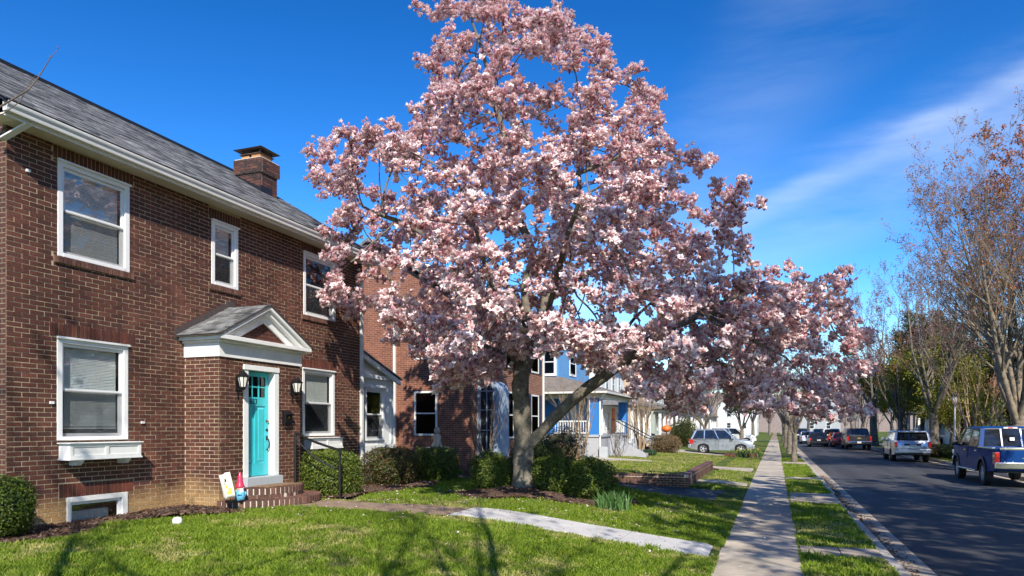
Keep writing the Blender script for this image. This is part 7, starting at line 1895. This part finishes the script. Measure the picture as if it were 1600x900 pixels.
def _cg():
    m, N, L, out = newmat('car_glass'); b = N.new('ShaderNodeBsdfPrincipled'); L.new(b.outputs[0], out.inputs['Surface'])
    nz = N.new('ShaderNodeTexNoise'); nz.inputs['Scale'].default_value = 3
    r = ramp(N, [(.3, (.006, .007, .008)), (.7, (.02, .023, .026))]); L.new(nz.outputs['Fac'], r.inputs[0]); L.new(r.outputs[0], b.inputs['Base Color'])
    b.inputs['Roughness'].default_value = .04; b.inputs['Coat Weight'].default_value = .5
_cg()
RZ_ = -0.105
def blue_truck(t, g):
    B_, hw, belt = g['B'], g['hw'], g['belt']
    MB().box((B_ - .025, -hw * .78, belt - .60), (B_ + .02, hw * .78, belt - .02), 'paint_blue').build('tailgate', t, bevel=.02, local=True)
    MB().box((B_ - .03, -hw * .80, belt - .03), (B_ + .06, hw * .80, belt + .05), 'chrome').build('tailgate_cap', t, bevel=.015, local=True)
    for s in (-1, 1): MB().box((B_ + .05, s * (hw - .10), belt + .005), (g['rb'] - .02, s * (hw - .0), belt + .05), 'chrome').build('bed_rail', t, bevel=.01, local=True)
    MB().box((B_ - .032, -.12, belt - .16), (B_ - .024, .12, belt - .13), 'chrome').build('badge', t, local=True)
    MB().box((B_ - .032, .02, belt - .30), (B_ - .024, .20, belt - .275), 'chrome').build('badge', t, local=True)
    # white sticker: two swept wings and a small head
    m = MB(); c = (B_ - .03, hw * .56, belt - .46)
    for s in (-1, 1): m.mesh([(c[0], c[1], c[2] - .05), (c[0], c[1] + s * .10, c[2] - .02), (c[0], c[1] + s * .13, c[2] + .08), (c[0], c[1] + s * .07, c[2] + .03), (c[0], c[1] + s * .02, c[2] + .05)], [(0, 1, 2, 3, 4)], 'paint_white')
    m.build('sticker', t, local=True)
    zb, zr, ysf = g['zb'], g['zr'], g['ysf']
    for f in (-.18, .18):
        m = MB(); y = f * 2 * .8; m.hexa([(g['rb'] - .02, y - .02, zb + .05), (g['rb'] + .0, y - .02, zb + .05), (g['rb'] + .0, y + .02, zb + .05), (g['rb'] - .02, y + .02, zb + .05), (g['rB'] - .02, y - .02, zr - .02), (g['rB'] + .0, y - .02, zr - .02), (g['rB'] + .0, y + .02, zr - .02), (g['rB'] - .02, y + .02, zr - .02)], 'chrome'); m.build('slider_frame', t, local=True)
    MB().box((g['rB'] - .05, -.20, zr - .01), (g['rB'] + .0, .20, zr + .045), 'plate_white').build('brake_light', t, local=True)
    MB().box((g['rB'] - .055, -.07, zr + .0), (g['rB'] - .046, .07, zr + .035), 'tail_red').build('brake_lens', t, local=True)
    MB().mesh([(g['rb'] + .03 - .035, -.07, zb + .25), (g['rb'] + .03 - .035, .07, zb + .25), (g['rb'] + .03 - .02, .07, zb + .36), (g['rb'] + .03 - .02, -.07, zb + .36)], [(0, 1, 2, 3)], 'plate_white').build('window_sticker', t, local=True)
    for s in (-1, 1): MB().box((g['xr'] + .62, s * (hw - .06), .46), (g['xf'] - .55, s * (hw + .07), .52), 'chrome').build('side_step', t, bevel=.01, local=True)
# blue pickup at the far kerb
vehicle('pickup', 'blue pickup truck with chrome bumper parked nearest on the far side', 'pickup truck', (8.08, 31.7, -.115), R(90), 'paint_blue', 'vehicles parked along the far kerb', L=5.85, W=2.02, H=2.02, wr=.43, wb=3.55, belt=1.28, clear=.48, hood=1.28, name='pickup_truck', extra=blue_truck, flare='black_plastic')
def runner(t, g):
    B_, hw, belt = g['B'], g['hw'], g['belt']
    MB().box((B_ - .035, -.42, belt - .22), (B_ + .0, .42, belt - .12), 'black_plastic').build('tailgate_trim', t, bevel=.01, local=True)
    MB().box((g['rB'] - .16, -hw * .72, g['zr'] - .02), (g['rB'] + .1, hw * .72, g['zr'] + .03), 'paint_lavender_silver').build('spoiler', t, bevel=.01, local=True)
    MB().box((B_ - .105, -hw * .6, g['bz'] - .08), (B_ + .05, hw * .6, g['bz'] + .02), 'black_plastic').build('tow_bar', t, local=True)
vehicle('suv', 'silver suv with black roof rack parked ahead of the blue pickup', 'suv', (7.72, 50.7, -.115), R(90), 'paint_lavender_silver', 'vehicles parked along the far kerb', L=4.80, W=1.92, H=1.86, wr=.40, wb=2.79, belt=1.18, clear=.38, hood=1.16, name='parked_suv', roof_rack=True, extra=runner, rim='paint_graphite')
def chevy(t, g):
    B_, hw, belt = g['B'], g['hw'], g['belt']
    MB().box((B_ - .025, -hw * .78, belt - .58), (B_ + .02, hw * .78, belt - .02), 'paint_graphite').build('tailgate', t, bevel=.02, local=True)
    m = MB(); z = belt - .26; x = B_ - .032
    m.prism([(x, -.17, z - .03), (x, -.06, z - .03), (x, -.075, z - .065), (x, .06, z - .065), (x, .045, z - .03), (x, .15, z - .03), (x, .17, z + .03), (x, .06, z + .03), (x, .075, z + .065), (x, -.06, z + .065), (x, -.045, z + .03), (x, -.15, z + .03)], (.006, 0, 0), 'gold'); m.build('emblem', t, local=True)
vehicle('pickup', 'dark grey pickup truck with gold emblem ahead of the silver suv', 'pickup truck', (7.15, 74.5, -.11), R(90), 'paint_graphite', 'vehicles parked along the far kerb', L=5.8, W=2.03, H=1.90, wr=.41, wb=3.6, belt=1.32, clear=.42, hood=1.30, name='pickup_truck', extra=chevy)
vehicle('sedan', 'dark red sedan ahead of the dark grey pickup', 'car', (6.6, 83.5, -.1), R(90), 'paint_red', 'vehicles parked along the far kerb', L=4.6, W=1.8, H=1.46, wr=.33, wb=2.7, belt=.92, clear=.2, hood=.90)
def spare(t, g):
    m = MB(); m.lathe([(.10, -.02), (.36, -.02), (.38, .04), (.38, .18), (.36, .2)], (g['B'] - .24, 0, g['belt'] - .12), 'orange', 20, 'x'); m.build('spare_wheel_cover', t, smooth=35, local=True)
vehicle('jeep', 'white boxy off-roader with orange spare wheel cover', 'suv', (6.1, 92, -.1), R(90), 'paint_white', 'vehicles parked along the far kerb', L=4.2, W=1.85, H=1.84, wr=.40, wb=2.55, belt=1.15, clear=.40, hood=1.15, name='parked_suv', extra=spare)
vehicle('sedan', 'black sedan parked beyond the white off-roader', 'car', (4.3, 84, -.085), R(90), 'paint_dark', 'vehicles parked along the far kerb', L=4.7, W=1.82, H=1.47, wr=.33, wb=2.75, belt=.93, clear=.2, hood=.9)
vehicle('sedan', 'white sedan far down the road', 'car', (3.9, 100, -.09), R(90), 'paint_white', 'vehicles parked along the far kerb', L=4.7, W=1.82, H=1.47, wr=.33, wb=2.75, belt=.93, clear=.2, hood=.9)
vehicle('suv', 'dark suv farthest down the road', 'suv', (3.3, 112, -.10), R(90), 'paint_dark', 'vehicles parked along the far kerb', L=4.8, W=1.95, H=1.85, wr=.38, wb=2.8, belt=1.15, clear=.3, hood=1.12, name='parked_suv')
vehicle('suv', 'graphite suv far down the road beside the black sedan', 'suv', (5.7, 105, -.08), R(90), 'paint_graphite', 'vehicles parked along the far kerb', L=4.7, W=1.9, H=1.78, wr=.37, wb=2.75, belt=1.12, clear=.28, hood=1.08, name='parked_suv')
# silver crossover on the driveway, nose to the street
vehicle('crossover', 'silver crossover parked across the driveway on the near side', 'car', (-3.55, 51.6, .17), R(0), 'paint_silver', None, L=3.95, W=1.75, H=1.60, wr=.335, wb=2.34, belt=.96, clear=.22, hood=.95)
vehicle('suv', 'white suv parked farther back beyond the silver crossover', 'suv', (-4.6, 84, .1), R(0), 'paint_white', None, L=4.7, W=1.85, H=1.75, wr=.36, wb=2.7, belt=1.08, clear=.26, hood=1.05, name='parked_suv')

# ------------------------------------------------------------------ street furniture
def lamp(label, loc, H=3.6):
    t = thing('street_lamp', label, 'street lamp', loc, group='post-top street lamps'); x, y, z = loc
    MB().lathe([(.16, 0), (.16, .25), (.10, .4), (.07, .5), (.055, H * .6), (.045, H - .5), (.07, H - .48), (.07, H - .42)], (x, y, z), 'grey_paint', 12).build('pole', t, smooth=30)
    MB().lathe([(.11, H - .42), (.19, H - .05), (.19, H)], (x, y, z), 'frosted_lamp', 8).build('lantern', t)
    MB().lathe([(.22, H), (.22, H + .03), (.12, H + .16), (.03, H + .2), (.02, H + .3)], (x, y, z), 'black_iron', 8).build('cap', t)
lamp('grey post-top street lamp behind the silver suv', (10.4, 50.5, 0), 3.9)
lamp('post-top street lamp beyond the dark grey pickup', (10.4, 76, 0), 3.9)
lamp('post-top street lamp far down the opposite kerb', (10.4, 105, 0), 3.9)
t = thing('wheelie_bin', 'black wheeled bin on the far verge behind the dark grey pickup', 'bin', (10.2, 58.5, 0))
MB().hexa([(9.95, 58.25, .06), (10.45, 58.25, .06), (10.45, 58.75, .06), (9.95, 58.75, .06), (9.88, 58.2, 1.0), (10.52, 58.2, 1.0), (10.52, 58.82, 1.0), (9.88, 58.82, 1.0)], 'green_bin').build('body', t, bevel=.02)
MB().hexa([(9.84, 58.15, 1.002), (10.56, 58.15, 1.002), (10.56, 58.88, 1.002), (9.84, 58.88, 1.002), (9.9, 58.2, 1.09), (10.5, 58.2, 1.09), (10.5, 58.82, 1.09), (9.9, 58.82, 1.09)], 'green_bin').build('lid', t, bevel=.02)
for yy in (58.3, 58.7): MB().lathe([(.1, -.03), (.1, .03)], (10.45, yy, .1), 'tyre', 12, 'y').build('wheel', t)
def lobed(t, c, r, mat, nm):
    """ribbed pumpkin"""
    n, k = 24, 9; V = []
    for j in range(k):
        b = -math.pi / 2 + math.pi * j / (k - 1)
        for i in range(n):
            a = 2 * math.pi * i / n; q = r * math.cos(b) * (1 - .10 * abs(math.sin(a * 4))); V.append((c[0] + q * math.cos(a), c[1] + q * math.sin(a), c[2] + r * .72 * math.sin(b)))
    m = MB(); m.mesh(V, [(j * n + i, j * n + (i + 1) % n, (j + 1) * n + (i + 1) % n, (j + 1) * n + i) for j in range(k - 1) for i in range(n)], mat); return m.build(nm, t, smooth=60)
p = at_d(1041, 670, 47.0)
t = thing('pumpkin_lamp', 'orange pumpkin on a thin black post before the white porch', 'pumpkin', (p[0], p[1], .35)); lobed(t, p, .33, 'orange', 'pumpkin')
MB().tube([(p[0], p[1], .3), (p[0], p[1], p[2] - .2)], .03, 'black_iron', 6).build('post', t); MB().tube([(p[0], p[1], p[2] + .2), (p[0] + .02, p[1], p[2] + .33)], [.04, .03], 'bark_tan', 6).build('stem', t)
# recycling tub and a small play set of bright clutter by the far sidewalk
t = thing('planter', 'brick edged planter at the corner of the far driveway', 'planter', (-1.6, 49.2, 0)); mcore = MB().box((-3.2, 48.9, 0), (-1.1, 49.1, .28), 'mortar_grey').build('core', t)
P, S, RZ = [], [], []
for u, z, w, h in lay_bricks(-3.2, -1.1, .02, .30, []): P.append((u, 48.895, z)); S.append((w, .05, h)); RZ.append(0)
pieces(mcore, 'brick', 'brick_red', P, S, RZ)
